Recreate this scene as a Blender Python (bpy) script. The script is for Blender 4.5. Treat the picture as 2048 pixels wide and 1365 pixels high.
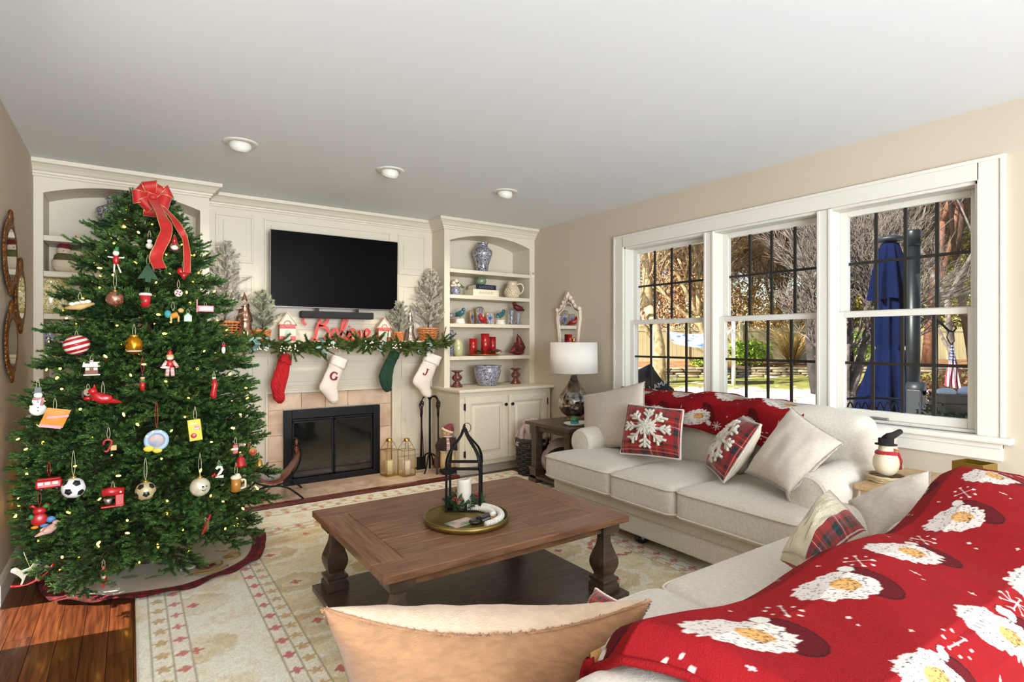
import bpy, bmesh, math, random
import numpy as np
from mathutils import Vector, Matrix, Euler, noise as mnoise
R = math.radians; PI = math.pi
rnd = random.Random(7)
for o in list(bpy.data.objects): bpy.data.objects.remove(o)
scn = bpy.context.scene
col = scn.collection
H = 1.26; F = 1107.0; YAW = R(34.6)
# ---------------------------------------------------------------- camera
cd = bpy.data.cameras.new('camera'); cam = bpy.data.objects.new('camera', cd); col.objects.link(cam)
cd.sensor_width = 36; cd.lens = 36*F/2048; cd.clip_start = .05; cd.clip_end = 400
cam.location = (0, 0, H); cam.rotation_euler = (R(90), 0, -YAW)
scn.camera = cam
# ---------------------------------------------------------------- world, sun, large lights, exposure
w = bpy.data.worlds.new('world'); scn.world = w; w.use_nodes = True
nt = w.node_tree; bg = nt.nodes['Background']
sky = nt.nodes.new('ShaderNodeTexSky'); sky.sky_type = 'NISHITA'; sky.sun_disc = False
sky.sun_elevation = R(33); sky.sun_rotation = R(-80); sky.air_density = 1.3; sky.dust_density = .1; sky.ozone_density = 1.5
nt.links.new(sky.outputs[0], bg.inputs[0]); bg.inputs[1].default_value = .11
ld = bpy.data.lights.new('sun', 'SUN'); ld.energy = 11; ld.angle = R(.6); ld.color = (1, .93, .82)
sun = bpy.data.objects.new('sun', ld); col.objects.link(sun)
sd = Vector((.985*math.cos(R(33)), -.175*math.cos(R(33)), -math.sin(R(33))))
sun.rotation_euler = sd.to_track_quat('-Z', 'Y').to_euler(); sun.location = (-8, 3, 6)
def area(name, loc, tgt, sx, sy, e, c=(1, .95, .88)):
    l = bpy.data.lights.new(name, 'AREA'); l.shape = 'RECTANGLE'; l.size = sx; l.size_y = sy; l.energy = e; l.color = c
    o = bpy.data.objects.new(name, l); col.objects.link(o); o.location = loc
    o.rotation_euler = (Vector(tgt)-Vector(loc)).to_track_quat('-Z', 'Y').to_euler(); return o
area('area_light_rear', (1.5, -5.9, 1.5), (1.6, 4, 1.2), 4.0, 1.9, 125, (.95, .96, 1))  # unseen fill added behind the camera to brighten the far wall
area('area_light_left', (-.48, 1.9, 1.5), (2.5, 2.4, .5), 1.6, 1.2, 8, (1, .95, .86))  # unseen fill added at the left wall for light from that side
area('area_light_up', (.6, -3.2, 1.1), (.6, -1.9, 2.44), 2.2, 4.2, 460, (.80, .91, 1))  # unseen up-light added to brighten the ceiling and its bounce
scn.view_settings.view_transform = 'Standard'; scn.view_settings.look = 'None'
scn.view_settings.gamma = 1; scn.view_settings.use_curve_mapping = False; scn.view_settings.exposure = 0.46
# ---------------------------------------------------------------- points from directions seen in the photograph
FW = Vector((math.sin(YAW), math.cos(YAW), 0)); RT = Vector((math.cos(YAW), -math.sin(YAW), 0)); UP = Vector((0, 0, 1))
def ray(px, py): return FW+RT*((px-1024)/F)+UP*((682-py)/F)
def _at(r, t): p = r*t; p.z += H; return p
def PX(px, py, x): r = ray(px, py); return _at(r, x/r.x)
def PY(px, py, y): r = ray(px, py); return _at(r, y/r.y)
def PZ(px, py, z): r = ray(px, py); return _at(r, (z-H)/r.z)
def PD(px, py, d): return _at(ray(px, py), d)
# ---------------------------------------------------------------- materials
def lin(c):
    if isinstance(c, str):
        c = c.lstrip('#'); c = [int(c[i:i+2], 16)/255 for i in (0, 2, 4)]
    return tuple((x/12.92 if x <= .04045 else ((x+.055)/1.055)**2.4) for x in c)
MC = {}
def M(name, c=(.8, .8, .8), rough=.6, metal=0, var=0, vs=6, bump=0, bs=60, stretch=None, emis=0, spec=.5, sheen=0, coat=0, c2=None, dist=0, attr=None, alpha=1, obrand=0, det=3, trans=0):
    if name in MC: return MC[name]
    m = bpy.data.materials.new(name); m.use_nodes = True; n = m.node_tree.nodes; L = m.node_tree.links
    b = n['Principled BSDF']; MC[name] = m
    cl = lin(c)
    b.inputs['Base Color'].default_value = (*cl, 1); b.inputs['Roughness'].default_value = rough
    b.inputs['Metallic'].default_value = metal; b.inputs['Specular IOR Level'].default_value = spec
    if sheen: b.inputs['Sheen Weight'].default_value = sheen; b.inputs['Sheen Roughness'].default_value = .4
    if coat: b.inputs['Coat Weight'].default_value = coat; b.inputs['Coat Roughness'].default_value = .11
    if trans: b.inputs['Transmission Weight'].default_value = trans
    if alpha < 1: b.inputs['Alpha'].default_value = alpha
    tc = n.new('ShaderNodeTexCoord'); mp = n.new('ShaderNodeMapping'); L.new(tc.outputs['Object'], mp.inputs[0])
    if stretch: mp.inputs['Scale'].default_value = stretch
    src = None
    if attr:
        a = n.new('ShaderNodeAttribute'); a.attribute_name = attr; src = a.outputs['Color']; L.new(src, b.inputs['Base Color'])
    if var or c2:
        nz = n.new('ShaderNodeTexNoise'); nz.inputs['Scale'].default_value = vs; nz.inputs['Detail'].default_value = det; nz.inputs['Distortion'].default_value = dist
        L.new(mp.outputs[0], nz.inputs['Vector'])
        rp = n.new('ShaderNodeValToRGB'); rp.color_ramp.elements[0].position = .35; rp.color_ramp.elements[1].position = .65
        L.new(nz.outputs[0], rp.inputs[0])
        lo = tuple(x*(1-var) for x in cl); hi = tuple(min(1, x*(1+var)) for x in cl)
        if c2: hi = lin(c2)
        if attr: lo = (1-var,)*3; hi = (1+var,)*3
        rp.color_ramp.elements[0].color = (*lo, 1); rp.color_ramp.elements[1].color = (*hi, 1)
        o = rp.outputs[0]
        if attr:
            mx = n.new('ShaderNodeMix'); mx.data_type = 'RGBA'; mx.blend_type = 'MULTIPLY'; mx.inputs[0].default_value = 1
            L.new(src, mx.inputs[6]); L.new(o, mx.inputs[7]); o = mx.outputs[2]
        src = o; L.new(o, b.inputs['Base Color'])
    if obrand:
        oi = n.new('ShaderNodeObjectInfo'); ma = n.new('ShaderNodeMapRange'); ma.inputs[3].default_value = 1-obrand; ma.inputs[4].default_value = 1+obrand
        L.new(oi.outputs['Random'], ma.inputs[0]); hs = n.new('ShaderNodeHueSaturation'); hs.inputs['Color'].default_value = (*cl, 1)
        if src: L.new(src, hs.inputs['Color'])
        L.new(ma.outputs[0], hs.inputs['Value']); L.new(hs.outputs[0], b.inputs['Base Color'])
    if bump:
        nb = n.new('ShaderNodeTexNoise'); nb.inputs['Scale'].default_value = bs; nb.inputs['Detail'].default_value = 2; L.new(mp.outputs[0], nb.inputs['Vector'])
        bp = n.new('ShaderNodeBump'); bp.inputs['Strength'].default_value = bump; bp.inputs['Distance'].default_value = .01
        L.new(nb.outputs[0], bp.inputs['Height']); L.new(bp.outputs[0], b.inputs['Normal'])
    if emis: b.inputs['Emission Color'].default_value = (*cl, 1); b.inputs['Emission Strength'].default_value = emis
    return m
def glassmat(name, refl=.06, tint=(1, 1, 1), rough=.0):
    if name in MC: return MC[name]
    m = bpy.data.materials.new(name); m.use_nodes = True; n = m.node_tree.nodes; L = m.node_tree.links; MC[name] = m
    out = n['Material Output']; n.remove(n['Principled BSDF'])
    t = n.new('ShaderNodeBsdfTransparent'); t.inputs[0].default_value = (*tint, 1)
    g = n.new('ShaderNodeBsdfGlossy'); g.inputs['Roughness'].default_value = rough
    lw = n.new('ShaderNodeLayerWeight'); lw.inputs[0].default_value = .3
    mr = n.new('ShaderNodeMapRange'); mr.inputs[3].default_value = refl; mr.inputs[4].default_value = refl*5
    L.new(lw.outputs['Facing'], mr.inputs[0])
    mx = n.new('ShaderNodeMixShader'); L.new(mr.outputs[0], mx.inputs[0]); L.new(t.outputs[0], mx.inputs[1]); L.new(g.outputs[0], mx.inputs[2])
    L.new(mx.outputs[0], out.inputs[0]); return m
def pattern(name, base, ink, scale=30, thr=.5, rough=.2, coat=.6, kind='noise', dist=2.5, ink2=None):
    """glazed ceramic with a painted scroll pattern"""
    if name in MC: return MC[name]
    m = M(name, base, rough=rough, coat=coat); n = m.node_tree.nodes; L = m.node_tree.links; b = n['Principled BSDF']
    tc = n.new('ShaderNodeTexCoord'); nz = n.new('ShaderNodeTexNoise'); nz.inputs['Scale'].default_value = scale; nz.inputs['Detail'].default_value = 1.5; nz.inputs['Distortion'].default_value = dist
    L.new(tc.outputs['Object'], nz.inputs['Vector']); rp = n.new('ShaderNodeValToRGB'); rp.color_ramp.interpolation = 'CONSTANT'
    e = rp.color_ramp.elements; e[0].position = 0; e[0].color = (*lin(ink), 1); e[1].position = thr-.05; e[1].color = (*lin(base), 1)
    a = e.new(thr+.015); a.color = (*lin(ink2 or ink), 1); a = e.new(thr+.12); a.color = (*lin(base), 1)
    L.new(nz.outputs[0], rp.inputs[0]); L.new(rp.outputs[0], b.inputs['Base Color']); return m
# ---------------------------------------------------------------- object helpers
def tag(o, label=None, cat=None, group=None, kind=None):
    if label: o['label'] = label
    if cat: o['category'] = cat
    if group: o['group'] = group
    if kind: o['kind'] = kind
    return o
def thing(name, label, cat, loc=(0, 0, 0), rz=0, group=None):
    o = bpy.data.objects.new(name, None); o.empty_display_size = .05; col.objects.link(o); o.location = loc; o.rotation_euler = (0, 0, rz)
    return tag(o, label, cat, group)
def dup(o, parent=None, **kw):
    c = o.copy(); col.objects.link(c)
    c.parent = parent if parent is not None else o.parent
    for ch in o.children: dup(ch, c)
    return c
class MB:
    """collects shapes; build() links them as ONE mesh object"""
    def __init__(s, o=(0, 0, 0)): s.v = []; s.f = []; s.sm = []; s.o = Vector(o); s.X = Matrix()
    def add(s, vs, fs, smooth=False):
        b = len(s.v); X = s.X
        s.v += [X @ Vector(p) for p in vs]; s.f += [tuple(i+b for i in f) for f in fs]; s.sm += [smooth]*len(fs); return s
    def box(s, a, b):
        x0, y0, z0 = a; x1, y1, z1 = b
        x0, x1 = min(x0, x1), max(x0, x1); y0, y1 = min(y0, y1), max(y0, y1); z0, z1 = min(z0, z1), max(z0, z1)
        return s.add([(x0, y0, z0), (x1, y0, z0), (x1, y1, z0), (x0, y1, z0), (x0, y0, z1), (x1, y0, z1), (x1, y1, z1), (x0, y1, z1)],
                     [(0, 3, 2, 1), (4, 5, 6, 7), (0, 1, 5, 4), (1, 2, 6, 5), (2, 3, 7, 6), (3, 0, 4, 7)])
    def lathe(s, prof, c=(0, 0, 0), n=24, rib=0, ribn=12, smooth=True, sx=1, sy=1):
        vs = []; fs = []; k = len(prof)
        for j in range(n):
            a = 2*PI*j/n; q = 1+rib*math.cos(a*ribn)
            for r, z in prof: vs.append((c[0]+r*q*math.cos(a)*sx, c[1]+r*q*math.sin(a)*sy, c[2]+z))
        for j in range(n):
            j2 = (j+1) % n
            for i in range(k-1): fs.append((j*k+i, j2*k+i, j2*k+i+1, j*k+i+1))
        if prof[0][0] > 1e-5: fs.append(tuple(j*k for j in range(n))[::-1])
        if prof[-1][0] > 1e-5: fs.append(tuple(j*k+k-1 for j in range(n)))
        return s.add(vs, fs, smooth)
    def cyl(s, p, q, r, r2=None, n=12, smooth=True): return s.tube([p, q], [r, r if r2 is None else r2], n, smooth=smooth)
    def tube(s, pts, r, n=8, closed=False, smooth=True, flat=None):
        pts = [Vector(p) for p in pts]; m = len(pts)
        if not hasattr(r, '__len__'): r = [r]*m
        vs = []; fs = []; pu = None
        for i in range(m):
            if closed: t = pts[(i+1) % m]-pts[i-1]
            else: t = pts[min(i+1, m-1)]-pts[max(i-1, 0)]
            t = t.normalized() if t.length > 1e-9 else Vector((0, 0, 1))
            if pu is None:
                u = t.orthogonal().normalized() if flat is None else Vector(flat)
                u = (u-t*u.dot(t)).normalized()
            else: u = (pu-t*pu.dot(t)); u = u.normalized() if u.length > 1e-6 else t.orthogonal().normalized()
            pu = u; w_ = t.cross(u)
            for j in range(n):
                a = 2*PI*(j+.5)/n
                k = .35 if flat is not None else 1
                vs.append(pts[i]+u*(math.cos(a)*r[i]*k)+w_*(math.sin(a)*r[i]))
        for i in range(m if closed else m-1):
            i2 = (i+1) % m
            for j in range(n): fs.append((i*n+j, i*n+(j+1) % n, i2*n+(j+1) % n, i2*n+j))
        if not closed: fs.append(tuple(range(n))[::-1]); fs.append(tuple((m-1)*n+j for j in range(n)))
        return s.add(vs, fs, smooth)
    def ell(s, c, r, n=16, m=10, smooth=True):
        if not hasattr(r, '__len__'): r = (r, r, r)
        pr = [(max(1e-6, math.sin(PI*i/m)), -math.cos(PI*i/m)) for i in range(m+1)]
        vs = []; fs = []
        for j in range(n):
            a = 2*PI*j/n
            for q, z in pr: vs.append((c[0]+r[0]*q*math.cos(a), c[1]+r[1]*q*math.sin(a), c[2]+r[2]*z))
        for j in range(n):
            for i in range(m): fs.append((j*(m+1)+i, ((j+1) % n)*(m+1)+i, ((j+1) % n)*(m+1)+i+1, j*(m+1)+i+1))
        return s.add(vs, fs, smooth)
    def prism(s, poly, d0, d1, axis='y', smooth=False):
        """2-D polygon extruded along an axis; poly is (x,z) for y, (y,z) for x, (x,y) for z"""
        k = len(poly)
        g = {'y': lambda p, d: (p[0], d, p[1]), 'x': lambda p, d: (d, p[0], p[1]), 'z': lambda p, d: (p[0], p[1], d)}[axis]
        vs = [g(p, d0) for p in poly]+[g(p, d1) for p in poly]
        fs = [(i, (i+1) % k, k+(i+1) % k, k+i) for i in range(k)]+[tuple(range(k))[::-1], tuple(range(k, 2*k))]
        return s.add(vs, fs, smooth)
    def grid(s, fn, nu, nv, smooth=True, cu=False, cv=False):
        vs = [fn(i/(nu if cu else nu-1), j/(nv if cv else nv-1)) for i in range(nu) for j in range(nv)]; fs = []
        for i in range(nu if cu else nu-1):
            for j in range(nv if cv else nv-1):
                i2 = (i+1) % nu; j2 = (j+1) % nv; fs.append((i*nv+j, i2*nv+j, i2*nv+j2, i*nv+j2))
        return s.add(vs, fs, smooth)
    def rbox(s, a, b, r=.05, crown=0, n=10, nz=.0, ns=3):
        """soft cushion: rounded box with a crowned top"""
        a = Vector(a); b = Vector(b); c = (a+b)/2; h = (b-a)/2; r = min(r, *[x*.98 for x in h])
        off = rnd.random()*50
        for ax in range(3):
            for sg in (-1, 1):
                u, v = (ax+1) % 3, (ax+2) % 3; vs = []; fs = []
                for i in range(n+1):
                    for j in range(n+1):
                        p = [0, 0, 0]; p[ax] = sg
                        p[u] = math.sin((2*i/n-1)*PI/2)**1; p[v] = math.sin((2*j/n-1)*PI/2)
                        q = Vector((p[0]*h.x, p[1]*h.y, p[2]*h.z))
                        core = Vector([max(-(h[k]-r), min(h[k]-r, q[k])) for k in range(3)])
                        d = q-core
                        q = core+d.normalized()*r if d.length > 1e-9 else q
                        e = (1-(q.x/h.x)**2)*(1-(q.y/h.y)**2)
                        q.z += crown*e*(q.z/h.z)
                        if nz: q += Vector((0, 0, nz*e**.5*mnoise.noise((q+Vector((off, 0, 0)))*ns)))
                        vs.append(c+q)
                for i in range(n):
                    for j in range(n):
                        f = (i*(n+1)+j, (i+1)*(n+1)+j, (i+1)*(n+1)+j+1, i*(n+1)+j+1)
                        fs.append(f if sg > 0 else f[::-1])
                s.add(vs, fs, True)
        return s
    def build(s, name, mat, parent=None, bevel=0, label=None, cat=None, group=None, kind=None, weld=False, subsurf=0, seg=2):
        me = bpy.data.meshes.new(name)
        me.from_pydata([tuple(p-s.o) for p in s.v], [], s.f); me.polygons.foreach_set('use_smooth', s.sm)
        if weld:
            bm = bmesh.new(); bm.from_mesh(me); bmesh.ops.remove_doubles(bm, verts=bm.verts, dist=1e-4); bm.to_mesh(me); bm.free()
        me.materials.append(mat); me.update()
        o = bpy.data.objects.new(name, me); col.objects.link(o)
        if parent is not None: o.parent = parent
        else: o.location = s.o
        if bevel: md = o.modifiers.new('Bevel', 'BEVEL'); md.width = bevel; md.segments = seg; md.limit_method = 'ANGLE'; md.angle_limit = R(40)
        if subsurf: md = o.modifiers.new('Sub', 'SUBSURF'); md.levels = subsurf; md.render_levels = subsurf
        return tag(o, label, cat, group, kind)
def part(name, mat, parent, fn, **k):
    m = MB(parent.location if parent is not None and parent.get('wc') else (0, 0, 0)); fn(m); return m.build(name, mat, parent, **k)
def sweep(mb, path, prof, closed=False):
    """moulding: prof (out, z) swept along a 2-D path with mitred corners; out is to the right of travel"""
    m = len(path); N = []
    for i in range(m):
        p = Vector(path[i]).to_2d()
        ds = []
        if i > 0: ds.append((p-Vector(path[i-1]).to_2d()).normalized())
        if i < m-1: ds.append((Vector(path[i+1]).to_2d()-p).normalized())
        ns = [Vector((d.y, -d.x)) for d in ds]
        if len(ns) == 2: n_ = (ns[0]+ns[1]); n_ = n_/(1+ns[0].dot(ns[1]))
        else: n_ = ns[0]
        N.append(n_)
    k = len(prof); vs = []
    for i in range(m):
        for o_, z in prof: vs.append((path[i][0]+N[i].x*o_, path[i][1]+N[i].y*o_, z))
    fs = [(i*k+j, (i+1)*k+j, (i+1)*k+(j+1) % k, i*k+(j+1) % k) for i in range(m-1) for j in range(k)]
    fs += [tuple(range(k)), tuple((m-1)*k+j for j in range(k))[::-1]]
    mb.add(vs, fs)
def fromnp(name, V, Fq, mat, parent=None, cols=None, smooth=True, o=(0, 0, 0), **k):
    """big mesh straight from numpy arrays, quads"""
    me = bpy.data.meshes.new(name); V = np.asarray(V, np.float32)-np.array(o, np.float32); Fq = np.asarray(Fq, np.int32)
    me.vertices.add(len(V)); me.vertices.foreach_set('co', V.ravel()); q = Fq.shape[1]
    me.loops.add(Fq.size); me.loops.foreach_set('vertex_index', Fq.ravel()); me.polygons.add(len(Fq))
    me.polygons.foreach_set('loop_start', np.arange(0, Fq.size, q, dtype=np.int32)); me.polygons.foreach_set('use_smooth', np.full(len(Fq), smooth))
    me.update(calc_edges=True)
    if cols is not None:
        a = me.color_attributes.new('Col', 'FLOAT_COLOR', 'POINT'); c = np.ones((len(V), 4), np.float32); c[:, :3] = cols; a.data.foreach_set('color', c.ravel())
    me.materials.append(mat); ob = bpy.data.objects.new(name, me); col.objects.link(ob)
    if parent is not None: ob.parent = parent
    else: ob.location = o
    return tag(ob, **k)
def gridfaces(nu, nv, cu=False):
    i, j = np.meshgrid(np.arange(nu if cu else nu-1), np.arange(nv-1), indexing='ij'); i2 = (i+1) % nu
    return np.stack([i*nv+j, i2*nv+j, i2*nv+j+1, i*nv+j+1], -1).reshape(-1, 4)
# ================================================================ the room
XL, XR, YB, ZC = -.52, 3.55, 4.98, 2.44
YF, YLOW = 4.72, 4.42            # upper and lower cabinet faces
cream = M('cream_paint', '#d6cbb6', rough=.45, var=.02, vs=2)
white = M('white_trim_paint', '#dcd7cc', rough=.4)
greige = M('greige_wall_paint', '#c2b4a0', rough=.85, var=.02, vs=1.5, bump=.05, bs=220)
ceilm = M('ceiling_paint', '#e4e6e8', rough=.9, bump=.03, bs=200)
darkwood = M('dark_floor_wood', '#4a2415', rough=.28, c2='#7a4426', vs=5, stretch=(14, .9, 1), obrand=.28, det=5, bump=.12, bs=9, coat=.25)
slab = M('subfloor', '#2a170e', rough=.8)
def S(name, fn, m, bevel=0, parent=None, kind='structure', label=None):
    b = MB(); fn(b); return b.build(name, m, parent, bevel=bevel, kind=kind if parent is None else None, label=label)
floor = S('floor', lambda b: b.box((-.9, -6.3, -.06), (XR+.1, 5.3, -.02)), slab)
X = XL; rr = random.Random(3)
for i in range(46):
    x0 = XL+.0885*i; y = -2.3+rr.random()*-.9
    while y < 5.0:
        L_ = rr.uniform(1.0, 2.1); y0, y1 = max(-2.3, y), min(5.0, y+L_); y += L_
        if y1-y0 < .05: continue
        b = MB(((x0+.044), (y0+y1)/2, -.01)); b.box((x0+.001, y0+.001, -.02), (x0+.0875, y1-.001, 0)); b.build('floor_plank', darkwood, floor).location = ((x0+.044), (y0+y1)/2, -.01)
S('ceiling', lambda b: b.box((-.9, -6.3, ZC), (XR+.4, 5.4, ZC+.12)), ceilm)
S('wall_back', lambda b: b.box((XL-.2, 5.06, 0), (XR+.2, 5.3, ZC)), cream)
S('wall_rear', lambda b: b.box((XL-.4, -6.3, 0), (XR+.2, -6.2, ZC)), greige)
def wl(b):
    b.box((XL-.18, 3.53, 0), (XL, 5.3, ZC)); b.box((XL-.18, -6.3, 0), (XL, 3.05, ZC)); b.box((XL-.18, 3.05, .46), (XL, 3.53, ZC))  # low gap out of view, added to shape the sun patch on the floor
S('wall_left', wl, greige)
WY0, WY1, WZ0, WZ1 = .965, 3.425, .785, 2.085
def wr(b):
    b.box((XR, -6.3, 0), (XR+.16, WY0, ZC)); b.box((XR, WY1, 0), (XR+.16, 5.3, ZC)); b.box((XR, WY0, 0), (XR+.16, WY1, WZ0)); b.box((XR, WY0, WZ1), (XR+.16, WY1, ZC))
S('wall_right', wr, greige)
bp = [(0, 0), (.016, 0), (.016, .095), (.01, .115), (0, .12)]
def bbl(b): sweep(b, [(XL, 3.53), (XL, 4.45)], bp)
S('baseboard_left', bbl, white)
def bbr(b): sweep(b, [(XR, 4.42), (XR, -6.2)], bp)
S('baseboard_right', bbr, white)
# crown moulding over cabinets and overmantel
cp = [(0, 2.335), (.012, 2.335), (.012, 2.35), (.02, 2.352), (.022, 2.365), (.032, 2.372), (.045, 2.39), (.062, 2.405), (.078, 2.412), (.08, 2.438), (0, 2.438)]
S('trim_1', lambda b: sweep(b, [(XL, YF), (.49, YF), (.49, YB), (2.47, YB), (2.47, YF), (XR, YF)], cp), cream)
# panelled overmantel: the flat wall, then recessed and raised panels
pan = S('wall_back_panelling', lambda b: b.box((.49, YB, 0), (2.47, 5.06, ZC)), cream)
def panel(x0, x1, z0, z1, deep=.012, w=.02, inner=.055, y=YB):
    """applied moulding frame with a raised field"""
    b = MB()
    for (ax, az, bx_, bz) in ((x0, z0, x1, z0+w), (x0, z1-w, x1, z1), (x0, z0+w, x0+w, z1-w), (x1-w, z0+w, x1, z1-w)):
        b.box((ax, y-.009, az), (bx_, y, bz))
    b.box((x0+inner, y-.006, z0+inner), (x1-inner, y, z1-inner))
    return b.build('wall_panel', cream, pan, bevel=.003)
panel(.56, .84, 1.90, 2.29); panel(.56, .84, 1.30, 1.80); panel(.92, 2.04, 1.36, 2.29)
panel(2.11, 2.40, 1.90, 2.29); panel(2.11, 2.40, 1.30, 1.80)
# ---------------------------------------------------------------- mantelpiece
mt = thing('mantelpiece', 'cream painted mantelpiece with shelf and panelled legs around the fireplace', 'mantelpiece', (1.48, 4.9, 0)); mt['wc'] = 1
def mp(name, fn, bevel=.003, m=cream, label=None): return part(name, m, mt, fn, bevel=bevel, label=label)
mp('leg', lambda b: b.box((.53, 4.955, .03), (.945, YB, 1.16))); mp('leg', lambda b: b.box((2.035, 4.955, .03), (2.43, YB, 1.16)))
mp('frieze', lambda b: b.box((.945, 4.955, .815), (2.035, YB, 1.16)))
def fp(x0, x1, z0, z1):
    def f(b):
        w = .016
        for q in ((x0, z0, x1, z0+w), (x0, z1-w, x1, z1), (x0, z0+w, x0+w, z1-w), (x1-w, z0+w, x1, z1-w)): b.box((q[0], 4.945, q[1]), (q[2], 4.955, q[3]))
        if x1-x0 > .2: b.box((x0+.05, 4.949, z0+.05), (x1-.05, 4.955, z1-.05))
    mp('raised_panel', f, bevel=.004)
fp(.99, 1.99, .86, 1.08); fp(.58, .84, .90, 1.10); fp(.58, .84, .16, .84); fp(2.13, 2.40, .90, 1.10); fp(2.13, 2.40, .16, .84)
def ib(b):
    w = .022
    b.box((.945-w, 4.94, .03), (.945, 4.957, .815+w)); b.box((2.035, 4.94, .03), (2.035+w, 4.957, .815+w)); b.box((.945, 4.94, .815), (2.035, 4.957, .815+w))
mp('inner_moulding', ib)
mp('crown_moulding', lambda b: sweep(b, [(.495, 4.955), (2.465, 4.955)], [(0, 1.13), (.015, 1.13), (.02, 1.16), (.05, 1.185), (.085, 1.2), (.09, 1.225), (0, 1.225)]))
mp('shelf', lambda b: b.box((.495, 4.765, 1.225), (2.465, YB, 1.262)), bevel=.008)
# ---------------------------------------------------------------- fireplace
marble = M('peach_marble_tile', '#c9a68c', rough=.18, c2='#dfc5ac', vs=4, dist=1.5, obrand=.10, det=6, coat=.3)
blackm = M('black_metal', '#0d0c10', rough=.42, metal=.4)
fr = thing('fireplace', 'black framed fireplace with glass doors set in peach marble tiles', 'fireplace', (1.49, 4.95, 0)); fr['wc'] = 1
def tile(x0, x1, z0, z1):
    b = MB(fr.location); b.box((x0+.0015, 4.962, z0+.0015), (x1-.0015, YB, z1-.0015)); b.build('marble_tile', marble, fr, bevel=.001, seg=1)
tx = [.948, 1.08, 1.21, 1.42, 1.62, 1.83, 1.9, 2.032]
tile(.948, 1.215, .675, .812); tile(1.215, 1.42, .675, .812); tile(1.42, 1.62, .675, .812); tile(1.62, 2.032, .675, .812)
for x0, x1 in ((.948, 1.08), (1.895, 2.032)):
    tile(x0, x1, .03, .24); tile(x0, x1, .24, .46); tile(x0, x1, .46, .675)
part('surround_frame', blackm, fr, lambda b: [b.box((1.065, 4.925, .03), (1.13, 4.962, .67)), b.box((1.845, 4.925, .03), (1.91, 4.962, .67)), b.box((1.13, 4.925, .595), (1.845, 4.962, .67)), b.box((1.13, 4.925, .03), (1.845, 4.962, .085))], bevel=.003)
part('firebox', M('firebox_soot', '#0a0908', rough=.95), fr, lambda b: b.box((1.13, 4.957, .085), (1.845, 4.975, .595)))
fg = M('smoked_glass', '#101112', rough=.06, spec=.8, coat=.5)
fmt = M('dark_grey_metal', '#2b2b30', rough=.35, metal=.7)
for x0, x1 in ((1.135, 1.484), (1.491, 1.84)):
    b = MB(fr.location); w_ = .014
    b.box((x0, 4.935, .09), (x1, 4.95, .09+w_)); b.box((x0, 4.935, .57-w_), (x1, 4.95, .57)); b.box((x0, 4.935, .09), (x0+w_, 4.95, .57)); b.box((x1-w_, 4.935, .09), (x1, 4.95, .57))
    d_ = b.build('door', fmt, fr, bevel=.002)
    b = MB(fr.location); b.box((x0+w_, 4.941, .09+w_), (x1-w_, 4.946, .57-w_)); b.build('glass', fg, d_)
    b = MB(fr.location); b.box((x0, 4.93, .575), (x1, 4.945, .59)); b.build('vent_bar', blackm, fr, bevel=.002)
# hearth of marble tiles with a dark wood edge
he = thing('hearth', 'low hearth of peach marble floor tiles edged in dark cherry wood', 'hearth', (1.5, 4.7, 0)); he['wc'] = 1
cherry = M('cherry_wood_edge', '#4f1f18', rough=.25, c2='#6b2c20', vs=8, stretch=(1, 12, 12), coat=.4)
part('mortar_bed', M('mortar', '#8d7767', rough=.9), he, lambda b: b.box((.52, 4.46, 0), (2.46, 4.96, .026)))
ys = [4.462, 4.72, 4.955]
for r_ in range(2):
    x = .52-(.13 if r_ else 0)
    while x < 2.46:
        x0 = max(.52, x); x1 = min(2.46, x+.40); x += .40
        if x1-x0 > .02:
            b = MB(he.location); b.box((x0+.0015, ys[r_]+.0015, .02), (x1-.0015, ys[r_+1]-.0015, .032)); b.build('marble_tile', marble, he, bevel=.001, seg=1)
part('wood_edge', cherry, he, lambda b: sweep(b, [(.5, 4.462), (2.47, 4.462)], [(0, 0), (.045, 0), (.05, .012), (.046, .03), (.035, .036), (0, .036)]))
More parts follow.
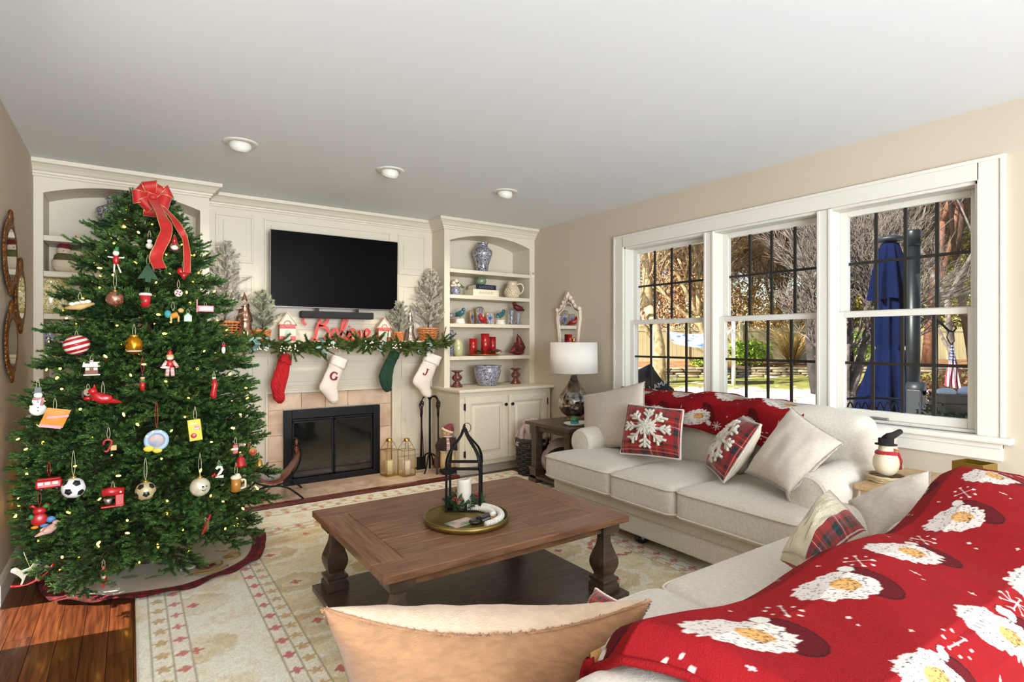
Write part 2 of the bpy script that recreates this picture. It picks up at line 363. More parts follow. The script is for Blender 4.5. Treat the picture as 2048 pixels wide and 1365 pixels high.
# ---------------------------------------------------------------- built-in bookcases and base cabinets
def arch(x0, x1, zs, zm, n=24):
    c = (x0+x1)/2; h_ = (x1-x0)/2; rad = (h_*h_+(zm-zs)**2)/(2*(zm-zs)); zc = zm-rad
    return [(c-h_+2*h_*i/n, zc+math.sqrt(max(0, rad*rad-(2*h_*i/n-h_)**2))) for i in range(n+1)]
def bookcase(x0, x1, sl, sr, shelves, lab, zb, side):
    t = thing('bookcase', lab, 'bookcase', ((x0+x1)/2, YF, zb)); t['wc'] = 1
    a, b_ = x0+sl, x1-sr
    def ff(b):
        b.box((x0, YF, zb), (a, YF+.022, 2.36)); b.box((b_, YF, zb), (x1, YF+.022, 2.36))
        ar = arch(a, b_, 2.232, 2.315); poly = ar+[(b_, 2.40), (a, 2.40)]
        k = len(ar)
        for i in range(k-1):
            q = [ar[i], ar[i+1], (ar[i+1][0], 2.40), (ar[i][0], 2.40)]; b.prism(q, YF, YF+.022)
    part('face_frame', cream, t, ff)
    part('side_panel', cream, t, lambda b: b.box((a-.02, YF+.022, zb), (a-.001, 5.05, 2.40)))
    part('side_panel', cream, t, lambda b: b.box((b_+.001, YF+.022, zb), (b_+.02, 5.05, 2.40)))
    if side: part('side_panel', cream, t, lambda b: b.box(((x0, YF+.02, zb) if side < 0 else (x1-.02, YF+.02, zb)), ((x0+.02, YB, 2.4) if side < 0 else (x1, YB, 2.4))))
    part('back_panel', cream, t, lambda b: b.box((a, 5.035, zb), (b_, 5.055, 2.40)))
    ar = arch(a, b_, 2.235, 2.318)
    part('arched_soffit', cream, t, lambda b: [b.prism([ar[i], ar[i+1], (ar[i+1][0], ar[i+1][1]+.01), (ar[i][0], ar[i][1]+.01)], YF+.022, 5.035) for i in range(len(ar)-1)])
    for z in shelves: part('shelf', cream, t, lambda b: b.box((a+.001, YF-.004, z-.036), (b_-.001, 5.034, z)), bevel=.003)
    return t
SR = [1.96, 1.71, 1.43, 1.11]; SL = [1.955, 1.72, 1.44, 1.15]
bookcase(2.47, XR-.002, .06, .065, SR, 'cream arched built-in bookcase right of the fireplace', .812, -1)
bookcase(XL+.002, .49, .05, .06, SL, 'cream arched built-in bookcase behind the Christmas tree', .812, 1)
knobm = M('dark_bronze_knob', '#1c1512', rough=.35, metal=.8)
def basecab(x0, x1, lab, doors):
    t = thing('base_cabinet', lab, 'cabinet', ((x0+x1)/2, YLOW, 0)); t['wc'] = 1
    def car(b):
        b.box((x0, YLOW+.02, .10), (x1, 5.05, .782)); b.box((x0+.03, YLOW+.1, 0), (x1, 5.05, .10))
    part('carcass', cream, t, car)
    def ff(b):
        b.box((x0, YLOW, .10), (x0+.06, YLOW+.02, .782)); b.box((x1-.06, YLOW, .10), (x1, YLOW+.02, .782)); b.box((x0+.06, YLOW, .72), (x1-.06, YLOW+.02, .782)); b.box((x0+.06, YLOW, .10), (x1-.06, YLOW+.02, .16))
        m_ = (x0+x1)/2; b.box((m_-.025, YLOW, .16), (m_+.025, YLOW+.02, .72))
    part('face_frame', cream, t, ff)
    m_ = (x0+x1)/2
    for k, (a, c) in enumerate(((x0+.05, m_-.008), (m_+.008, x1-.05))):
        y = YLOW-.018
        b = MB(t.location); w_ = .06
        b.box((a, y, .145), (a+w_, YLOW-.0005, .74)); b.box((c-w_, y, .145), (c, YLOW-.0005, .74)); b.box((a+w_, y, .145), (c-w_, YLOW-.0005, .145+w_)); b.box((a+w_, y, .74-w_), (c-w_, YLOW-.0005, .74))
        b.box((a+w_, y+.012, .145+w_), (c-w_, YLOW-.0005, .74-w_))
        d_ = b.build('door', cream, t, bevel=.004)
        b = MB(t.location); q = .04
        xa, xb, za, zb = a+w_+q, c-w_-q, .145+w_+q, .74-w_-q
        o_ = .022
        vs = [(xa-o_, y+.012, za-o_), (xb+o_, y+.012, za-o_), (xb+o_, y+.012, zb+o_), (xa-o_, y+.012, zb+o_), (xa, y+.001, za), (xb, y+.001, za), (xb, y+.001, zb), (xa, y+.001, zb)]
        b.add(vs, [(0, 1, 5, 4), (1, 2, 6, 5), (2, 3, 7, 6), (3, 0, 4, 7), (4, 5, 6, 7), (3, 2, 1, 0)])
        b.build('raised_panel', cream, d_)
        kx = c-.03 if k == 0 else a+.03
        b = MB(t.location); b.X = Matrix.Translation((kx, y, .655)) @ Matrix.Rotation(R(90), 4, 'X'); b.lathe([(.007, 0), (.006, .012), (.014, .016), (.016, .022), (.013, .028), (0, .03)], n=16); b.build('knob', knobm, d_)
        hx = a-.003 if k == 0 else c+.003
        for hz in (.22, .655):
            b = MB(t.location); b.box((hx-.006, y-.003, hz-.028), (hx+.006, y+.018, hz+.028)); b.cyl((hx, y-.004, hz-.034), (hx, y-.004, hz+.034), .004, n=8); b.build('hinge', knobm, d_)
    return t
basecab(2.47, XR-.03, 'cream base cabinet with two raised panel doors beneath the right bookcase', 1)
basecab(XL+.002, .49, 'cream base cabinet under the left bookcase, mostly hidden by the Christmas tree', 1)
for (a, c, lab) in ((2.45, XR-.002, 'cream countertop under the right bookcase'), (XL+.002, .51, 'cream countertop under the left bookcase behind the tree')):
    b = MB(((a+c)/2, 4.7, .783)); b.box((a, YLOW-.03, .783), (c, 5.033, .812)); b.build('countertop', cream, None, bevel=.007, label=lab, cat='countertop')
# ---------------------------------------------------------------- window wall
def casing(b):
    a0, a1 = .86, 3.53
    for (p, q) in (((XR-.02, a0, .785), (XR, WY0+.004, 2.18)), ((XR-.02, WY1-.004, .785), (XR, a1, 2.18)), ((XR-.02, WY0, 2.076), (XR, WY1, 2.18))): b.box(p, q)
    for (p, q) in (((XR-.026, a0, .785), (XR-.02, a0+.018, 2.18)), ((XR-.026, a1-.018, .785), (XR-.02, a1, 2.18)), ((XR-.026, a0+.018, 2.162), (XR-.02, a1-.018, 2.18))): b.box(p, q)
S('trim_2', casing, white)
def jamb(b):
    b.box((XR, WY0-.001, .785), (XR+.16, WY0+.02, 2.085)); b.box((XR, WY1-.02, .785), (XR+.16, WY1+.001, 2.085)); b.box((XR, WY0, 2.06), (XR+.16, WY1, 2.086)); b.box((XR+.02, WY0, .783), (XR+.16, WY1, .80))
    for y in (1.725, 2.555): b.box((XR-.012, y-.042, .79), (XR+.16, y+.042, 2.07)); b.box((XR-.018, y-.042, .79), (XR-.012, y-.024, 2.07)); b.box((XR-.018, y+.024, .79), (XR-.012, y+.042, 2.07))
S('trim_3', jamb, white, bevel=.003)
S('trim_4', lambda b: b.box((XR-.055, .83, .752), (XR+.03, 3.56, .785)), white, bevel=.009)
S('trim_5', lambda b: [b.box((XR-.02, .87, .665), (XR, 3.52, .752)), b.box((XR-.028, .87, .725), (XR, 3.52, .752))], white, bevel=.004)
pane = glassmat('window_glass', .015); munt = M('bronze_muntin', '#1d1813', rough=.5)
for n_, (y0, y1) in enumerate(((2.597, 3.405), (1.767, 2.513), (.985, 1.683))):
    wn = bpy.data.objects.new('window_%d' % (n_+1), None); col.objects.link(wn); wn.location = (XR+.08, (y0+y1)/2, 1.43); wn['kind'] = 'structure'; wn['wc'] = 1
    def sash(x, z0, z1, wb, wt, sx=.036):
        st = .045
        f_ = part('sash', white, wn, lambda b: [b.box((x, y0, z0), (x+sx, y0+st, z1)), b.box((x, y1-st, z0), (x+sx, y1, z1)), b.box((x, y0+st, z0), (x+sx, y1-st, z0+wb)), b.box((x, y0+st, z1-wt), (x+sx, y1-st, z1))], bevel=.003)
        part('pane', pane, f_, lambda b: None) if 0 else None
        b = MB(wn.location); b.box((x+sx*.5-.002, y0+st, z0+wb), (x+sx*.5+.002, y1-st, z1-wt)); b.build('pane', pane, f_)
        za, zb = z0+wb, z1-wt; ya, yb = y0+st, y1-st
        for k in range(1, 4):
            yy = ya+(yb-ya)*k/4; b = MB(wn.location); b.box((x+sx*.5-.006, yy-.0085, za), (x+sx*.5+.006, yy+.0085, zb)); b.build('muntin', munt, f_)
        zz = (za+zb)/2; b = MB(wn.location); b.box((x+sx*.5-.0055, ya, zz-.0085), (x+sx*.5+.0055, yb, zz+.0085)); b.build('muntin', munt, f_)
    sash(XR+.10, 1.41, 2.06, .034, .035); sash(XR+.055, .80, 1.437, .05, .034)
    part('sash_lift', M('grey_hardware', '#8f8f8a', rough=.4, metal=.6), wn, lambda b: b.box((XR+.035, (y0+y1)/2+.06, .803), (XR+.055, (y0+y1)/2+.15, .815)), bevel=.002)
# ---------------------------------------------------------------- recessed ceiling lights
for lx, lab in ((.54, 'leftmost recessed eyeball ceiling light, nearest the tree'), (1.48, 'middle recessed eyeball ceiling light in front of the television'), (2.44, 'rightmost recessed eyeball ceiling light, nearest the window wall')):
    t = thing('ceiling_light', lab, 'light', (lx, 3.63, ZC), 0, 'recessed eyeball lights in a row')
    b = MB(); b.lathe([(.062, -.002), (.066, -.008), (.092, -.006), (.097, -.001), (.097, 0), (.062, 0)], n=36); b.build('trim_ring', white, t)
    b = MB(); b.X = Matrix.Rotation(R(30), 4, 'X')
    b.lathe([(.0, .03), (.05, .02), (.064, -.012), (.056, -.036), (.048, -.044), (.044, -.04), (.044, -.02)], n=32); b.build('eyeball', white, t)
    b = MB(); b.X = Matrix.Rotation(R(30), 4, 'X'); b.lathe([(0, -.034), (.043, -.022)], n=24); b.build('bulb_lens', M('lit_lens', '#fff3dc', emis=14), t)
    l = bpy.data.lights.new('ceiling_spot', 'SPOT'); l.energy = 34; l.color = (1, .9, .74); l.spot_size = R(95); l.spot_blend = .8; l.shadow_soft_size = .05
    o = bpy.data.objects.new('ceiling_spot', l); col.objects.link(o); o.parent = t; o.location = (0, .03, -.06); o.rotation_euler = (R(32), 0, 0)
# ================================================================ rug
_g = np.random.RandomState(5).rand(8, 256, 256)
def vn(x, y, k=0):
    """value noise, vectorised"""
    xi = np.floor(x).astype(int); yi = np.floor(y).astype(int); fx = x-xi; fy = y-yi; fx = fx*fx*(3-2*fx); fy = fy*fy*(3-2*fy); g = _g[k % 8]
    a = g[xi % 256, yi % 256]; b = g[(xi+1) % 256, yi % 256]; c = g[xi % 256, (yi+1) % 256]; d = g[(xi+1) % 256, (yi+1) % 256]
    return (a*(1-fx)+b*fx)*(1-fy)+(c*(1-fx)+d*fx)*fy
def fb(x, y, k=0, o=3):
    r = 0; a = .5; t = 0
    for i in range(o): r = r+a*vn(x*2**i, y*2**i, k+i); t += a; a *= .5
    return r/t
def mixc(c, c2, m): m = np.clip(m, 0, 1)[:, None]; return c*(1-m)+np.array(lin(c2) if isinstance(c2, str) else c2)*m
def solid(n, c): return np.tile(np.array(lin(c)), (n, 1))
RX0, RX1, RY0, RY1 = .02, 3.04, .2, 4.40
def rugcol(x, y):
    a = x-RX0; b = RY1-y; m = np.minimum(np.minimum(a, RX1-x), np.minimum(b, y-RY0)); t = np.where((m == a) | (m == RX1-x), y, x)
    n1 = fb(x*9, y*9, 0); n2 = fb(x*5, y*14, 2); n3 = vn(x*120, y*120, 4)
    c = solid(len(x), '#e3dac6'); c = mixc(c, '#cdb98e', (n1-.45)*2.6)
    def flower(px, py, r, pet=4, ph=0.0):
        rr_ = np.hypot(px, py); an = np.arctan2(py, px); return rr_ < r*(.45+.55*np.abs(np.cos(an*pet/2+ph)))
    # main border and field: large gold palmettes with pale outlines
    def palm(px, py, r):
        rr_ = np.hypot(px, py*1.35)+.25*r*(fb(x*22, y*22, 3)-.5)*2; return rr_/r
    inner = m > .59
    c = np.where(inner[:, None], mixc(solid(len(x), '#dccda8'), '#c4ac78', (n2-.42)*2.6), c)
    cell = .46; gx = np.floor(x/cell); gy = np.floor(y/cell); ox = x-(gx+.5)*cell+.1*(vn(gx*7.3, gy*3.1, 1)-.5); oy = y-(gy+.5)*cell+.1*(vn(gx*2.3, gy*5.7, 2)-.5)
    pr_ = palm(ox, oy, .16); fld = inner | ((m > .19) & (m < .45))
    c = mixc(c, '#e0d8c4', ((pr_ < 1.25) & (pr_ > .95) & fld)*.75); c = mixc(c, '#b79d62', ((pr_ < .95) & fld)*.5*(.3+n1)); c = mixc(c, '#d8ccae', ((pr_ < .42) & fld)*.8)
    c = mixc(c, '#b3312c', (flower(ox, oy, .028) & fld & (vn(gx*9.1, gy*4.7, 3) > .25))*.85)
    ox2 = (x/cell % 1-.02)*cell; oy2 = (y/cell % 1-.05)*cell; c = mixc(c, '#b3312c', (flower(ox2, oy2, .03, 5) & inner)*.8)
    ring = np.abs(np.hypot(x-2.40, y-2.42)-.13)+.03*(vn(x*60, y*60, 6)-.5); c = mixc(c, '#a3242a', (ring < .011)*.85)
    # guard bands
    def band(lo, hi, per, colr, r, pet):
        nonlocal c
        s = (m > lo) & (m < hi); c = mixc(c, '#dfd6c2', s*.7); tt = ((t/per) % 1-.5)*per; c = mixc(c, colr, (flower(tt, m-(lo+hi)/2, r, pet) & s)*.85)
    band(.05, .12, .11, '#b58f4e', .03, 5); band(.12, .185, .125, '#b8453a', .026, 4); band(.47, .53, .125, '#b8352f', .027, 4); band(.53, .59, .10, '#bb9250', .028, 5)
    for l_ in (.05, .12, .185, .47, .53, .59): c = mixc(c, '#8d8150', (np.abs(m-l_) < .0045)*.8)
    return np.clip(c*(1.12+.36*n3)[:, None], 0, .97)
nx, ny = 430, 600
gx, gy = np.meshgrid(np.linspace(RX0, RX1, nx), np.linspace(RY0, RY1, ny), indexing='ij'); x = gx.ravel(); y = gy.ravel()
edge = np.minimum(np.minimum(x-RX0, RX1-x), np.minimum(y-RY0, RY1-y))
V = np.stack([x, y, np.where(edge < 1e-6, .0005, .012)+.003*vn(x*70, y*70, 1)], -1)
rug = fromnp('rug', V, gridfaces(nx, ny), M('rug_pile', '#ffffff', rough=.95, attr='Col', var=.12, vs=140, bump=.7, bs=260, sheen=.3), cols=rugcol(x, y), label='cream and gold patterned wool rug with small red flowers under the coffee table', cat='rug')
# ================================================================ soft furnishings
linen = M('beige_linen', '#d6cdc0', rough=.9, var=.07, vs=90, bump=.25, bs=420, sheen=.25, det=4)
linen2 = M('pale_linen', '#c9bdaf', rough=.92, var=.06, vs=60, bump=.25, bs=300, sheen=.3, det=4, stretch=(1, 1, 2.2))
peach = M('peach_linen', '#98704f', rough=.92, var=.12, vs=40, bump=.35, bs=260, sheen=.25, det=5, stretch=(1, 1, 3))
pale_peach = M('pale_peach_linen', '#c4ab92', rough=.92, var=.07, vs=40, bump=.3, bs=260, sheen=.25, det=5, stretch=(1, 1, 3))
pipm = M('linen_piping', '#d8cdbd', rough=.9); darkfoot = M('dark_foot', '#120c09', rough=.3, coat=.3)
def outline_pts(x0, x1, y0, y1, z, r=.05, n=5):
    p = []
    for cx_, cy_, a0 in ((x1-r, y1-r, 0), (x0+r, y1-r, 90), (x0+r, y0+r, 180), (x1-r, y0+r, 270)):
        for i in range(n+1): a = R(a0+90*i/n); p.append((cx_+r*math.cos(a), cy_+r*math.sin(a), z))
    return p
def seat_cushion(par, x0, x1, y0, y1, z0, z1, crown=.03):
    b = MB(par.location); b.rbox((x0, y0, z0), (x1, y1, z1), .045, crown, 18, .012); c = b.build('seat_cushion', linen, par, weld=True)
    b = MB(par.location)
    for z in (z0+.028, z1-.022): b.tube(outline_pts(x0-.003, x1+.003, y0-.003, y1+.003, z, .055), .0055, 6, closed=True)
    b.build('piping', pipm, c); return c
def arm(par, axis, a0, a1, c0, c1, zt, flip=1):
    """rolled arm: runs along axis from a0 (front) to a1, between c0 and c1 across"""
    cm = (c0+c1)/2; hw = abs(c1-c0)/2
    b = MB(par.location); n = 26; prof = []
    for i in range(n):
        t_ = i/(n-1); a = R(-50+280*t_); prof.append((cm+(hw+.02)*math.cos(a), zt-hw-.01+(hw+.015)*math.sin(a)))
    prof = [(cm+hw*.72, .20)]+prof+[(cm-hw*.72, .20)]
    k = len(prof); st = 16; vs = []
    for i in range(st):
        t_ = i/(st-1); q = a0+(a1-a0)*(1-math.cos(t_*PI/2*1.0)) if i < 5 else a0+(a1-a0)*(1-math.cos(t_*PI/2))
        s_ = min(1, .80+.2*math.sqrt(min(1, t_*5))); dz = .035*(t_**2)
        for (u, z) in prof:
            uu = cm+(u-cm)*s_; zz = (zt-hw)+(z-(zt-hw))*s_ if z > .3 else z
            zz += dz*(1 if z > .3 else 0)
            vs.append((q, uu, zz) if axis == 'x' else (uu, q, zz))
    fs = [(i*k+j, (i+1)*k+j, (i+1)*k+(j+1) % k, i*k+(j+1) % k) for i in range(st-1) for j in range(k)]+[tuple(range(k)), tuple((st-1)*k+j for j in range(k))[::-1]]
    b.add(vs, fs, True); o = b.build('arm', linen, par)
    b = MB(par.location); f0 = a0+.004*(1 if a1 > a0 else -1)
    pts = [((f0, cm+(u-cm)*.80, (zt-hw)+(z-(zt-hw))*.80 if z > .3 else z) if axis == 'x' else (cm+(u-cm)*.80, f0, (zt-hw)+(z-(zt-hw))*.80 if z > .3 else z)) for u, z in prof]
    b.tube(pts, .006, 6); b.build('piping', pipm, o)
    return o
# ---------------------------------------------------------------- sofa under the window
sa = thing('sofa', 'long beige rolled-arm sofa with three seat cushions under the windows', 'sofa', (2.95, 2.2, 0)); sa['wc'] = 1
part('base', linen, sa, lambda b: b.rbox((2.52, 1.27, .19), (3.42, 3.13, .30), .02, 0, 10), weld=True)
part('lower_rail', linen, sa, lambda b: b.rbox((2.505, 1.255, .085), (3.43, 3.145, .20), .02, 0, 10), weld=True)
seat_cushion(sa, 2.42, 3.10, 2.462, 3.115, .285, .465); seat_cushion(sa, 2.41, 3.10, 1.972, 2.458, .285, .465); seat_cushion(sa, 2.42, 3.10, 1.285, 1.968, .285, .465)
for y_ in (3.0, 2.36, 1.42):
    for x_ in (2.60, 3.34):
        part('foot', darkfoot, sa, lambda b: b.lathe([(.024, 0.018), (.042, .03), (.046, .05), (.03, .07), (.045, .09)], (x_, y_, 0), 16))
part('back_frame', linen, sa, lambda b: b.grid(lambda u, v: (3.42-.17*math.sin(min(1, u*1.0)*PI)*0 - (.14 if u < .5 else 0)+.0, 1.28+1.84*v, .28+.50*(1-abs(2*u-1))), 3, 12, smooth=False), kind=None)
part('back_top_rail', linen, sa, lambda b: b.rbox((3.22, 1.28, .26), (3.43, 3.12, .80), .05, .01, 12), weld=True)
def back_cushion(par, p0, p1, r=.07, nm='back_cushion', tilt=None, cw=.03):
    b = MB(par.location); b.rbox(p0, p1, r, cw, 16, .02 if cw else .006, 4)
    if tilt:
        ax, pv, ang = tilt
        for q in b.v:
            k_ = (q.z-pv)*math.tan(R(ang)); q[ax] += k_
    return b.build(nm, linen, par, weld=True)
back_cushion(sa, (2.98, 1.30, .45), (3.20, 1.90, .86), tilt=(0, .45, 13)); back_cushion(sa, (2.99, 1.91, .45), (3.20, 2.50, .85), tilt=(0, .45, 13)); back_cushion(sa, (2.98, 2.51, .45), (3.20, 3.10, .85), tilt=(0, .45, 13))
arm(sa, 'x', 2.70, 3.42, 2.95, 3.13, .615); arm(sa, 'x', 2.62, 3.42, 1.27, 1.45, .63)
# ---------------------------------------------------------------- sofa with its back to the camera
sb = thing('sofa', 'beige two-cushion sofa with its back to us, under the red throw in front', 'sofa', (1.42, .8, 0)); sb['wc'] = 1
part('base', linen, sb, lambda b: b.rbox((.45, .40, .19), (2.38, 1.14, .30), .02, 0, 10), weld=True)
part('lower_rail', linen, sb, lambda b: b.rbox((.44, .39, .085), (2.385, 1.15, .20), .02, 0, 10), weld=True)
for x_ in (.55, 2.28):
    for y_ in (.47, 1.06): part('foot', darkfoot, sb, lambda b: b.lathe([(.024, 0.018), (.042, .03), (.046, .05), (.03, .07), (.045, .09)], (x_, y_, 0), 16))
seat_cushion(sb, .48, 1.415, .62, 1.22, .285, .475, .035); seat_cushion(sb, 1.42, 2.36, .62, 1.22, .285, .475, .035)
part('back_top_rail', linen, sb, lambda b: b.rbox((.47, .36, .20), (2.36, .48, .745), .06, .0, 14, .01), weld=True)
back_cushion(sb, (.50, .45, .45), (1.41, .665, .752), .06, cw=0); back_cushion(sb, (1.42, .48, .45), (2.33, .62, .72))
arm(sb, 'y', 1.12, .40, .46, .62, .60); arm(sb, 'y', 1.12, .40, 2.20, 2.36, .62)
# ---------------------------------------------------------------- pillows
def pillow(name, lab, corners, T, mat, mat2=None, group=None, conc=.06, n=26, wr=.010, edge=None, edgem=None, fr=0, deco=None, pw=.42, sag=0):
    """corners TL, TR, BR, BL in world space; front face looks along (TR-TL)x(BL-TL)"""
    TL, TR, BR, BL = [Vector(c) for c in corners]; C = (TL+TR+BR+BL)/4
    nrm = (BL-TL).cross(TR-TL).normalized()
    t = thing(name, lab, 'pillow', C, 0, group); off = rnd.random()*40
    def base(u, v, sg):
        # pinch edges inwards between the corners
        uu = u*(1-conc*(1-v*v)); vv = v*(1-conc*(1-u*u))
        if v > 0: vv -= sag*(1-u*u)*v
        p = TL.lerp(TR, (uu+1)/2).lerp(BL.lerp(BR, (uu+1)/2), (1-vv)/2)
        e = max(0, (1-u*u)*(1-v*v)); h = T*e**pw
        r_ = e**.5*(mnoise.noise(Vector((u*2.2+off, v*2.2, sg*3)))*wr*1.6+mnoise.noise(Vector((u*6+off, v*3, sg)))*wr*.7)
        cr = 0
        for cu_, cv_ in ((1, 1), (-1, 1), (1, -1), (-1, -1)):      # creases running in from the corners
            a_ = math.atan2(v-cv_, u-cu_); d_ = math.hypot(u-cu_, v-cv_); cr += math.sin(a_*26+off)*max(0, .8-d_)*min(1, d_*3)*wr*.6
        return p-C+nrm*sg*(h+(r_+cr*e**.3))
    f = lambda q: math.sin((2*q-1)*PI/2)
    bF = MB(); bF.grid(lambda a, b_: base(f(a), f(b_), 1), n, n)
    bB = MB(); bB.grid(lambda a, b_: base(f(b_), f(a), -1), n, n)
    fo = bF.build('front_cover', mat, t, weld=False); bo = bB.build('back_cover', mat2 or mat, t); t_f[0] = fo; t_f[1] = bo
    per = [(q, 1) for q in np.linspace(-1, 1, 40)]+[(1, q) for q in np.linspace(1, -1, 40)[1:]]+[(q, -1) for q in np.linspace(1, -1, 40)[1:]]+[(-1, q) for q in np.linspace(-1, 1, 40)[1:-1]]
    if edge:
        b = MB(); b.tube([base(u, v, 1) for u, v in per], edge, 6, closed=True); b.build('piping', edgem or pipm, t)
    if fr:
        b = MB(); pp = [base(u, v, 1) for u, v in per]; m_ = len(pp)
        for i in range(m_):
            p, q = pp[i], pp[(i+1) % m_]; out = p.normalized()
            for k in range(12):
                s_ = p.lerp(q, k/12); o_ = (out+nrm*rnd.uniform(-.7, .7)+Vector((rnd.uniform(-.4, .4), rnd.uniform(-.4, .4), rnd.uniform(-.4, .4)))).normalized()*fr*rnd.uniform(.5, 1.1); w_ = (q-p).normalized()*.0016
                b.add([s_-w_, s_+w_, s_+w_+o_, s_-w_+o_*.95], [(0, 1, 2, 3)])
        b.build('frayed_edge', edgem or mat, t, kind='stuff')
    if deco: deco(t, base, nrm, C)
    return t
t_f = [None, None]
def plaid(name, kx=26, base='#a3141c', dark='#15291f', ax=('Generated')):
    """tartan from crossing bands in the cloth's own coordinates"""
    if name in MC: return MC[name]
    m = M(name, base, rough=.85, sheen=.3, bump=.15, bs=300); n = m.node_tree.nodes; L = m.node_tree.links; b = n['Principled BSDF']
    tc = n.new('ShaderNodeAttribute'); tc.attribute_name = 'cloth'; sp = n.new('ShaderNodeSeparateXYZ'); L.new(tc.outputs['Vector'], sp.inputs[0])
    def bands(out, stops):
        fr_ = n.new('ShaderNodeMath'); fr_.operation = 'FRACT'; ml = n.new('ShaderNodeMath'); ml.operation = 'MULTIPLY'; ml.inputs[1].default_value = kx/10; L.new(out, ml.inputs[0]); L.new(ml.outputs[0], fr_.inputs[0])
        rp = n.new('ShaderNodeValToRGB'); rp.color_ramp.interpolation = 'CONSTANT'; e = rp.color_ramp.elements
        while len(e) > 1: e.remove(e[-1])
        e[0].position = 0; e[0].color = (*lin(stops[0][1]), 1)
        for p_, c_ in stops[1:]: q = e.new(p_); q.color = (*lin(c_), 1)
        L.new(fr_.outputs[0], rp.inputs[0]); return rp.outputs[0]
    st = [(0, base), (.16, dark), (.24, '#1d3a5a'), (.27, dark), (.36, base), (.42, '#e8e0d0'), (.435, base), (.50, dark), (.53, base), (.60, '#c9a13a'), (.612, base), (.72, dark), (.82, base), (.90, '#1f4a34'), (.94, base)]
    A = bands(sp.outputs[0], st); B = bands(sp.outputs[1], st)
    mx = n.new('ShaderNodeMix'); mx.data_type = 'RGBA'; mx.inputs[0].default_value = .5; L.new(A, mx.inputs[6]); L.new(B, mx.inputs[7]); L.new(mx.outputs[2], b.inputs['Base Color']); return m
def clothmap(o, u=1.0, v=1.0, sx=1, sy=1, n=26):
    a = o.data.attributes.new('cloth', 'FLOAT_VECTOR', 'POINT'); k = len(o.data.vertices)
    d = []
    for i in range(k): a_ = (i//n)/(n-1); b_ = (i % n)/(n-1); d += [u*a_*sx, v*b_*sy, 0]
    a.data.foreach_set('vector', d)
plm = plaid('red_tartan'); plg = plaid('green_red_tartan', 22, '#8e1a1e', '#0f2b1e'); flakem = M('white_chenille', '#e9e3d6', rough=.95, bump=.8, bs=160)
def snowflake(t, base, nrm, C):
    clothmap(t_f[0], 1, 1)
    b = MB()
    def st(pts, r): b.tube([base(u, v, 1)+nrm*.004 for u, v in pts], r, 6)
    def ln(p, q, k=7): return [(p[0]+(q[0]-p[0])*i/k, p[1]+(q[1]-p[1])*i/k) for i in range(k+1)]
    for k in range(8):
        a = k*PI/4; c_, s_ = math.cos(a), math.sin(a); rot = lambda x, y: (x*c_-y*s_, x*s_+y*c_)
        L_ = .80 if k % 2 == 0 else .74
        st(ln(rot(0, 0), rot(L_, 0), 10), .0105)
        for d_ in (.46, .62):
            for sg in (-1, 1): st(ln(rot(d_, 0), rot(d_+.17, sg*.17), 4), .009)
        a2 = a+PI/8; rot2 = lambda r_, q: (r_*math.cos(a2+q), r_*math.sin(a2+q))
        st([rot2(.12, 0), rot2(.24, .22), rot2(.34, 0), rot2(.24, -.22), rot2(.12, 0)], .0085)
    b.build('snowflake_applique', flakem, t)
pillow('pillow', 'large pale linen pillow with frayed edge leaning on the far left arm of the sofa', (PX(1168, 791, 3.02), PX(1288, 764, 3.02), PX(1296, 893, 2.86), PX(1168, 899, 2.86)), .075, linen2, fr=.010)
pillow('pillow', 'square red tartan pillow with white snowflake, upright at the left of the sofa', (PX(1256, 808, 2.86), PX(1367, 821, 2.86), PX(1361, 919, 2.68), PX(1241, 907, 2.68)), .06, plm, M('cream_cotton', '#ded3bd', rough=.9), edge=.007, edgem=flakem, deco=snowflake, conc=.035)
pillow('pillow', 'red tartan snowflake pillow turned sideways against the plain pillow', (PX(1487, 833, 3.02), PX(1522, 850, 2.70), PX(1448, 965, 2.62), PX(1412, 930, 2.90)), .075, plm, MC['cream_cotton'], edge=.007, edgem=flakem, deco=snowflake, conc=.04)
pillow('pillow', 'pale linen pillow tipped on one corner at the right end of the sofa', (PX(1583, 816, 2.98), PX(1685, 886, 2.86), PX(1578, 986, 2.52), PX(1492, 944, 2.72)), .085, linen2, fr=.011, conc=.07)
knitm = M('cream_knit', '#d0c5ac', rough=.95, bump=.5, bs=200)
# near sofa: big frayed pillow at the left end, knit one and pale one at the right end
bigp = (PD(648, 1218, .93), PD(1298, 1202, .95), PD(1215, 1440, 1.17), PD(715, 1440, 1.15))
pillow('pillow', 'big peach linen pillow with frayed seam in the foreground, seen from behind', (bigp[1], bigp[0], bigp[3], bigp[2]), .105, pale_peach, peach, fr=.008, conc=.05, n=40, wr=.009, sag=.42, edge=.003, edgem=peach)
def knitdeco(t, base, nrm, C):
    b = MB()
    for i in range(60):
        u = -.92+1.2*i/59
        b.tube([base(u, v_, 1)+nrm*.002 for v_ in np.linspace(-.93, .93, 18)], .0026, 4)
    b.build('knit_ribs', knitm, t)
    b = MB(); b.grid(lambda a, c_: base(.30+.66*a, -.96+1.92*c_, 1)+nrm*.004, 14, 26); o = b.build('tartan_panel', plg, t); clothmap(o, .4, 1)
pillow('pillow', 'cream knitted pillow with a green and red tartan panel on the near sofa', (PX(1662, 982, 1.92), PX(1738, 1070, 1.80), PX(1640, 1165, 1.50), PX(1560, 1120, 1.62)), .085, M('cream_knit'), plg, deco=knitdeco, conc=.06)
pillow('pillow', 'pale frayed linen pillow beside the knitted one, under the red throw', (PD(1700, 1003, 2.14), PD(1858, 944, 2.14), PD(1868, 1030, 1.95), PD(1745, 1090, 1.95)), .07, linen2, fr=.010, conc=.05)
def pdeco(t, base, nrm, C): clothmap(t_f[0], .8, 1); clothmap(t_f[1], .8, 1)
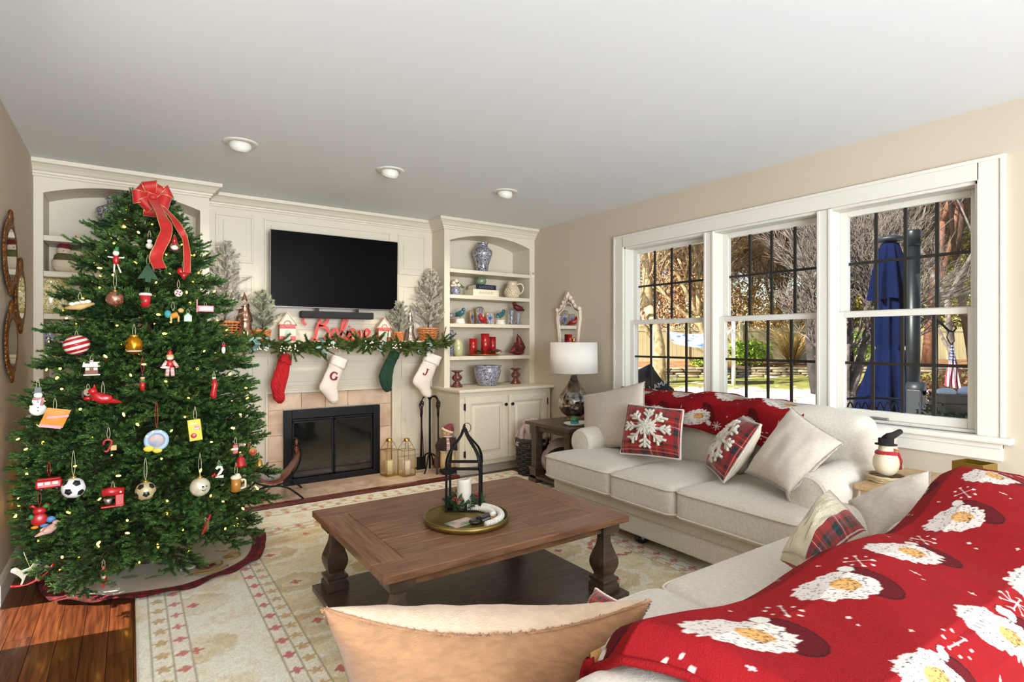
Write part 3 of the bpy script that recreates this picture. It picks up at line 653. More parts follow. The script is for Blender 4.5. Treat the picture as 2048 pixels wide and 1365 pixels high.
pillow('pillow', 'small green and red tartan pillow, only its corner showing behind the big peach pillow', (PD(1192, 1178, 1.30), PD(1262, 1215, 1.22), PD(1230, 1330, 1.16), PD(1150, 1300, 1.24)), .05, plg, plg, deco=pdeco, edge=.004)
# ---------------------------------------------------------------- printed throws
def throwcol(s, t):
    n = len(s); c = solid(n, '#7c0c11'); c = c*(.93+.14*fb(s*14, t*14, 1))[:, None]
    PS, PT = .335, .262
    row = np.floor(t/PT); ofs = np.where(row % 2 == 0, 0, PS/2); k = np.floor((s+ofs)/PS); p = (s+ofs)-(k+.5)*PS; q = t-(row+.5)*PT
    p = p+.02*(vn(k*3.7+50, row*5.1+9, 2)-.5); ang = -.55; P = (p*np.cos(ang)-q*np.sin(ang))/1.13; Q = (p*np.sin(ang)+q*np.cos(ang))/1.13
    hat = (((P-.080)/.042)**2+((Q-.004)/.060)**2 < 1); c = mixc(c, '#4c0a10', hat*.95)
    hl = np.abs(np.sqrt(((P-.080)/.042)**2+((Q-.004)/.060)**2)-.98) < .04; c = mixc(c, '#1c0a0c', hl*.8)
    an = np.arctan2(Q/.056, P/.088); r = np.hypot(P/.088, Q/.056); rough = .09*(vn(an*7+40, r*0+k, 3)-.5)*2+.05*np.abs((an*9/PI) % 1-.5)
    white = (r+rough < 1); c = mixc(c, '#beb3aa', white*1.0)
    face = (((P-.022)/.030)**2+((Q-.004)/.022)**2+.5*(vn(P*260+30, Q*260+70, 5)-.5) < 1); c = mixc(c, '#b98a52', face*1.0)
    st = (vn(P*230+77, Q*520+13, 6) > .80) & (r < .95) & (r > .30); c = mixc(c, '#1d1a1c', st*.9)
    st = (vn(P*330+17, Q*330+33, 4) > .74) & face; c = mixc(c, '#3a2418', st*.8)
    pom = np.hypot(P-.062, Q+.058)+.004*(vn(P*300+9, Q*300+9, 7)-.5) < .017; pol = np.hypot(P-.062, Q+.058) < .019; c = mixc(c, '#1c1214', pol*.8); c = mixc(c, '#c4b9b0', pom*1.0)
    # snow crystals half way between the heads
    p2 = (s+PS/2+ofs); k2 = np.floor(p2/PS); a = p2-(k2+.5)*PS; b = q+.02; rr_ = np.hypot(a, b); th = np.arctan2(b, a)
    arm_ = np.abs(np.sin(th*4))*rr_ < .0028; c = mixc(c, '#c4b9b0', (arm_ & (rr_ < .036))*1.0)
    tip = np.hypot(rr_-.034, rr_*np.abs(np.sin(th*4))/4) < .0042; c = mixc(c, '#c4b9b0', tip*1.0)
    for (dx, dy, sz) in ((.062, .075, .02), (.045, .098, .014), (-.07, -.088, .016)):
        a = p2-(k2+.5)*PS-dx; b = q-dy; c = mixc(c, '#c4b9b0', ((np.abs(a)/sz)**.55+(np.abs(b)/(sz*1.5))**.55 < .62)*1.0)
    return c
plush = M('red_plush', '#ffffff', rough=.85, attr='Col', var=.04, vs=30, bump=.25, bs=380, spec=.15)
hemm = M('red_plush_hem', '#7c0c11', rough=.85, spec=.15, bump=.3, bs=300)
def throw(lab, fn, S_, T_, res, loc, soff=0, toff=0, flip=False):
    ns, n_t = int(S_/res), int(T_/res); s, t_ = np.meshgrid(np.linspace(0, 1, ns), np.linspace(0, 1, n_t), indexing='ij'); s = s.ravel(); t_ = t_.ravel()
    V = fn(s, t_); F_ = gridfaces(ns, n_t)
    if flip: F_ = F_[:, ::-1]
    root = thing('throw_blanket', lab, 'blanket', loc)
    fromnp('blanket_cloth', V, F_, plush, root, throwcol(s*S_+soff, t_*T_+toff), o=loc)
    b = MB(loc); ed = [fn(np.linspace(0, 1, 160), np.zeros(160)), fn(np.linspace(0, 1, 160), np.ones(160)), fn(np.zeros(120), np.linspace(0, 1, 120)), fn(np.ones(120), np.linspace(0, 1, 120))]
    for e in ed: b.tube([Vector(p)-Vector((0, 0, .003)) for p in e.tolist()], .0075, 8)
    b.build('hem', hemm, root); return root
def lerp_tab(xs, ys, x): return np.interp(x, xs, ys)
def thA(s, t):
    Y = 3.02-1.40*s; k = lerp_tab([0, .3, .48, .62, 1], [0, .3, .48, .62, 1], t)
    X = lerp_tab([0, .36, .50, .66, 1], [2.985, 3.055, 3.12, 3.35, 3.455], t); Z = lerp_tab([0, .36, .50, .66, 1], [.70, .855, .898, .875, .50], t)
    f = .012*np.sin(Y*17+2*t)+.018*(fb(Y*4+9, t*2+3, 2)-.5)
    Z = Z+f*(t < .8)+.02*np.clip(1-np.abs(Y-2.2)/.6, 0, 1)-.03*np.clip((1.85-Y)/.25, 0, 1); X = X-.01*np.sin(Y*11)*(1-t)+.012*np.sin(Y*23+1)*(t < .3)
    Z = Z-.03*s*(t < .3)
    return np.stack([X, Y, Z], -1)
throw('red plush throw printed with bearded faces, draped over the back of the window sofa', thA, 1.40, .62, .006, (3.2, 2.2, .8), .1, .05)
def thB(s, t):
    xs_ = lerp_tab([0, .33, .42, .58, .66, 1], [.60, .61, .67, .77, .79, .83], t); X = xs_+(2.30-xs_)*s
    zr = lerp_tab([.5, .65, .70, .87, 1.0, 1.13, 1.26, 1.48, 1.56, 1.67, 1.88, 1.97, 2.07, 2.24, 2.4], [.81, .82, .815, .795, .785, .782, .79, .797, .79, .802, .838, .855, .872, .857, .83], X)
    tk = [0, .10, .22, .27, .33, .42, .58, .66, 1]
    Y = lerp_tab(tk, [.70, .69, .675, .65, .60, .53, .37, .318, .30], t); dz = lerp_tab(tk, [-.36, -.24, -.10, -.035, 0, -.002, -.045, -.10, -.62], t)
    # the left end lies lower, folded over the corner of the back
    f = .010*np.sin(X*9+t*7)+.016*(fb(X*3+5, t*3+2, 3)-.5)+.006*np.sin(X*31+t*9)*np.clip(t-.3, 0, 1)
    Z = zr+dz+f-.045*np.clip(1-s/.035, 0, 1)**2*(t > .25); Y = Y+.012*np.sin(X*8)*(t > .6)+.03*(fb(X*2.5, t*2+8, 4)-.5)
    return np.stack([X, Y, Z], -1)
throw('large red plush throw printed with bearded faces, filling the right foreground', thB, 1.77, 1.32, .0032, (1.4, .5, .8), .02, .10)
# ---------------------------------------------------------------- coffee table
tw = M('brown_table_wood', '#65432f', rough=.42, c2='#8a6247', vs=5, stretch=(1.2, 16, 6), obrand=.13, det=6, dist=.6, bump=.15, bs=8, coat=.1)
tw2 = M('brown_table_wood_cross', '#65432f', rough=.42, c2='#8a6247', vs=5, stretch=(16, 1.2, 6), obrand=.13, det=6, dist=.6, bump=.15, bs=8, coat=.1)
twd = M('dark_table_wood', '#3e2f28', rough=.38, c2='#5a463b', vs=5, stretch=(2, 14, 6), obrand=.12, det=6, coat=.15)
ct = thing('coffee_table', 'large brown wooden coffee table with baluster legs and a low shelf', 'table', (1.34, 2.31, .016)); ct['wc'] = 1
cx0, cx1, cy0, cy1, zt = .73, 1.95, 1.845, 2.775, .432
def plank(p, q, m): b = MB(ct.location); b.box(p, q); b.build('top_plank', m, ct, bevel=.0025, seg=1)
bw = .13; zb_ = zt-.03
plank((cx0, cy0, zb_), (cx1, cy0+bw, zt), tw); plank((cx0, cy1-bw, zb_), (cx1, cy1, zt), tw)
plank((cx0, cy0+bw+.001, zb_), (cx0+bw, cy1-bw-.001, zt), tw2); plank((cx1-bw, cy0+bw+.001, zb_), (cx1, cy1-bw-.001, zt), tw2)
nP = 6; dy = (cy1-cy0-2*bw-.002)/nP
for i in range(nP):
    ya = cy0+bw+.001+dy*i
    xs_ = [cx0+bw+.001, cx0+bw+.001+(.48 if i % 2 else .62), cx1-bw-.001]
    for k in range(2): plank((xs_[k]+.0004, ya+.0004, zb_), (xs_[k+1]-.0004, ya+dy-.0004, zt), tw)
def apron(b):
    e = .05
    b.box((cx0+e, cy0+e, zb_-.045), (cx1-e, cy0+e+.02, zb_)); b.box((cx0+e, cy1-e-.02, zb_-.045), (cx1-e, cy1-e, zb_)); b.box((cx0+e, cy0+e, zb_-.045), (cx0+e+.02, cy1-e, zb_)); b.box((cx1-e-.02, cy0+e, zb_-.045), (cx1-e, cy1-e, zb_))
part('apron', tw, ct, apron, bevel=.002)
part('lower_shelf', twd, ct, lambda b: b.box((cx0+.0, cy0+.0, .042), (cx1, cy1, .070)), bevel=.003)
for x_ in (cx0+.1, cx1-.1):
    for y_ in (cy0+.1, cy1-.1): part('foot', twd, ct, lambda b: b.box((x_-.05, y_-.05, .016), (x_+.05, y_+.05, .042)))
legp = [(.052, .070), (.052, .105), (.046, .108), (.044, .120), (.050, .124), (.050, .136), (.036, .140), (.034, .150), (.040, .165), (.047, .185), (.050, .205), (.048, .225), (.040, .25), (.030, .28), (.024, .305), (.023, .325), (.027, .338), (.034, .345), (.048, .350), (.052, .358), (.052, zb_)]
for x_ in (cx0+.085, cx1-.085):
    for y_ in (cy0+.085, cy1-.085):
        def lg(b):
            k = len(legp); vs = []
            for sx_, sy_ in ((-1, -1), (1, -1), (1, 1), (-1, 1)):
                for r_, z_ in legp: vs.append((x_+sx_*r_, y_+sy_*r_, z_))
            fs = [(j*k+i, ((j+1) % 4)*k+i, ((j+1) % 4)*k+i+1, j*k+i+1) for j in range(4) for i in range(k-1)]+[tuple(j*k+k-1 for j in range(4)), tuple(j*k for j in range(4))[::-1]]
            b.add(vs, fs)
        part('leg', twd, ct, lg, bevel=.002)
# ---------------------------------------------------------------- end table beside the far arm
et = thing('end_table', 'dark wooden end table with square column legs beside the far sofa arm', 'table', (3.18, 3.72, 0)); et['wc'] = 1
ex0, ex1, ey0, ey1, ez = 2.90, 3.47, 3.40, 4.0, .548
part('table_top', twd, et, lambda b: b.box((ex0, ey0, ez-.028), (ex1, ey1, ez)), bevel=.003)
part('apron', twd, et, lambda b: b.box((ex0+.05, ey0+.05, ez-.08), (ex1-.05, ey1-.05, ez-.028)))
part('lower_shelf', twd, et, lambda b: b.box((ex0+.03, ey0+.03, .05), (ex1-.03, ey1-.03, .075)), bevel=.002)
for x_ in (ex0+.075, ex1-.075):
    for y_ in (ey0+.075, ey1-.075):
        part('leg', twd, et, lambda b: [b.box((x_-.045, y_-.045, 0), (x_+.045, y_+.045, .12)), b.box((x_-.055, y_-.055, 0), (x_+.055, y_+.055, .05)), b.box((x_-.052, y_-.052, .12), (x_+.052, y_+.052, .145)), b.box((x_-.034, y_-.034, .145), (x_+.034, y_+.034, ez-.11)), b.box((x_-.045, y_-.045, ez-.11), (x_+.045, y_+.045, ez-.028))], bevel=.003)
# ================================================================ small-thing helpers
def rib(b, pts, w, y0, y1, up=None):
    """flat stroke of a letter: ribbon in the x-z plane with thickness y0..y1"""
    P = [Vector((p[0], 0, p[1])) for p in pts]; m = len(P)
    if not hasattr(w, '__len__'): w = [w]*m
    vs = []
    for i in range(m):
        t = (P[min(i+1, m-1)]-P[max(i-1, 0)]); t = t.normalized() if t.length > 0 else Vector((1, 0, 0)); n_ = Vector((-t.z, 0, t.x))*w[i]
        for (q, y) in ((P[i]+n_, y0), (P[i]-n_, y0), (P[i]-n_, y1), (P[i]+n_, y1)): vs.append((q.x, y, q.z))
    fs = [(i*4+j, i*4+(j+1) % 4, (i+1)*4+(j+1) % 4, (i+1)*4+j) for i in range(m-1) for j in range(4)]+[(3, 2, 1, 0), tuple((m-1)*4+j for j in range(4))]
    b.add(vs, fs)
def cr(pts, k=6):
    """Catmull-Rom through the points"""
    P = [Vector(p) for p in pts]; P = [P[0]*2-P[1]]+P+[P[-1]*2-P[-2]]; o = []
    for i in range(1, len(P)-2):
        for j in range(k):
            t = j/k; a, b_, c, d = P[i-1], P[i], P[i+1], P[i+2]
            o.append(.5*((2*b_)+(c-a)*t+(2*a-5*b_+4*c-d)*t*t+(3*b_-a-3*c+d)*t**3))
    return o+[P[-2]]
def one(name, lab, cat, loc, mat, fn, group=None, **k):
    b = MB(); fn(b); o = b.build(name, mat, None, label=lab, cat=cat, group=group, **k); o.location = loc; return o
def pt(name, mat, par, fn, **k):
    b = MB(); fn(b); return b.build(name, mat, par, **k)
class TN:
    """needles as triangles in numpy, with a colour per vertex"""
    def __init__(s, seed=1): s.V = []; s.C = []; s.r = np.random.RandomState(seed)
    def needles(s, p0, p1, n, ln, w, ca, cb, spread=1.1, fwd=.7, droop=0):
        r = s.r; p0 = np.array(p0, float); p1 = np.array(p1, float); ax = p1-p0; L_ = np.linalg.norm(ax)+1e-9; ax /= L_
        t = r.rand(n, 1)**.85; d = r.normal(size=(n, 3)); d -= (d@ax)[:, None]*ax; d /= np.linalg.norm(d, axis=1)[:, None]+1e-9
        d = d*spread+ax*fwd*(1+.5*r.rand(n, 1)); d[:, 2] -= droop; d /= np.linalg.norm(d, axis=1)[:, None]
        l = ln*(.7+.5*r.rand(n, 1))*(1-.25*t); b = p0+ax*L_*t; sd = np.cross(d, r.normal(size=(n, 3))); sd /= np.linalg.norm(sd, axis=1)[:, None]+1e-9
        s.V.append(np.stack([b-sd*w, b+sd*w, b+d*l], 1).reshape(-1, 3))
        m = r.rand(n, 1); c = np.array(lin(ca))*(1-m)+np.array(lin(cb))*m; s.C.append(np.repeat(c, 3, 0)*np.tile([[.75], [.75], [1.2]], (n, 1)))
    def build(s, name, mat, par=None, **k):
        V = np.concatenate(s.V); F_ = np.arange(len(V)).reshape(-1, 3); return fromnp(name, V, F_, mat, par, np.clip(np.concatenate(s.C), 0, 1), smooth=False, **k)
needlem = M('needle_green', '#ffffff', rough=.55, attr='Col', spec=.35, var=.15, vs=9)
bark = M('brown_bark', '#4a3526', rough=.9, var=.3, vs=30)
def wicker(par, r0, r1, h, rows, st, tr, mat, name='wicker', sx=1, rim=True):
    b = MB()
    for i in range(rows):
        z = tr+(h-2*tr)*i/(rows-1); r_ = r0+(r1-r0)*(z/h)
        pts = []
        for k in range(st*4):
            a = 2*PI*k/(st*4); q = r_+tr*.9*math.cos(a*st/2*1.0+PI*i)*1.0; pts.append((q*math.cos(a)*sx, q*math.sin(a), z))
        b.tube(pts, tr*1.05, 5, closed=True)
    o = b.build(name, mat, par, kind='stuff' if False else None)
    b = MB()
    for k in range(st):
        a = 2*PI*(k+.5)/st; b.tube([(r0*math.cos(a)*sx, r0*math.sin(a), 0), (r1*math.cos(a)*sx, r1*math.sin(a), h)], tr*.8, 5)
    b.lathe([(0, .003), (r0*.97, .003)], n=20, sx=sx); b.build('stakes', mat, par)
    if rim: b = MB(); b.tube([(r1*math.cos(2*PI*k/28)*sx, r1*math.sin(2*PI*k/28), h+.25*tr*math.sin(k*2.5)) for k in range(28)], tr*1.8, 6, closed=True); b.build('rim', mat, par)
    return o
# ================================================================ television and mantel
tvx0, tvx1 = .945, 2.045
tv = thing('television', 'flat black television mounted above the mantel', 'television', (1.495, 4.86, 1.86)); tv.rotation_euler = (R(1.5), 0, R(-.8))
pt('bezel', M('silver_grey_frame', '#8b8688', rough=.3, metal=.7), tv, lambda b: b.box((-.552, -.012, -.318), (.552, .014, .318)), bevel=.004)
pt('screen', M('tv_screen', '#020203', rough=.25, spec=.06), tv, lambda b: b.box((-.547, -.0155, -.310), (.547, -.0115, .3145)))
pt('rear_housing', blackm, tv, lambda b: b.box((-.40, .014, -.24), (.40, .05, .2)), bevel=.01)
pt('wall_bracket', blackm, tv, lambda b: b.box((-.12, .05, -.12), (.12, .105, .1)))
sb_ = thing('soundbar', 'slim black soundbar hung just below the television', 'soundbar', (1.50, 4.875, 1.485))
pt('bar', M('black_fabric_grille', '#151419', rough=.75, bump=.2, bs=400), sb_, lambda b: b.box((-.315, -.045, -.03), (.315, .03, .03)), bevel=.008)
pt('bracket', blackm, sb_, lambda b: [b.box((-.19, -.005, .03), (-.16, .005, .08)), b.box((.16, -.005, .03), (.19, .005, .08))])
MZ = 1.262
# "Believe" sign
sg = thing('believe_sign', 'red cut-out script sign reading Believe in the middle of the mantel', 'sign', (1.28, 4.87, MZ))
redp = M('red_painted_wood', '#c23a34', rough=.45); paler = M('pale_edge', '#e8b0a6', rough=.6)
L2 = {'B': (.24, [[(.05, .0), (.075, .11), (.115, .215)], [(-.02, .13), (-.045, .17), (-.02, .215), (.05, .235), (.13, .232), (.165, .20), (.145, .15), (.095, .125), (.15, .11), (.165, .06), (.12, .01), (.06, .0), (.03, .02)]]),
      'e': (.075, [[(-.01, .02), (.035, .045), (.055, .08), (.03, .10), (.008, .065), (.015, .02), (.04, .002), (.075, .02)]]),
      'l': (.06, [[(-.005, .02), (.04, .09), (.075, .18), (.065, .205), (.04, .17), (.022, .08), (.025, .01), (.06, .015)]]),
      'i': (.045, [[(-.005, .02), (.02, .06), (.03, .085), (.018, .03), (.028, .002), (.05, .02)], [(.04, .12), (.046, .13)]]),
      'v': (.075, [[(-.005, .02), (.018, .075), (.028, .08), (.03, .02), (.045, .002), (.066, .045), (.066, .085), (.078, .08)]])}
xc = -.03
for ch in 'Believe':
    w_, strokes = L2[ch]
    def f(b, y0, y1, wk):
        for s_ in strokes:
            p = cr([(x+xc, z+.002, 0) for x, z in s_], 6); n_ = len(p)
            rib(b, [(q.x, q.y) for q in p], [wk*(1 if ch == 'B' else .78)*(.75+.45*math.sin(PI*i/(n_-1))) for i in range(n_)], y0, y1)
    lt = pt('letter', redp, sg, lambda b: f(b, -.008, .006, .0115)); xc += w_*(.80 if ch == 'B' else .88)
pt('base_bar', redp, sg, lambda b: b.box((-.03, -.01, 0), (.42, .012, .006)))
# little houses
def house(px, lab, sc, fl):
    X_ = PY(px, 670, 4.86).x; t = thing('wooden_house', lab, 'decoration', (X_, 4.86, MZ), R(-8))
    w_, d_, h_, g = .105*sc, .12*sc, .12*sc, .075*sc
    pt('walls', M('house_cream', '#e6d6bd', rough=.7), t, lambda b: b.prism([(-w_/2, 0), (w_/2, 0), (w_/2, h_), (0, h_+g), (-w_/2, h_)], -d_/2, d_/2))
    pt('red_band', redp, t, lambda b: [b.box((-w_/2-.001, -d_/2-.002, 0), (-w_*.18, -d_/2, h_*.28)), b.box((w_*.18, -d_/2-.002, 0), (w_/2+.001, -d_/2, h_*.28)), b.box((-w_/2-.001, -d_/2-.002, h_*.72), (w_/2+.001, -d_/2, h_*.98)), b.box((-w_/2-.002, -d_/2, 0), (-w_/2, d_/2, h_))])
    pt('door', M('frosted_door', '#aeb8ab', rough=.5), t, lambda b: b.prism([(-w_*.17, 0), (w_*.17, 0), (w_*.17, h_*.6), (0, h_*.7), (-w_*.17, h_*.6)], -d_/2-.003, -d_/2))
    pt('wreath', M('pink_wreath', '#c77f74', rough=.8), t, lambda b: b.tube([(.022*sc*math.cos(a*PI/8), -d_/2-.004, h_*1.02+.022*sc*math.sin(a*PI/8)) for a in range(16)], .005, 6, closed=True))
    pt('roof', M('house_roof_pink', '#e3c3b2', rough=.7), t, lambda b: [b.add([(sx*(w_/2+.012), -d_/2-.008, h_-.012), (0, -d_/2-.008, h_+g+.004), (0, d_/2, h_+g+.004), (sx*(w_/2+.012), d_/2, h_-.012), (sx*(w_/2+.012), -d_/2-.008, h_-.004), (0, -d_/2-.008, h_+g+.013), (0, d_/2, h_+g+.013), (sx*(w_/2+.012), d_/2, h_-.004)], [(0, 1, 2, 3), (7, 6, 5, 4), (0, 4, 5, 1), (1, 5, 6, 2), (2, 6, 7, 3), (3, 7, 4, 0)]) for sx in (-1, 1)])
house(574, 'little red and cream gabled house on the mantel left of the Believe sign', 1.15, 1); house(766, 'little red and cream gabled house on the mantel right of the Believe sign', 1.02, 1)
# bottle-brush style glass trees
merc = M('bronze_mercury_glass', '#c79a82', rough=.16, metal=.92, var=.25, vs=60); mercs = M('silver_mercury_glass', '#cfc0b2', rough=.16, metal=.92, var=.25, vs=60)
def gtree(px, y_, h_, r_, m, lab):
    b = MB(); pr_ = []
    for k, (zz, a, c) in enumerate(((0, 1, .55), (.40, .66, .36), (.70, .40, .02))):
        pr_ += [(r_*a, h_*zz+.004), (r_*a*1.03, h_*zz+.012), (r_*(a*.6+c*.4), h_*(zz+.13)), (r_*c, h_*(zz+.285 if k < 2 else 1))]
    pr_ = [(0, 0), (r_*.95, 0)]+pr_; b.lathe(pr_, n=40, rib=.05, ribn=20)
    o = b.build('glass_tree', m, None, label=lab, cat='decoration'); o.location = (PY(px, 670, y_).x, y_, MZ)
gtree(489, 4.84, .385, .088, merc, 'ribbed bronze mercury glass tree at the left end of the mantel'); gtree(820, 4.90, .31, .055, mercs, 'slender silver mercury glass tree near the right end of the mantel')
# frosted trees in wicker baskets
orw = M('orange_wicker', '#c97d45', rough=.6, var=.25, vs=60)
def ftree(px, y_, th, br, bh, bw_, seed, lab, ca='#b0a287', cb='#fbf3e6'):
    t = thing('frosted_tree', lab, 'artificial tree', (PY(px, 670, y_).x, y_, MZ)); q = np.random.RandomState(seed)
    wicker(t, br*.78, br, bh, 8, 14, .0055, orw); pt('soil', M('moss', '#5c5038', rough=1), t, lambda b: b.lathe([(0, bh*.85), (br*.9, bh*.85)], n=16))
    tn = TN(seed); wood = MB(); top = Vector((q.uniform(-.01, .03), 0, bh+th)); base = Vector((0, 0, bh*.8)); wood.tube([base, base.lerp(top, .5)+Vector((.01, 0, 0)), top], [.006, .004, .0015], 6)
    nb = int(30*th/.5)+8
    for i in range(nb):
        f = .06+.92*i/nb; p = base.lerp(top, f); L_ = bw_*(1-f)**.75*q.uniform(.75, 1.1)+.03; a = i*2.4+q.rand(); up = .45+.5*f
        d = Vector((math.cos(a), math.sin(a), up)).normalized(); e = p+d*L_; wood.tube([p, e], [.0025, .001], 4)
        tn.needles(p, e, int(160+1500*L_), .026, .0019, ca, cb, .9, .9)
        for k in range(4):
            pp = p.lerp(e, .3+.18*k); d2 = (d+Vector((q.uniform(-.8, .8), q.uniform(-.8, .8), q.uniform(-.2, .5)))).normalized(); e2 = pp+d2*L_*.42; wood.tube([pp, e2], [.0018, .0008], 4); tn.needles(pp, e2, int(90+1100*L_), .024, .0018, ca, cb, .9, .9)
    tn.needles(base.lerp(top, .7), top+Vector((0, 0, .02)), 400, .022, .0018, ca, cb)
    tn.V = [np.stack([v[:, 0], np.minimum(v[:, 1], 4.972-y_), v[:, 2]], 1) for v in tn.V]; wood.v = [Vector((v.x, min(v.y, 4.972-y_), v.z)) for v in wood.v]
    wood.build('trunk', bark, t); tn.build('foliage', needlem, t, kind='stuff')
ftree(449, 4.86, .62, .105, .145, .20, 1, 'tall frosted tree in an orange wicker basket at the left end of the mantel')
ftree(524, 4.84, .31, .062, .08, .13, 2, 'short frosted tree in a small basket beside the bronze glass tree', '#868c66', '#dcd8c2')
ftree(797, 4.84, .27, .045, .075, .10, 3, 'short frosted tree in a small basket beside the silver glass tree', '#8a8c6c', '#e0d8c8')
ftree(856, 4.85, .56, .092, .115, .17, 4, 'tall frosted tree in an orange wicker basket at the right end of the mantel')
# garland
gl = thing('garland', 'green pine and eucalyptus garland with white berries along the mantel edge', 'garland', (1.5, 4.76, MZ))
tn = TN(11); wood = MB(); q = np.random.RandomState(12)
gx0, gx1 = -1.05, 1.02; NB = 480
def gpos(f): return Vector((gx0+(gx1-gx0)*f, .01*math.sin(f*30)-.02, .0+.02*math.sin(f*14)-.035-(.07*max(0, .12-f)/.12)))
wood.tube([gpos(i/60) for i in range(61)], .007, 6)
for i in range(NB):
    f = q.rand(); p = gpos(f); sgn = 1 if q.rand() < .78 else -1
    d = Vector((q.uniform(-1, 1)*1.6, -q.uniform(.05, .75), q.uniform(-.62, .62))).normalized(); L_ = q.uniform(.07, .16); e = p+d*L_; m_ = p.lerp(e, .5)+Vector((0, 0, .008))
    if e.y > .0: e.y = -.02
    kind = q.rand(); ca, cb = (('#23391c', '#5f7a35') if kind < .5 else (('#2f4a22', '#7f8f45') if kind < .8 else ('#3a3a1c', '#8a8a4a')))
    wood.tube([p, m_, e], [.003, .002, .001], 4); tn.needles(p, e, int(1500*L_), .034 if kind < .7 else .02, .002, ca, cb, .75, .9)
wood.build('stem', bark, gl); tn.build('needles', needlem, gl, kind='stuff')
euc = M('eucalyptus_leaf', '#7f9a92', rough=.6, obrand=.25); olive = M('olive_leaf', '#4a5a30', rough=.5, obrand=.2)
def leafmesh(nm, L_, W_, m):
    b = MB(); b.grid(lambda u, v: ((v-.5)*2*W_*math.sin(PI*min(1, u*.97+.02))**.8, .008*math.cos((v-.5)*PI)-.25*L_*u*u, L_*u), 8, 5); o = b.build(nm, m, gl); return o
le = leafmesh('eucalyptus_leaf', .05, .019, euc); lo_ = leafmesh('olive_leaf', .075, .009, olive)
first = {id(le): True, id(lo_): True}
clusters = [(.16, 7), (.20, 6), (.43, 7), (.66, 7), (.87, 5), (.05, 4)]
for f, n_ in clusters:
    for k in range(n_):
        o = le if k == 0 and f == .16 else le.copy()
        if o is not le: col.objects.link(o)
        o.location = gpos(f)+Vector((q.uniform(-.05, .05), -q.uniform(.05, .10), q.uniform(-.06, .05))); o.rotation_euler = (q.uniform(.2, 2.2), q.uniform(-2, 2), q.uniform(-1.5, 1.5)); s_ = q.uniform(.7, 1.15); o.scale = (s_,)*3
for k in range(34):
    o = lo_ if k == 0 else lo_.copy()
    if k: col.objects.link(o)
    f = q.rand(); o.location = gpos(f)+Vector((0, -.04, -.02)); o.rotation_euler = (q.uniform(.8, 2.6), q.uniform(-1.6, 1.6), q.uniform(-1, 1))
bm_ = MB(); bm_.ell((0, 0, 0), .0062, 8, 6); by = bm_.build('white_berry', M('white_berry', '#e9dfce', rough=.4), gl)
for k in range(54):
    f = (.19, .27, .30, .60, .72, .45)[k//9]; o = by if k == 0 else by.copy()
    if k: col.objects.link(o)
    o.location = gpos(f)+Vector((q.uniform(-.035, .035), -q.uniform(.10, .15), q.uniform(-.05, .02)))
# stockings
def stocking(lab, cuff, body, mat, cmat, letter=None, knit=0, Y=4.742):
    t = thing('christmas_stocking', lab, 'stocking', PY((cuff[0][0]+cuff[0][2])/2, cuff[0][1], Y)); o = t.location.copy()
    def loft(b, rows, dep, cl=True, rb=0):
        rs = []
        P = [(PY(a, b_, Y)-o, PY(c, d, Y)-o) for a, b_, c, d in rows]
        A = cr([p[0] for p in P], 5); B = cr([p[1] for p in P], 5); m = 20; vs = []
        for i in range(len(A)):
            c = (A[i]+B[i])/2; h_ = (B[i]-A[i])/2; dd = min(dep, h_.length*.75)
            for j in range(m):
                a = 2*PI*j/m; k_ = 1+rb*math.cos(j*PI)
                if knit: k_ *= 1+.07*math.sin(i*1.3+math.cos(a)*5)*abs(math.sin(a))
                vs.append(c+h_*math.cos(a)*k_+Vector((0, 1, 0))*dd*math.sin(a)*k_)
        b.add(vs, [(i*m+j, (i+1)*m+j, (i+1)*m+(j+1) % m, i*m+(j+1) % m) for i in range(len(A)-1) for j in range(m)]+[tuple(range(m)), tuple((len(A)-1)*m+j for j in range(m))[::-1]], True)
    pt('sock', mat, t, lambda b: loft(b, body, .032)); pt('cuff', cmat, t, lambda b: loft(b, cuff, .036, rb=.04))
    pt('hanging_loop', cmat, t, lambda b: b.tube([(0, 0, 0), (.008, .0, .03), (.0, .012, .055), (-.01, .0, .03), (0, 0, 0)], .0025, 5))
    if knit:
        def cab(b):
            P = [((PY(a, b_, Y)-o).lerp(PY(c, d, Y)-o, .5)) for a, b_, c, d in body]; C_ = cr(P, 6)
            for k in (-1, 0, 1):
                for ph in (0, PI): b.tube([c+Vector((k*.026+.0085*math.sin(i*.9+ph), -.031-.004*math.cos(i*.9+ph)+abs(k)*.008, 0)) for i, c in enumerate(C_[1:-4])], .0055, 6)
        pt('cable_knit', mat, t, cab)
    if letter:
        lp, ang = letter[1], letter[2]
        b = MB(); c = PY(lp[0], lp[1], Y-.036)-o; b.X = Matrix.Translation(c) @ Matrix.Rotation(R(ang), 4, 'Y') @ Matrix.Scale(1.45, 4)
        for s_, w_ in letter[0]: rib(b, s_, w_, -.002, .003)
        b.build('monogram', M('burgundy_embroidery', '#7d1220', rough=.8), t)
    return t
redk = M('red_knit', '#b3121a', rough=.9, bump=.6, bs=120); grk = M('green_knit', '#123a28', rough=.9, bump=.6, bs=120); wfe = M('white_felt_sock', '#ddd0c4', rough=.95, bump=.3, bs=200); wcu = M('white_ribbed_cuff', '#e4d8cc', rough=.95, bump=.4, bs=150)
stocking('red cable-knit stocking hanging leftmost from the mantel', [(563, 704, 584, 711), (556, 722, 582, 731)], [(557, 720, 580, 729), (549, 745, 578, 748), (541, 768, 573, 768), (544, 785, 569, 785), (547, 798, 570, 798), (556, 807, 564, 807)], redk, redk, knit=1)
ga = [(.018*math.cos(a), .022*math.sin(a)) for a in [R(x) for x in range(50, 331, 20)]]
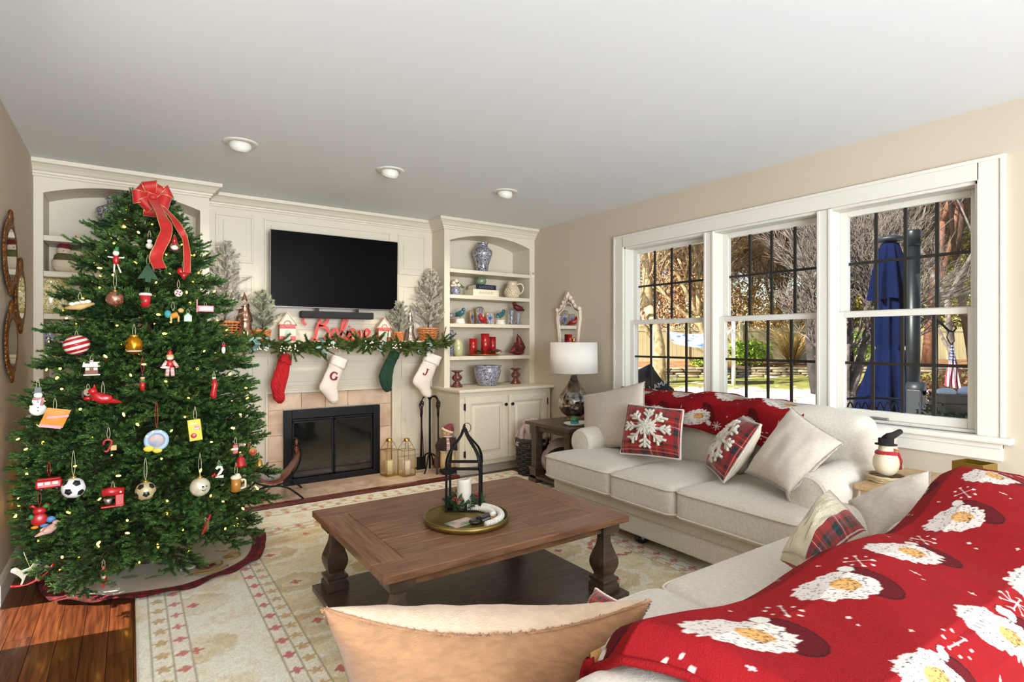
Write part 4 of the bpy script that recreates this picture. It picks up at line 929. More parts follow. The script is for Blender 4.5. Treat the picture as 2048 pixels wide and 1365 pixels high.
Gs = [(ga, [.0015]+[.0035+.0022*abs(math.cos(a)) for a in [R(x) for x in range(70, 331, 20)]]), ([(.018, -.002), (.018, -.018)], .0034), ([(.008, -.001), (.024, -.001)], .0016), ([(.014, .024), (.015, .010)], .0015)]
Js = [([(.006, .022), (.006, -.008), (.001, -.020), (-.009, -.021), (-.014, -.012)], [.0038, .0038, .0035, .0025, .004]), ([(-.004, .022), (.016, .022)], .0017)]
stocking('white felt stocking with a burgundy letter G, second from the left', [(665, 709, 696, 721), (658, 727, 688, 740)], [(659, 726, 686, 738), (646, 756, 681, 756), (638, 776, 675, 774), (648, 790, 677, 790), (658, 803, 676, 803), (664, 808, 671, 808)], wfe, wcu, (Gs, (668, 752), 16))
stocking('dark green cable-knit stocking, third from the left', [(782, 699, 800, 706), (775, 714, 796, 719)], [(776, 712, 795, 718), (764, 735, 788, 736), (758, 753, 785, 754), (761, 768, 784, 770), (766, 779, 781, 780), (771, 784, 777, 784)], grk, grk, knit=1)
stocking('white felt stocking with a burgundy letter J, hanging rightmost', [(852, 704, 884, 715), (845, 720, 876, 733)], [(847, 719, 874, 731), (836, 740, 866, 752), (825, 764, 860, 769), (838, 780, 862, 784), (845, 791, 861, 793), (851, 795, 856, 795)], wfe, wcu, (Js, (852, 744), 22))
# ================================================================ bookcase contents
porc = pattern('blue_white_porcelain', '#dcd8da', '#0e1638', 38, .5); porc2 = pattern('blue_white_porcelain_fine', '#d8d6dc', '#111d4c', 55, .5); porc3 = pattern('yellow_porcelain', '#dcc264', '#e9e0c4', 40, .5, ink2='#8a8f6a')
def sx(px, y): r_ = ray(px, 680); return y*r_.x/r_.y
def vase(name, lab, px, y, z, prof, mat, n=32, cat='vase', group=None): return one(name, lab, cat, (sx(px, y), y, z), mat, lambda b: b.lathe(prof, n=n), group)
gj = [(0, 0), (.07, 0), (.066, .015), (.062, .04), (.07, .09), (.098, .17), (.108, .205), (.104, .235), (.07, .262), (.058, .27), (.056, .30), (.068, .312), (.066, .316), (.05, .314), (.05, .27), (0, .26)]
vase('vase', 'large blue and white porcelain vase on the top shelf of the right bookcase', 965, 4.87, 1.96, [(r_*.96, z*.98) for r_, z in gj], porc)
vase('vase', 'large blue and white jar behind the top of the Christmas tree', 240, 4.87, 1.955, [(r_*1.35, z*1.02) for r_, z in gj], porc)
# shelf 1.71
t = thing('flower_vase', 'small white vase of cream roses on the second shelf, left end', 'vase', (sx(911, 4.86), 4.86, 1.71)); pt('vase', porc2, t, lambda b: b.lathe([(0, 0), (.035, 0), (.05, .02), (.055, .05), (.04, .08), (.036, .09), (0, .085)], n=24))
pt('leaves', M('rose_leaf', '#5d6e46', rough=.6), t, lambda b: [b.ell((.05+.03*math.cos(k), .02*math.sin(k*2), .09+.012*k % .05), (.022, .006, .012), 8, 6) for k in range(6)])
for k in range(7):
    a = k*.9; c = (.034*math.cos(a)*(k > 0), .03*math.sin(a)*(k > 0), .105+.02*(k % 3))
    pt('rose', M('cream_rose', '#ead8c2', rough=.8), t, lambda b: [b.ell(c, (.022, .022, .017), 10, 7), b.ell((c[0], c[1], c[2]+.008), (.013, .013, .014), 8, 6)])
def book(lab, x0, x1, y0, y1, z0, z1, cov, spine='#e8ddc8', rz=0, pages=True, orn=None, group=None):
    t = thing('book', lab, 'book', ((x0+x1)/2, (y0+y1)/2, z0), rz, group); w_, d_, h_ = (x1-x0)/2, (y1-y0)/2, z1-z0
    pt('cover', cov, t, lambda b: [b.box((-w_, -d_, 0), (w_, d_, .003)), b.box((-w_, -d_, h_-.003), (w_, d_, h_)), b.box((-w_, -d_, 0), (w_, -d_+.004, h_))], bevel=.001)
    pt('pages', M('book_pages', '#e2d6bd', rough=.9), t, lambda b: b.box((-w_+.004, -d_+.004, .003), (w_-.004, d_-.004, h_-.003)))
    if orn: pt('spine_ornament', orn, t, lambda b: [b.tube([(cx_+.012*math.cos(a*PI/6), -d_-.001, h_/2+.010*math.sin(a*PI/6)) for a in range(12)], .0016, 4, closed=True) for cx_ in [i*.034 for i in range(-2, 3)]])
    return t
xb = sx(962, 4.84)
book('thick cream book with scroll ornament under the black book', xb-.14, xb+.165, 4.76, 4.95, 1.71, 1.782, M('cream_book', '#e6d9bf', rough=.6), orn=M('grey_scroll', '#9a927f', rough=.6))
book('black book with blue pattern lying on the cream book', xb-.10, xb+.14, 4.77, 4.94, 1.783, 1.83, M('black_book', '#14161f', rough=.5), orn=M('blue_scroll', '#7f8fb5', rough=.5))
t = thing('succulent_pot', 'green artichoke shaped pot standing on the black book', 'decoration', (sx(962, 4.85), 4.85, 1.831)); cel = M('celadon_glaze', '#7d9078', rough=.3, coat=.5, obrand=.15)
pt('pot', cel, t, lambda b: b.lathe([(0, 0), (.03, 0), (.05, .02), (.056, .045), (.045, .07), (.03, .075), (0, .07)], n=24))
for k in range(14):
    a = k*2.4; r_ = .012+.030*(k/14)
    pt('leaf', cel, t, lambda b: b.lathe([(0, 0), (.010, .008), (.008, .022), (0, .034)], (r_*math.cos(a), r_*math.sin(a), .062-.006*(k/14)), 6, sy=.6))
t = thing('pitcher', 'cream pineapple-textured pitcher on the second shelf', 'pitcher', (sx(1024, 4.84), 4.84, 1.71), R(-20)); ivory = M('ivory_glaze', '#e0cdb0', rough=.35, coat=.4)
pt('body', ivory, t, lambda b: b.lathe([(0, 0), (.055, 0), (.072, .03), (.078, .07), (.068, .11), (.05, .135), (.046, .15), (.062, .178), (.058, .176), (.04, .15), (0, .14)], n=32))
def pine(b):
    for i in range(8):
        for k in range(16): a = 2*PI*(k+.5*(i % 2))/16; r_ = (.066, .073, .078, .0785, .076, .070, .061, .051)[i]; b.ell((r_*math.cos(a), r_*math.sin(a), .022+.0155*i), (.010, .010, .009), 6, 4)
pt('pineapple_scales', ivory, t, pine); pt('handle', ivory, t, lambda b: b.tube(cr([(.05, 0, .15), (.10, 0, .158), (.125, 0, .12), (.11, 0, .07), (.07, 0, .045)], 5), .008, 8))
# shelf 1.43
teal = M('teal_glaze', '#2f6670', rough=.3, coat=.5); stonew = M('white_plinth', '#e6e0d2', rough=.6)
def bird(par, mat, s=1, tail=1.0, beak=None, head=1.0, crest=False):
    pt('body', mat, par, lambda b: b.tube([(-.055*s*tail, 0, .012*s), (-.03*s, 0, .022*s), (0, 0, .032*s), (.025*s, 0, .045*s), (.038*s, 0, .058*s)], [.004*s, .013*s, .024*s, .021*s, .010*s], 12))
    pt('head', mat, par, lambda b: [b.ell((.036*s, 0, .066*s), (.017*s*head, .015*s*head, .015*s*head), 12, 8)]+([b.lathe([(.008*s, 0), (0, .022*s)], (.030*s, 0, .076*s), 8)] if crest else []))
    pt('beak', beak or mat, par, lambda b: b.tube([(.048*s, 0, .066*s), (.062*s, 0, .063*s)], [.005*s, .001], 6))
    pt('wing', mat, par, lambda b: [b.ell((-.008*s, sy_*.018*s, .034*s), (.028*s, .006*s, .015*s), 10, 6) for sy_ in (-1, 1)])
for px, lab, rz in ((920, 'teal bird on a pale plinth, left of the porcelain frames', R(-70)), (1001, 'teal bird on a pale plinth, right of the porcelain frames', R(10))):
    t = thing('bird_figurine', lab, 'figurine', (sx(px, 4.83), 4.83, 1.43), rz)
    pt('plinth', stonew, t, lambda b: [b.lathe([(0, 0), (.052, 0), (.052, .018), (.046, .022), (.046, .045), (.042, .052), (0, .052)], n=24)])
    pt('legs', knobm, t, lambda b: [b.cyl((0, sy_*.006, .052), (0, sy_*.006, .085), .0015, n=6) for sy_ in (-1, 1)])
    k0 = len(t.children); bird(t, teal, 1.25)
    for c in t.children:
        if c.name.split('.')[0] in ('body', 'head', 'beak', 'wing'): c.location.z = .06
t = thing('small_jar', 'small pale jar at the very left of the third shelf', 'jar', (sx(900, 4.84)+.01, 4.84, 1.43)); pt('stand', M('brown_stand', '#6b4a35', rough=.5), t, lambda b: b.box((-.02, -.02, 0), (.02, .02, .05)), bevel=.002); pt('flower', porc2, t, lambda b: [b.ell((0, 0, .08), (.02, .02, .028), 12, 8)])
goldf = M('antique_gold', '#b58a3c', rough=.35, metal=.8)
def frame3(px, lab, w_, h_, y, top=False, rz=0):
    t = thing('picture_frame', lab, 'picture frame', (sx(px, y), y, 1.43), rz)
    sh = lambda a, c: [(-w_/2+a, a), (w_/2-a, a), (w_/2-a, h_-a)]+([((w_/2-a)*math.cos(R(q_)), h_-a+(w_/2)*.55*math.sin(R(q_))) for q_ in range(20, 180, 20)] if top else [])+[(-w_/2+a, h_-a)]
    pt('frame', goldf, t, lambda b: b.tube([(p[0], 0, p[1]) for p in cr([(*p, 0) for p in sh(.004, 0)+[sh(.004, 0)[0]]], 1)] and [(p[0], 0, p[1]) for p in sh(.004, 0)], .0055, 6, closed=True))
    pt('picture', porc2, t, lambda b: b.prism(sh(.005, 0), -.002, .004)); pt('blue_emblem', M('cobalt_glaze', '#2a3f9a', rough=.3), t, lambda b: b.prism([(-w_*.22, h_*.55), (0, h_*.3), (w_*.22, h_*.55), (w_*.1, h_*.68), (0, h_*.6), (-w_*.1, h_*.68)], -.004, -.002))
    pt('strut', goldf, t, lambda b: b.tube([(0, .004, h_*.6), (0, .05, .003)], .003, 5))
frame3(944, 'narrow gilt porcelain picture frame, leftmost of the three on the shelf', .07, .145, 4.87, rz=R(25)); frame3(960, 'tall arch-topped gilt porcelain frame in the middle of three', .10, .155, 4.88, True); frame3(980, 'square gilt porcelain frame, rightmost of the three', .095, .125, 4.86)
redg = M('red_glazed_bird', '#a3151b', rough=.35, coat=.3); redf = M('dark_red_wood', '#5f1016', rough=.5, var=.25, vs=30)
t = thing('bird_figurine', 'small bright red bird in front of the porcelain frames', 'figurine', (sx(966, 4.77), 4.77, 1.43), R(200)); bird(t, redg, 1.25, 1.1, crest=True)
for px, h_, y, lab in ((1023, .165, 4.86, 'taller blue and white column vase on the third shelf'), (1036, .135, 4.83, 'shorter blue and white column vase under the hanging red bird')):
    k = h_/.165; vase('column_vase', lab, px, y, 1.43, [(0, 0), (.028, 0), (.026, .02), (.017, .04*k), (.019, .07*k), (.017, .10*k), (.024, .125*k), (.026, .15*k), (.029, h_), (.024, h_), (0, h_-.01)], porc2)
t = thing('bird_figurine', 'dark red cardinal perched on the shorter column vase, long tail to the right', 'figurine', (sx(1036, 4.83), 4.83, 1.567), R(180)); bird(t, redf, 1.35, 2.0, crest=True)
# shelf 1.11
vase('tall_vase', 'tall white vase with blue specks at the left end of the lowest shelf', 902, 4.80, 1.11, [(0, 0), (.022, 0), (.024, .24), (.028, .255), (0, .25)], porc2); vase('ginger_jar', 'pale yellow ginger jar with a lid on the lowest shelf', 916, 4.85, 1.11, [(0, 0), (.035, 0), (.048, .03), (.055, .09), (.045, .135), (.036, .145), (.036, .158), (.03, .168), (0, .17)], pattern('pale_yellow_porcelain', '#ddd3a8', '#a5a878', 45, .5), cat='jar')
t = thing('plate', 'brass plate holding three red candles and greenery', 'plate', (sx(967, 4.84), 4.84, 1.11)); pt('dish', goldf, t, lambda b: b.lathe([(0, .004), (.13, .004), (.17, .018), (.172, .014), (.13, 0), (0, 0)], n=40))
redw = M('red_glitter_glass', '#9d0f16', rough=.3, coat=.5, var=.25, vs=90)
for px, y, h_, r_, lab in ((946, 4.83, .17, .040, 'short red candle glass at the left of the candle plate'), (970, 4.80, .22, .044, 'tallest red candle glass in the middle of the plate'), (985, 4.87, .19, .036, 'red candle glass at the back right of the plate')):
    t = thing('candle', lab, 'candle', (sx(px, y), y, 1.115)); pt('glass', redw, t, lambda b: b.lathe([(0, 0), (r_, 0), (r_, h_), (r_-.003, h_), (r_-.003, h_-.02), (0, h_-.02)], n=28)); pt('wick', knobm, t, lambda b: b.cyl((0, 0, h_-.02), (0, 0, h_-.005), .0012, n=5))
t = thing('greenery_ring', 'pine sprigs with red berries around the three red candles', 'greenery', (sx(967, 4.84), 4.81, 1.13)); tn = TN(31); wood = MB(); q = np.random.RandomState(3)
for k in range(26):
    a = k*2.4; c = Vector((.15*math.cos(a)*q.uniform(.5, 1), -.03+.05*math.sin(a), .01+.02*q.rand())); d = Vector((math.cos(a)*1.2, math.sin(a)*.8-.2, .3)).normalized(); wood.tube([c, c+d*.05], [.002, .001], 4); tn.needles(c, c+d*.05, 60, .02, .0014, '#14301a', '#3a5a2c', .8)
wood.build('stem', bark, t); tn.build('needles', needlem, t, kind='stuff'); pt('red_berries', redg, t, lambda b: [b.ell((q.uniform(.0, .15), -.08, .01+.04*q.rand()), .009, 8, 6) for _ in range(9)])
t = thing('bird_figurine', 'large dark red carved bird at the right end of the lowest shelf', 'figurine', (sx(1035, 4.83), 4.83, 1.11), R(8))
pt('body', redf, t, lambda b: b.tube(cr([(-.12, 0, .03), (-.07, 0, .05), (-.01, 0, .07), (.03, 0, .10), (.025, 0, .15), (.012, 0, .19), (.0, 0, .225)], 4), [.006+.006*i for i in range(6)]+[.045+.004*min(i, 5) for i in range(7)]+[.052, .045, .038, .033, .03, .028, .026, .022, .016, .010, .006, .002], 16)); pt('foot_rest', redf, t, lambda b: b.ell((.01, 0, .035), (.075, .045, .036), 16, 8)); pt('wing', M('dark_red_wing', '#3d0b10', rough=.6), t, lambda b: b.ell((-.01, -.038, .075), (.06, .012, .035), 14, 8))
# counter
for px, y, lab in ((914, 4.72, 'brown ribbed glass candle holder on the counter left of the blue bowl'), (1031, 4.76, 'brown ribbed glass candle holder on the counter right of the blue bowl')):
    one('candle_holder', lab, 'candle holder', (sx(px, y), y, .812), M('brown_red_glass', '#5d2a22', rough=.12, coat=.8, var=.3, vs=40), lambda b: b.lathe([(0, 0), (.056, 0), (.056, .008), (.034, .038), (.022, .056), (.044, .074), (.05, .092), (.044, .110), (.022, .126), (.026, .142), (.055, .155), (.055, .165), (.02, .162), (0, .16)], n=36, rib=.035, ribn=12))
vase('planter_bowl', 'wide blue and white porcelain planter in the middle of the counter', 975, 4.74, .812, [(0, 0), (.085, 0), (.095, .01), (.12, .08), (.135, .14), (.132, .165), (.128, .175), (.140, .19), (.145, .203), (.13, .203), (.12, .17), (0, .15)], porc2, 40, 'planter')
one('cable', 'thin brown cable running down inside the right bookcase', 'cable', (sx(1036, 5.02), 5.026, .83), M('brown_cable', '#5a3c28', rough=.5), lambda b: b.tube(cr([(0, 0, 0), (.002, 0, .3), (-.002, 0, .6), (.002, 0, .95), (.0, 0, 1.25), (.003, 0, 1.41)], 4), .0045, 6))
# left bookcase
def gnome(px, z, y, s, lab, hatm, rz=0, star=False):
    t = thing('snowman_figurine', lab, 'figurine', (sx(px, y), y, z), rz)
    pt('body', M('cream_felt', '#dccbb0', rough=.9, bump=.3, bs=150), t, lambda b: [b.ell((0, 0, .055*s), (.058*s, .05*s, .058*s), 18, 12), b.ell((0, -.005, .13*s), (.035*s, .032*s, .033*s), 16, 10)])
    pt('shawl', M('olive_cloth', '#5b5a36', rough=.9), t, lambda b: b.lathe([(.052*s, .075*s), (.044*s, .105*s), (.03*s, .118*s)], n=20)); pt('hat', hatm, t, lambda b: b.tube(cr([(0, 0, .145*s), (.0, 0, .18*s), (-.03*s, 0, .20*s), (-.06*s, 0, .185*s)], 4), [.034*s, .032*s, .029*s, .026*s, .022*s, .020*s, .018*s, .015*s, .013*s, .010*s, .008*s, .006*s, .005*s][:13], 12)); pt('nose', M('orange_nose', '#c9702e', rough=.6), t, lambda b: b.tube([(0, -.03*s, .13*s), (0, -.055*s, .127*s)], [.005*s, .001], 6))
    if star: pt('star', M('orange_star', '#b5652c', rough=.6), t, lambda b: b.prism([((.026 if i % 2 == 0 else .011)*math.sin(i*PI/5)*s, .225*s+(.026 if i % 2 == 0 else .011)*math.cos(i*PI/5)*s) for i in range(10)], -.004, .004))
gnome(128, 1.72, 4.83, 1.15, 'snowman figurine with drooping red hat, left of the pair on the left bookcase', M('wine_hat', '#6d2322', rough=.9)); gnome(152, 1.72, 4.85, 1.1, 'snowman figurine with an orange star on its hat, right of the pair', M('green_hat', '#4a5035', rough=.9), 0, True)
vase('ginger_jar', 'yellow porcelain jar with painted birds on the left bookcase', 103, 4.86, 1.44, [(0, 0), (.10, 0), (.118, .03), (.128, .12), (.11, .19), (.08, .205), (.085, .215), (.085, .235), (.06, .245), (0, .245)], porc3, cat='jar')
vase('column_vase', 'slim blue and white vase on a small stand, left bookcase', 97, 4.84, 1.175, [(0, 0), (.05, 0), (.05, .008), (.03, .02), (.025, .05), (.04, .08), (.044, .11), (.03, .14), (.022, .16), (.036, .19), (.042, .205), (0, .20)], porc2)
book('cream book lying under the slim blue vase', sx(97, 4.84)-.12, sx(97, 4.84)+.10, 4.76, 4.94, 1.151, 1.173, MC['cream_book'])
t = thing('lantern_house', 'reddish wooden lantern house behind the right side of the Christmas tree', 'decoration', (sx(388, 4.85), 4.85, 1.72)); pt('frame', M('red_brown_wood', '#8a4a32', rough=.6), t, lambda b: [b.box((-.04, -.04, 0), (.04, .04, .012))]+[b.box((x_-.005, y_-.005, .012), (x_+.005, y_+.005, .14)) for x_ in (-.035, .035) for y_ in (-.035, .035)]+[b.lathe([(.06, .14), (.0, .20)], n=4)])
# ================================================================ hearth: log sling, lanterns, tools, snowman
lg = thing('log_holder', 'black iron log holder with a brown leather sling on the left of the hearth', 'log holder', (.93, 4.68, .032), R(-12))
iron = M('black_iron', '#15120f', rough=.45, metal=.6)
for sy_ in (-.17, .17):
    pt('iron_frame', iron, lg, lambda b: [b.tube(cr([(-.22, sy_, .0), (-.19, sy_, .03), (-.10, sy_, .10), (0, sy_, .12), (.10, sy_, .10), (.19, sy_, .03), (.22, sy_, .0)], 5), .008, 8), b.tube(cr([(-.02, sy_, .12), (-.12, sy_, .16), (-.19, sy_, .28), (-.20, sy_, .38), (-.17, sy_, .42), (-.145, sy_, .40), (-.16, sy_, .36)], 5), .007, 8), b.tube(cr([(.02, sy_, .12), (.12, sy_, .16), (.19, sy_, .28), (.20, sy_, .38), (.17, sy_, .42), (.145, sy_, .40), (.16, sy_, .36)], 5), .007, 8)])
pt('sling', M('brown_leather', '#7b3f22', rough=.42, var=.2, vs=12, bump=.2, bs=80), lg, lambda b: [b.grid(lambda u, v: (lerp1(u), (v-.5)*.30, sag1(u)+.004*math.sin(v*9+u*5)), 24, 14), b.grid(lambda u, v: (lerp1(u), (.5-v)*.30, sag1(u)+.010+.004*math.sin(-v*9+u*5)), 24, 14)] if 0 else None) if 0 else None
def lerp1(u): return -.19+.38*u
def sag1(u): return .34-.21*math.sin(PI*u)**.8
pt('sling', M('brown_leather', '#7b3f22', rough=.42, var=.2, vs=12, bump=.2, bs=80), lg, lambda b: b.grid(lambda u, v: (lerp1(u), (v-.5)*.32, sag1(u)+.005*math.sin(v*9+u*5)), 28, 14)).modifiers.new('Solid', 'SOLIDIFY').thickness = .006
[pt('carry_handle', MC['brown_leather'], lg, lambda b: b.tube(cr([(x_, -.07, .335), (x_*1.02, -.05, .42), (x_*1.02, .05, .42), (x_, .07, .335)], 5), .008, 8)) for x_ in (-.17, .17)]
for k, (y_, z_) in enumerate(((-.04, .19), (.05, .20))):
    one('firewood_log', ('split birch log nearer the room in the leather sling', 'split birch log further back in the leather sling')[k], 'log', (.90+y_*.3, 4.70+y_, z_), M('birch_bark', '#8d8a84', rough=.9, var=.3, vs=20), lambda b: [b.tube([(-.09, 0, 0), (0, .004, .003), (.09, 0, 0)], [.038, .042, .037], 10)])
one('tree_figurine', 'small carved brown wooden tree ornament at the edge of the hearth', 'ornament', PZ(528, 1002, .036)+Vector((0, .03, 0)), M('carved_wood', '#7a5232', rough=.7), lambda b: b.lathe([(.028, 0), (.03, .004), (.016, .03), (.024, .032), (.012, .06), (.018, .062), (.006, .09), (.003, .115), (0, .118)], n=10))
brass = M('brass', '#b3924f', rough=.3, metal=.9); lglass = glassmat('lantern_glass', .04, (1, .97, .9))
def hlantern(px, py, lab, cm):
    p = PZ(px, py, .032); t = thing('candle_lantern', lab, 'lantern', (p.x, p.y+.03, .032), R(8)); a = .056
    pt('base', brass, t, lambda b: b.box((-a-.004, -a-.004, 0), (a+.004, a+.004, .012)), bevel=.002)
    c8 = [(-a, -a), (a, -a), (a, a), (-a, a)]; n_ = .022
    pt('frame', brass, t, lambda b: [b.tube([(x_, y_, .012), (x_, y_, .235), (x_*n_/a, y_*n_/a, .315)], .003, 5) for x_, y_ in c8]+[b.tube([(x_, y_, .235) for x_, y_ in c8], .0025, 5, closed=True)])
    pt('cap', brass, t, lambda b: b.lathe([(.036, .312), (.03, .316), (.03, .335), (.026, .338), (0, .338)], n=4))
    pt('handle', brass, t, lambda b: b.tube([(.04*math.cos(R(q_)), -.03+.0*q_, .300+.032*math.sin(R(q_))*-1) for q_ in range(0, 181, 20)], .002, 5))
    pt('glass', lglass, t, lambda b: [b.add([(c8[i][0]*.97, c8[i][1]*.97, .013), (c8[(i+1) % 4][0]*.97, c8[(i+1) % 4][1]*.97, .013), (c8[(i+1) % 4][0]*.97, c8[(i+1) % 4][1]*.97, .234), (c8[i][0]*.97, c8[i][1]*.97, .234)], [(0, 1, 2, 3)]) for i in range(4)])
    c = thing('candle', lab.split(' ')[0] and ('cream pillar candle inside the left brass lantern' if cm else 'white pillar candle inside the right brass lantern'), 'candle', (p.x, p.y+.03, .045)); pt('wax', M('ivory_wax', '#e6dcb0', rough=.5) if cm else M('white_wax', '#e8ded2', rough=.5), c, lambda b: b.lathe([(0, 0), (.036, 0), (.036, .118), (.033, .122), (.02, .118), (0, .116)], n=24)); pt('wick', knobm, c, lambda b: b.cyl((0, 0, .116), (.001, 0, .13), .0012, n=5))
hlantern(781, 952, 'brass and glass lantern, the left one of the pair on the hearth', 1); hlantern(816, 952, 'brass and glass lantern, the right one of the pair on the hearth', 0)
ft = thing('fireplace_tool_set', 'black iron fireplace tool set standing on the right of the hearth', 'fireplace tools', (PZ(865, 938, .032).x-.05, 4.76, .032))
def stand(b):
    b.cyl((0, 0, .02), (0, 0, .70), .011, n=10); b.ell((0, 0, .71), (.014, .014, .018))
    for k in range(4):
        a = PI/4+k*PI/2; c_, s_ = math.cos(a), math.sin(a); b.tube(cr([(0, 0, .17), (.05*c_, .05*s_, .14), (.10*c_, .10*s_, .05), (.15*c_, .15*s_, .006)], 5), .007, 7)
pt('stand', iron, ft, stand)
for k in range(4):
    a = k*PI/2+.3; c_, s_ = math.cos(a), math.sin(a)
    pt('arm', iron, ft, lambda b: b.tube(cr([(0, 0, .66), (.03*c_, .03*s_, .70), (.075*c_, .075*s_, .70), (.105*c_, .105*s_, .665), (.11*c_, .11*s_, .62)], 5), .006, 7))
def tool(a, fn, nm, m=iron): c_, s_ = math.cos(a), math.sin(a); pt(nm, m, ft, lambda b: fn(b, .11*c_, .11*s_))
def hnd(b, x, y): b.cyl((x, y, .08), (x, y, .60), .0055, n=8); b.tube([(x+.018*math.cos(R(q_)), y, .625+.03*math.sin(R(q_))) for q_ in range(0, 360, 30)], .005, 6, closed=True); b.cyl((x, y, .52), (x, y, .60), .010, n=8)
tool(.3, lambda b, x, y: [hnd(b, x, y), b.tube([(x, y, .08), (x, y, .05), (x+.03, y, .045)], .005, 6)], 'poker')
tool(.3+PI, lambda b, x, y: [hnd(b, x, y), b.box((x-.045, y-.004, .03), (x+.045, y+.004, .15))], 'shovel')
tool(.3+PI/2, lambda b, x, y: [hnd(b, x, y), b.tube([(x-.02, y, .04), (x-.01, y, .3), (x, y, .42)], .004, 6), b.tube([(x+.02, y, .04), (x+.01, y, .3), (x, y, .42)], .004, 6)], 'tongs')
tool(.3-PI/2, lambda b, x, y: [hnd(b, x, y)], 'brush_handle'); tool(.3-PI/2, lambda b, x, y: b.lathe([(.012, .22), (.02, .20), (.045, .045), (0, .045)], (x, y, 0), 14, rib=.05, ribn=7, sy=.5), 'brush_bristles', M('straw_bristle', '#8a5a34', rough=.9, bump=.6, bs=120, stretch=(1, 1, .1)))
# tall snowman figure with skis
fp_ = PZ(899, 950, .032); sn = thing('snowman_figure', 'tall cloth snowman in a dark knitted coat and striped scarf by the cabinet', 'figurine', (fp_.x, fp_.y+.04, .032), R(-25))
cfm = MC['cream_felt']; dkn = M('dark_brown_knit', '#33211a', rough=.95, bump=.8, bs=90); strp = M('striped_scarf', '#8a2f38', rough=.9, c2='#d9c9bd', vs=90, stretch=(.01, .01, 1)); blk = M('black_felt', '#1b1714', rough=.95)
pt('boots', blk, sn, lambda b: b.ell((0, 0, .035), (.075, .06, .042), 20, 10)); pt('legs', M('tan_felt', '#c7a878', rough=.9), sn, lambda b: [b.tube([(x_, 0, .05), (x_*.9, 0, .20)], [.034, .036], 12) for x_ in (-.034, .034)])
pt('body', cfm, sn, lambda b: b.ell((0, 0, .235), (.075, .062, .07), 20, 12)); pt('coat', dkn, sn, lambda b: [b.lathe([(.08, .225), (.082, .25), (.066, .32), (.03, .355)], n=24, sy=.85), b.tube([(-.055, -.005, .33), (-.09, -.02, .27), (-.085, -.03, .22)], [.026, .024, .02], 10), b.tube([(.055, -.005, .33), (.09, -.02, .27), (.085, -.03, .22)], [.026, .024, .02], 10)])
pt('head', M('peach_felt', '#d6a777', rough=.9), sn, lambda b: b.ell((-.005, -.005, .385), (.042, .04, .04), 18, 12)); pt('nose', MC['orange_nose'], sn, lambda b: b.tube([(-.008, -.04, .385), (-.016, -.07, .38)], [.006, .001], 6))
pt('hat', M('wine_knit', '#7a3a3e', rough=.95, bump=.6, bs=90), sn, lambda b: b.tube(cr([(0, 0, .395), (.01, 0, .425), (.035, 0, .445), (.05, .01, .40)], 4), [.046, .046, .045, .043, .04, .036, .03, .026, .02, .016, .013, .011, .01], 14)); pt('hat_brim', cfm, sn, lambda b: b.tube([(-.002+.044*math.cos(R(q_)), .043*math.sin(R(q_)), .402+.018*math.cos(R(q_))*-1) for q_ in range(0, 360, 20)], .012, 8, closed=True))
pt('scarf', strp, sn, lambda b: [b.tube([(.035*math.cos(R(q_)), .033*math.sin(R(q_)), .35) for q_ in range(0, 360, 20)], .012, 8, closed=True), b.tube([(.0, -.045, .345), (.004, -.074, .28), (.002, -.078, .20)], [.014, .016, .018], 8, flat=(0, 1, 0))])
pt('ski', M('dark_ski', '#241a17', rough=.5), sn, lambda b: [b.box((.075, .03, .0), (.10, .038, .44)), b.box((-.105, -.01, .0), (-.085, -.002, .26))])
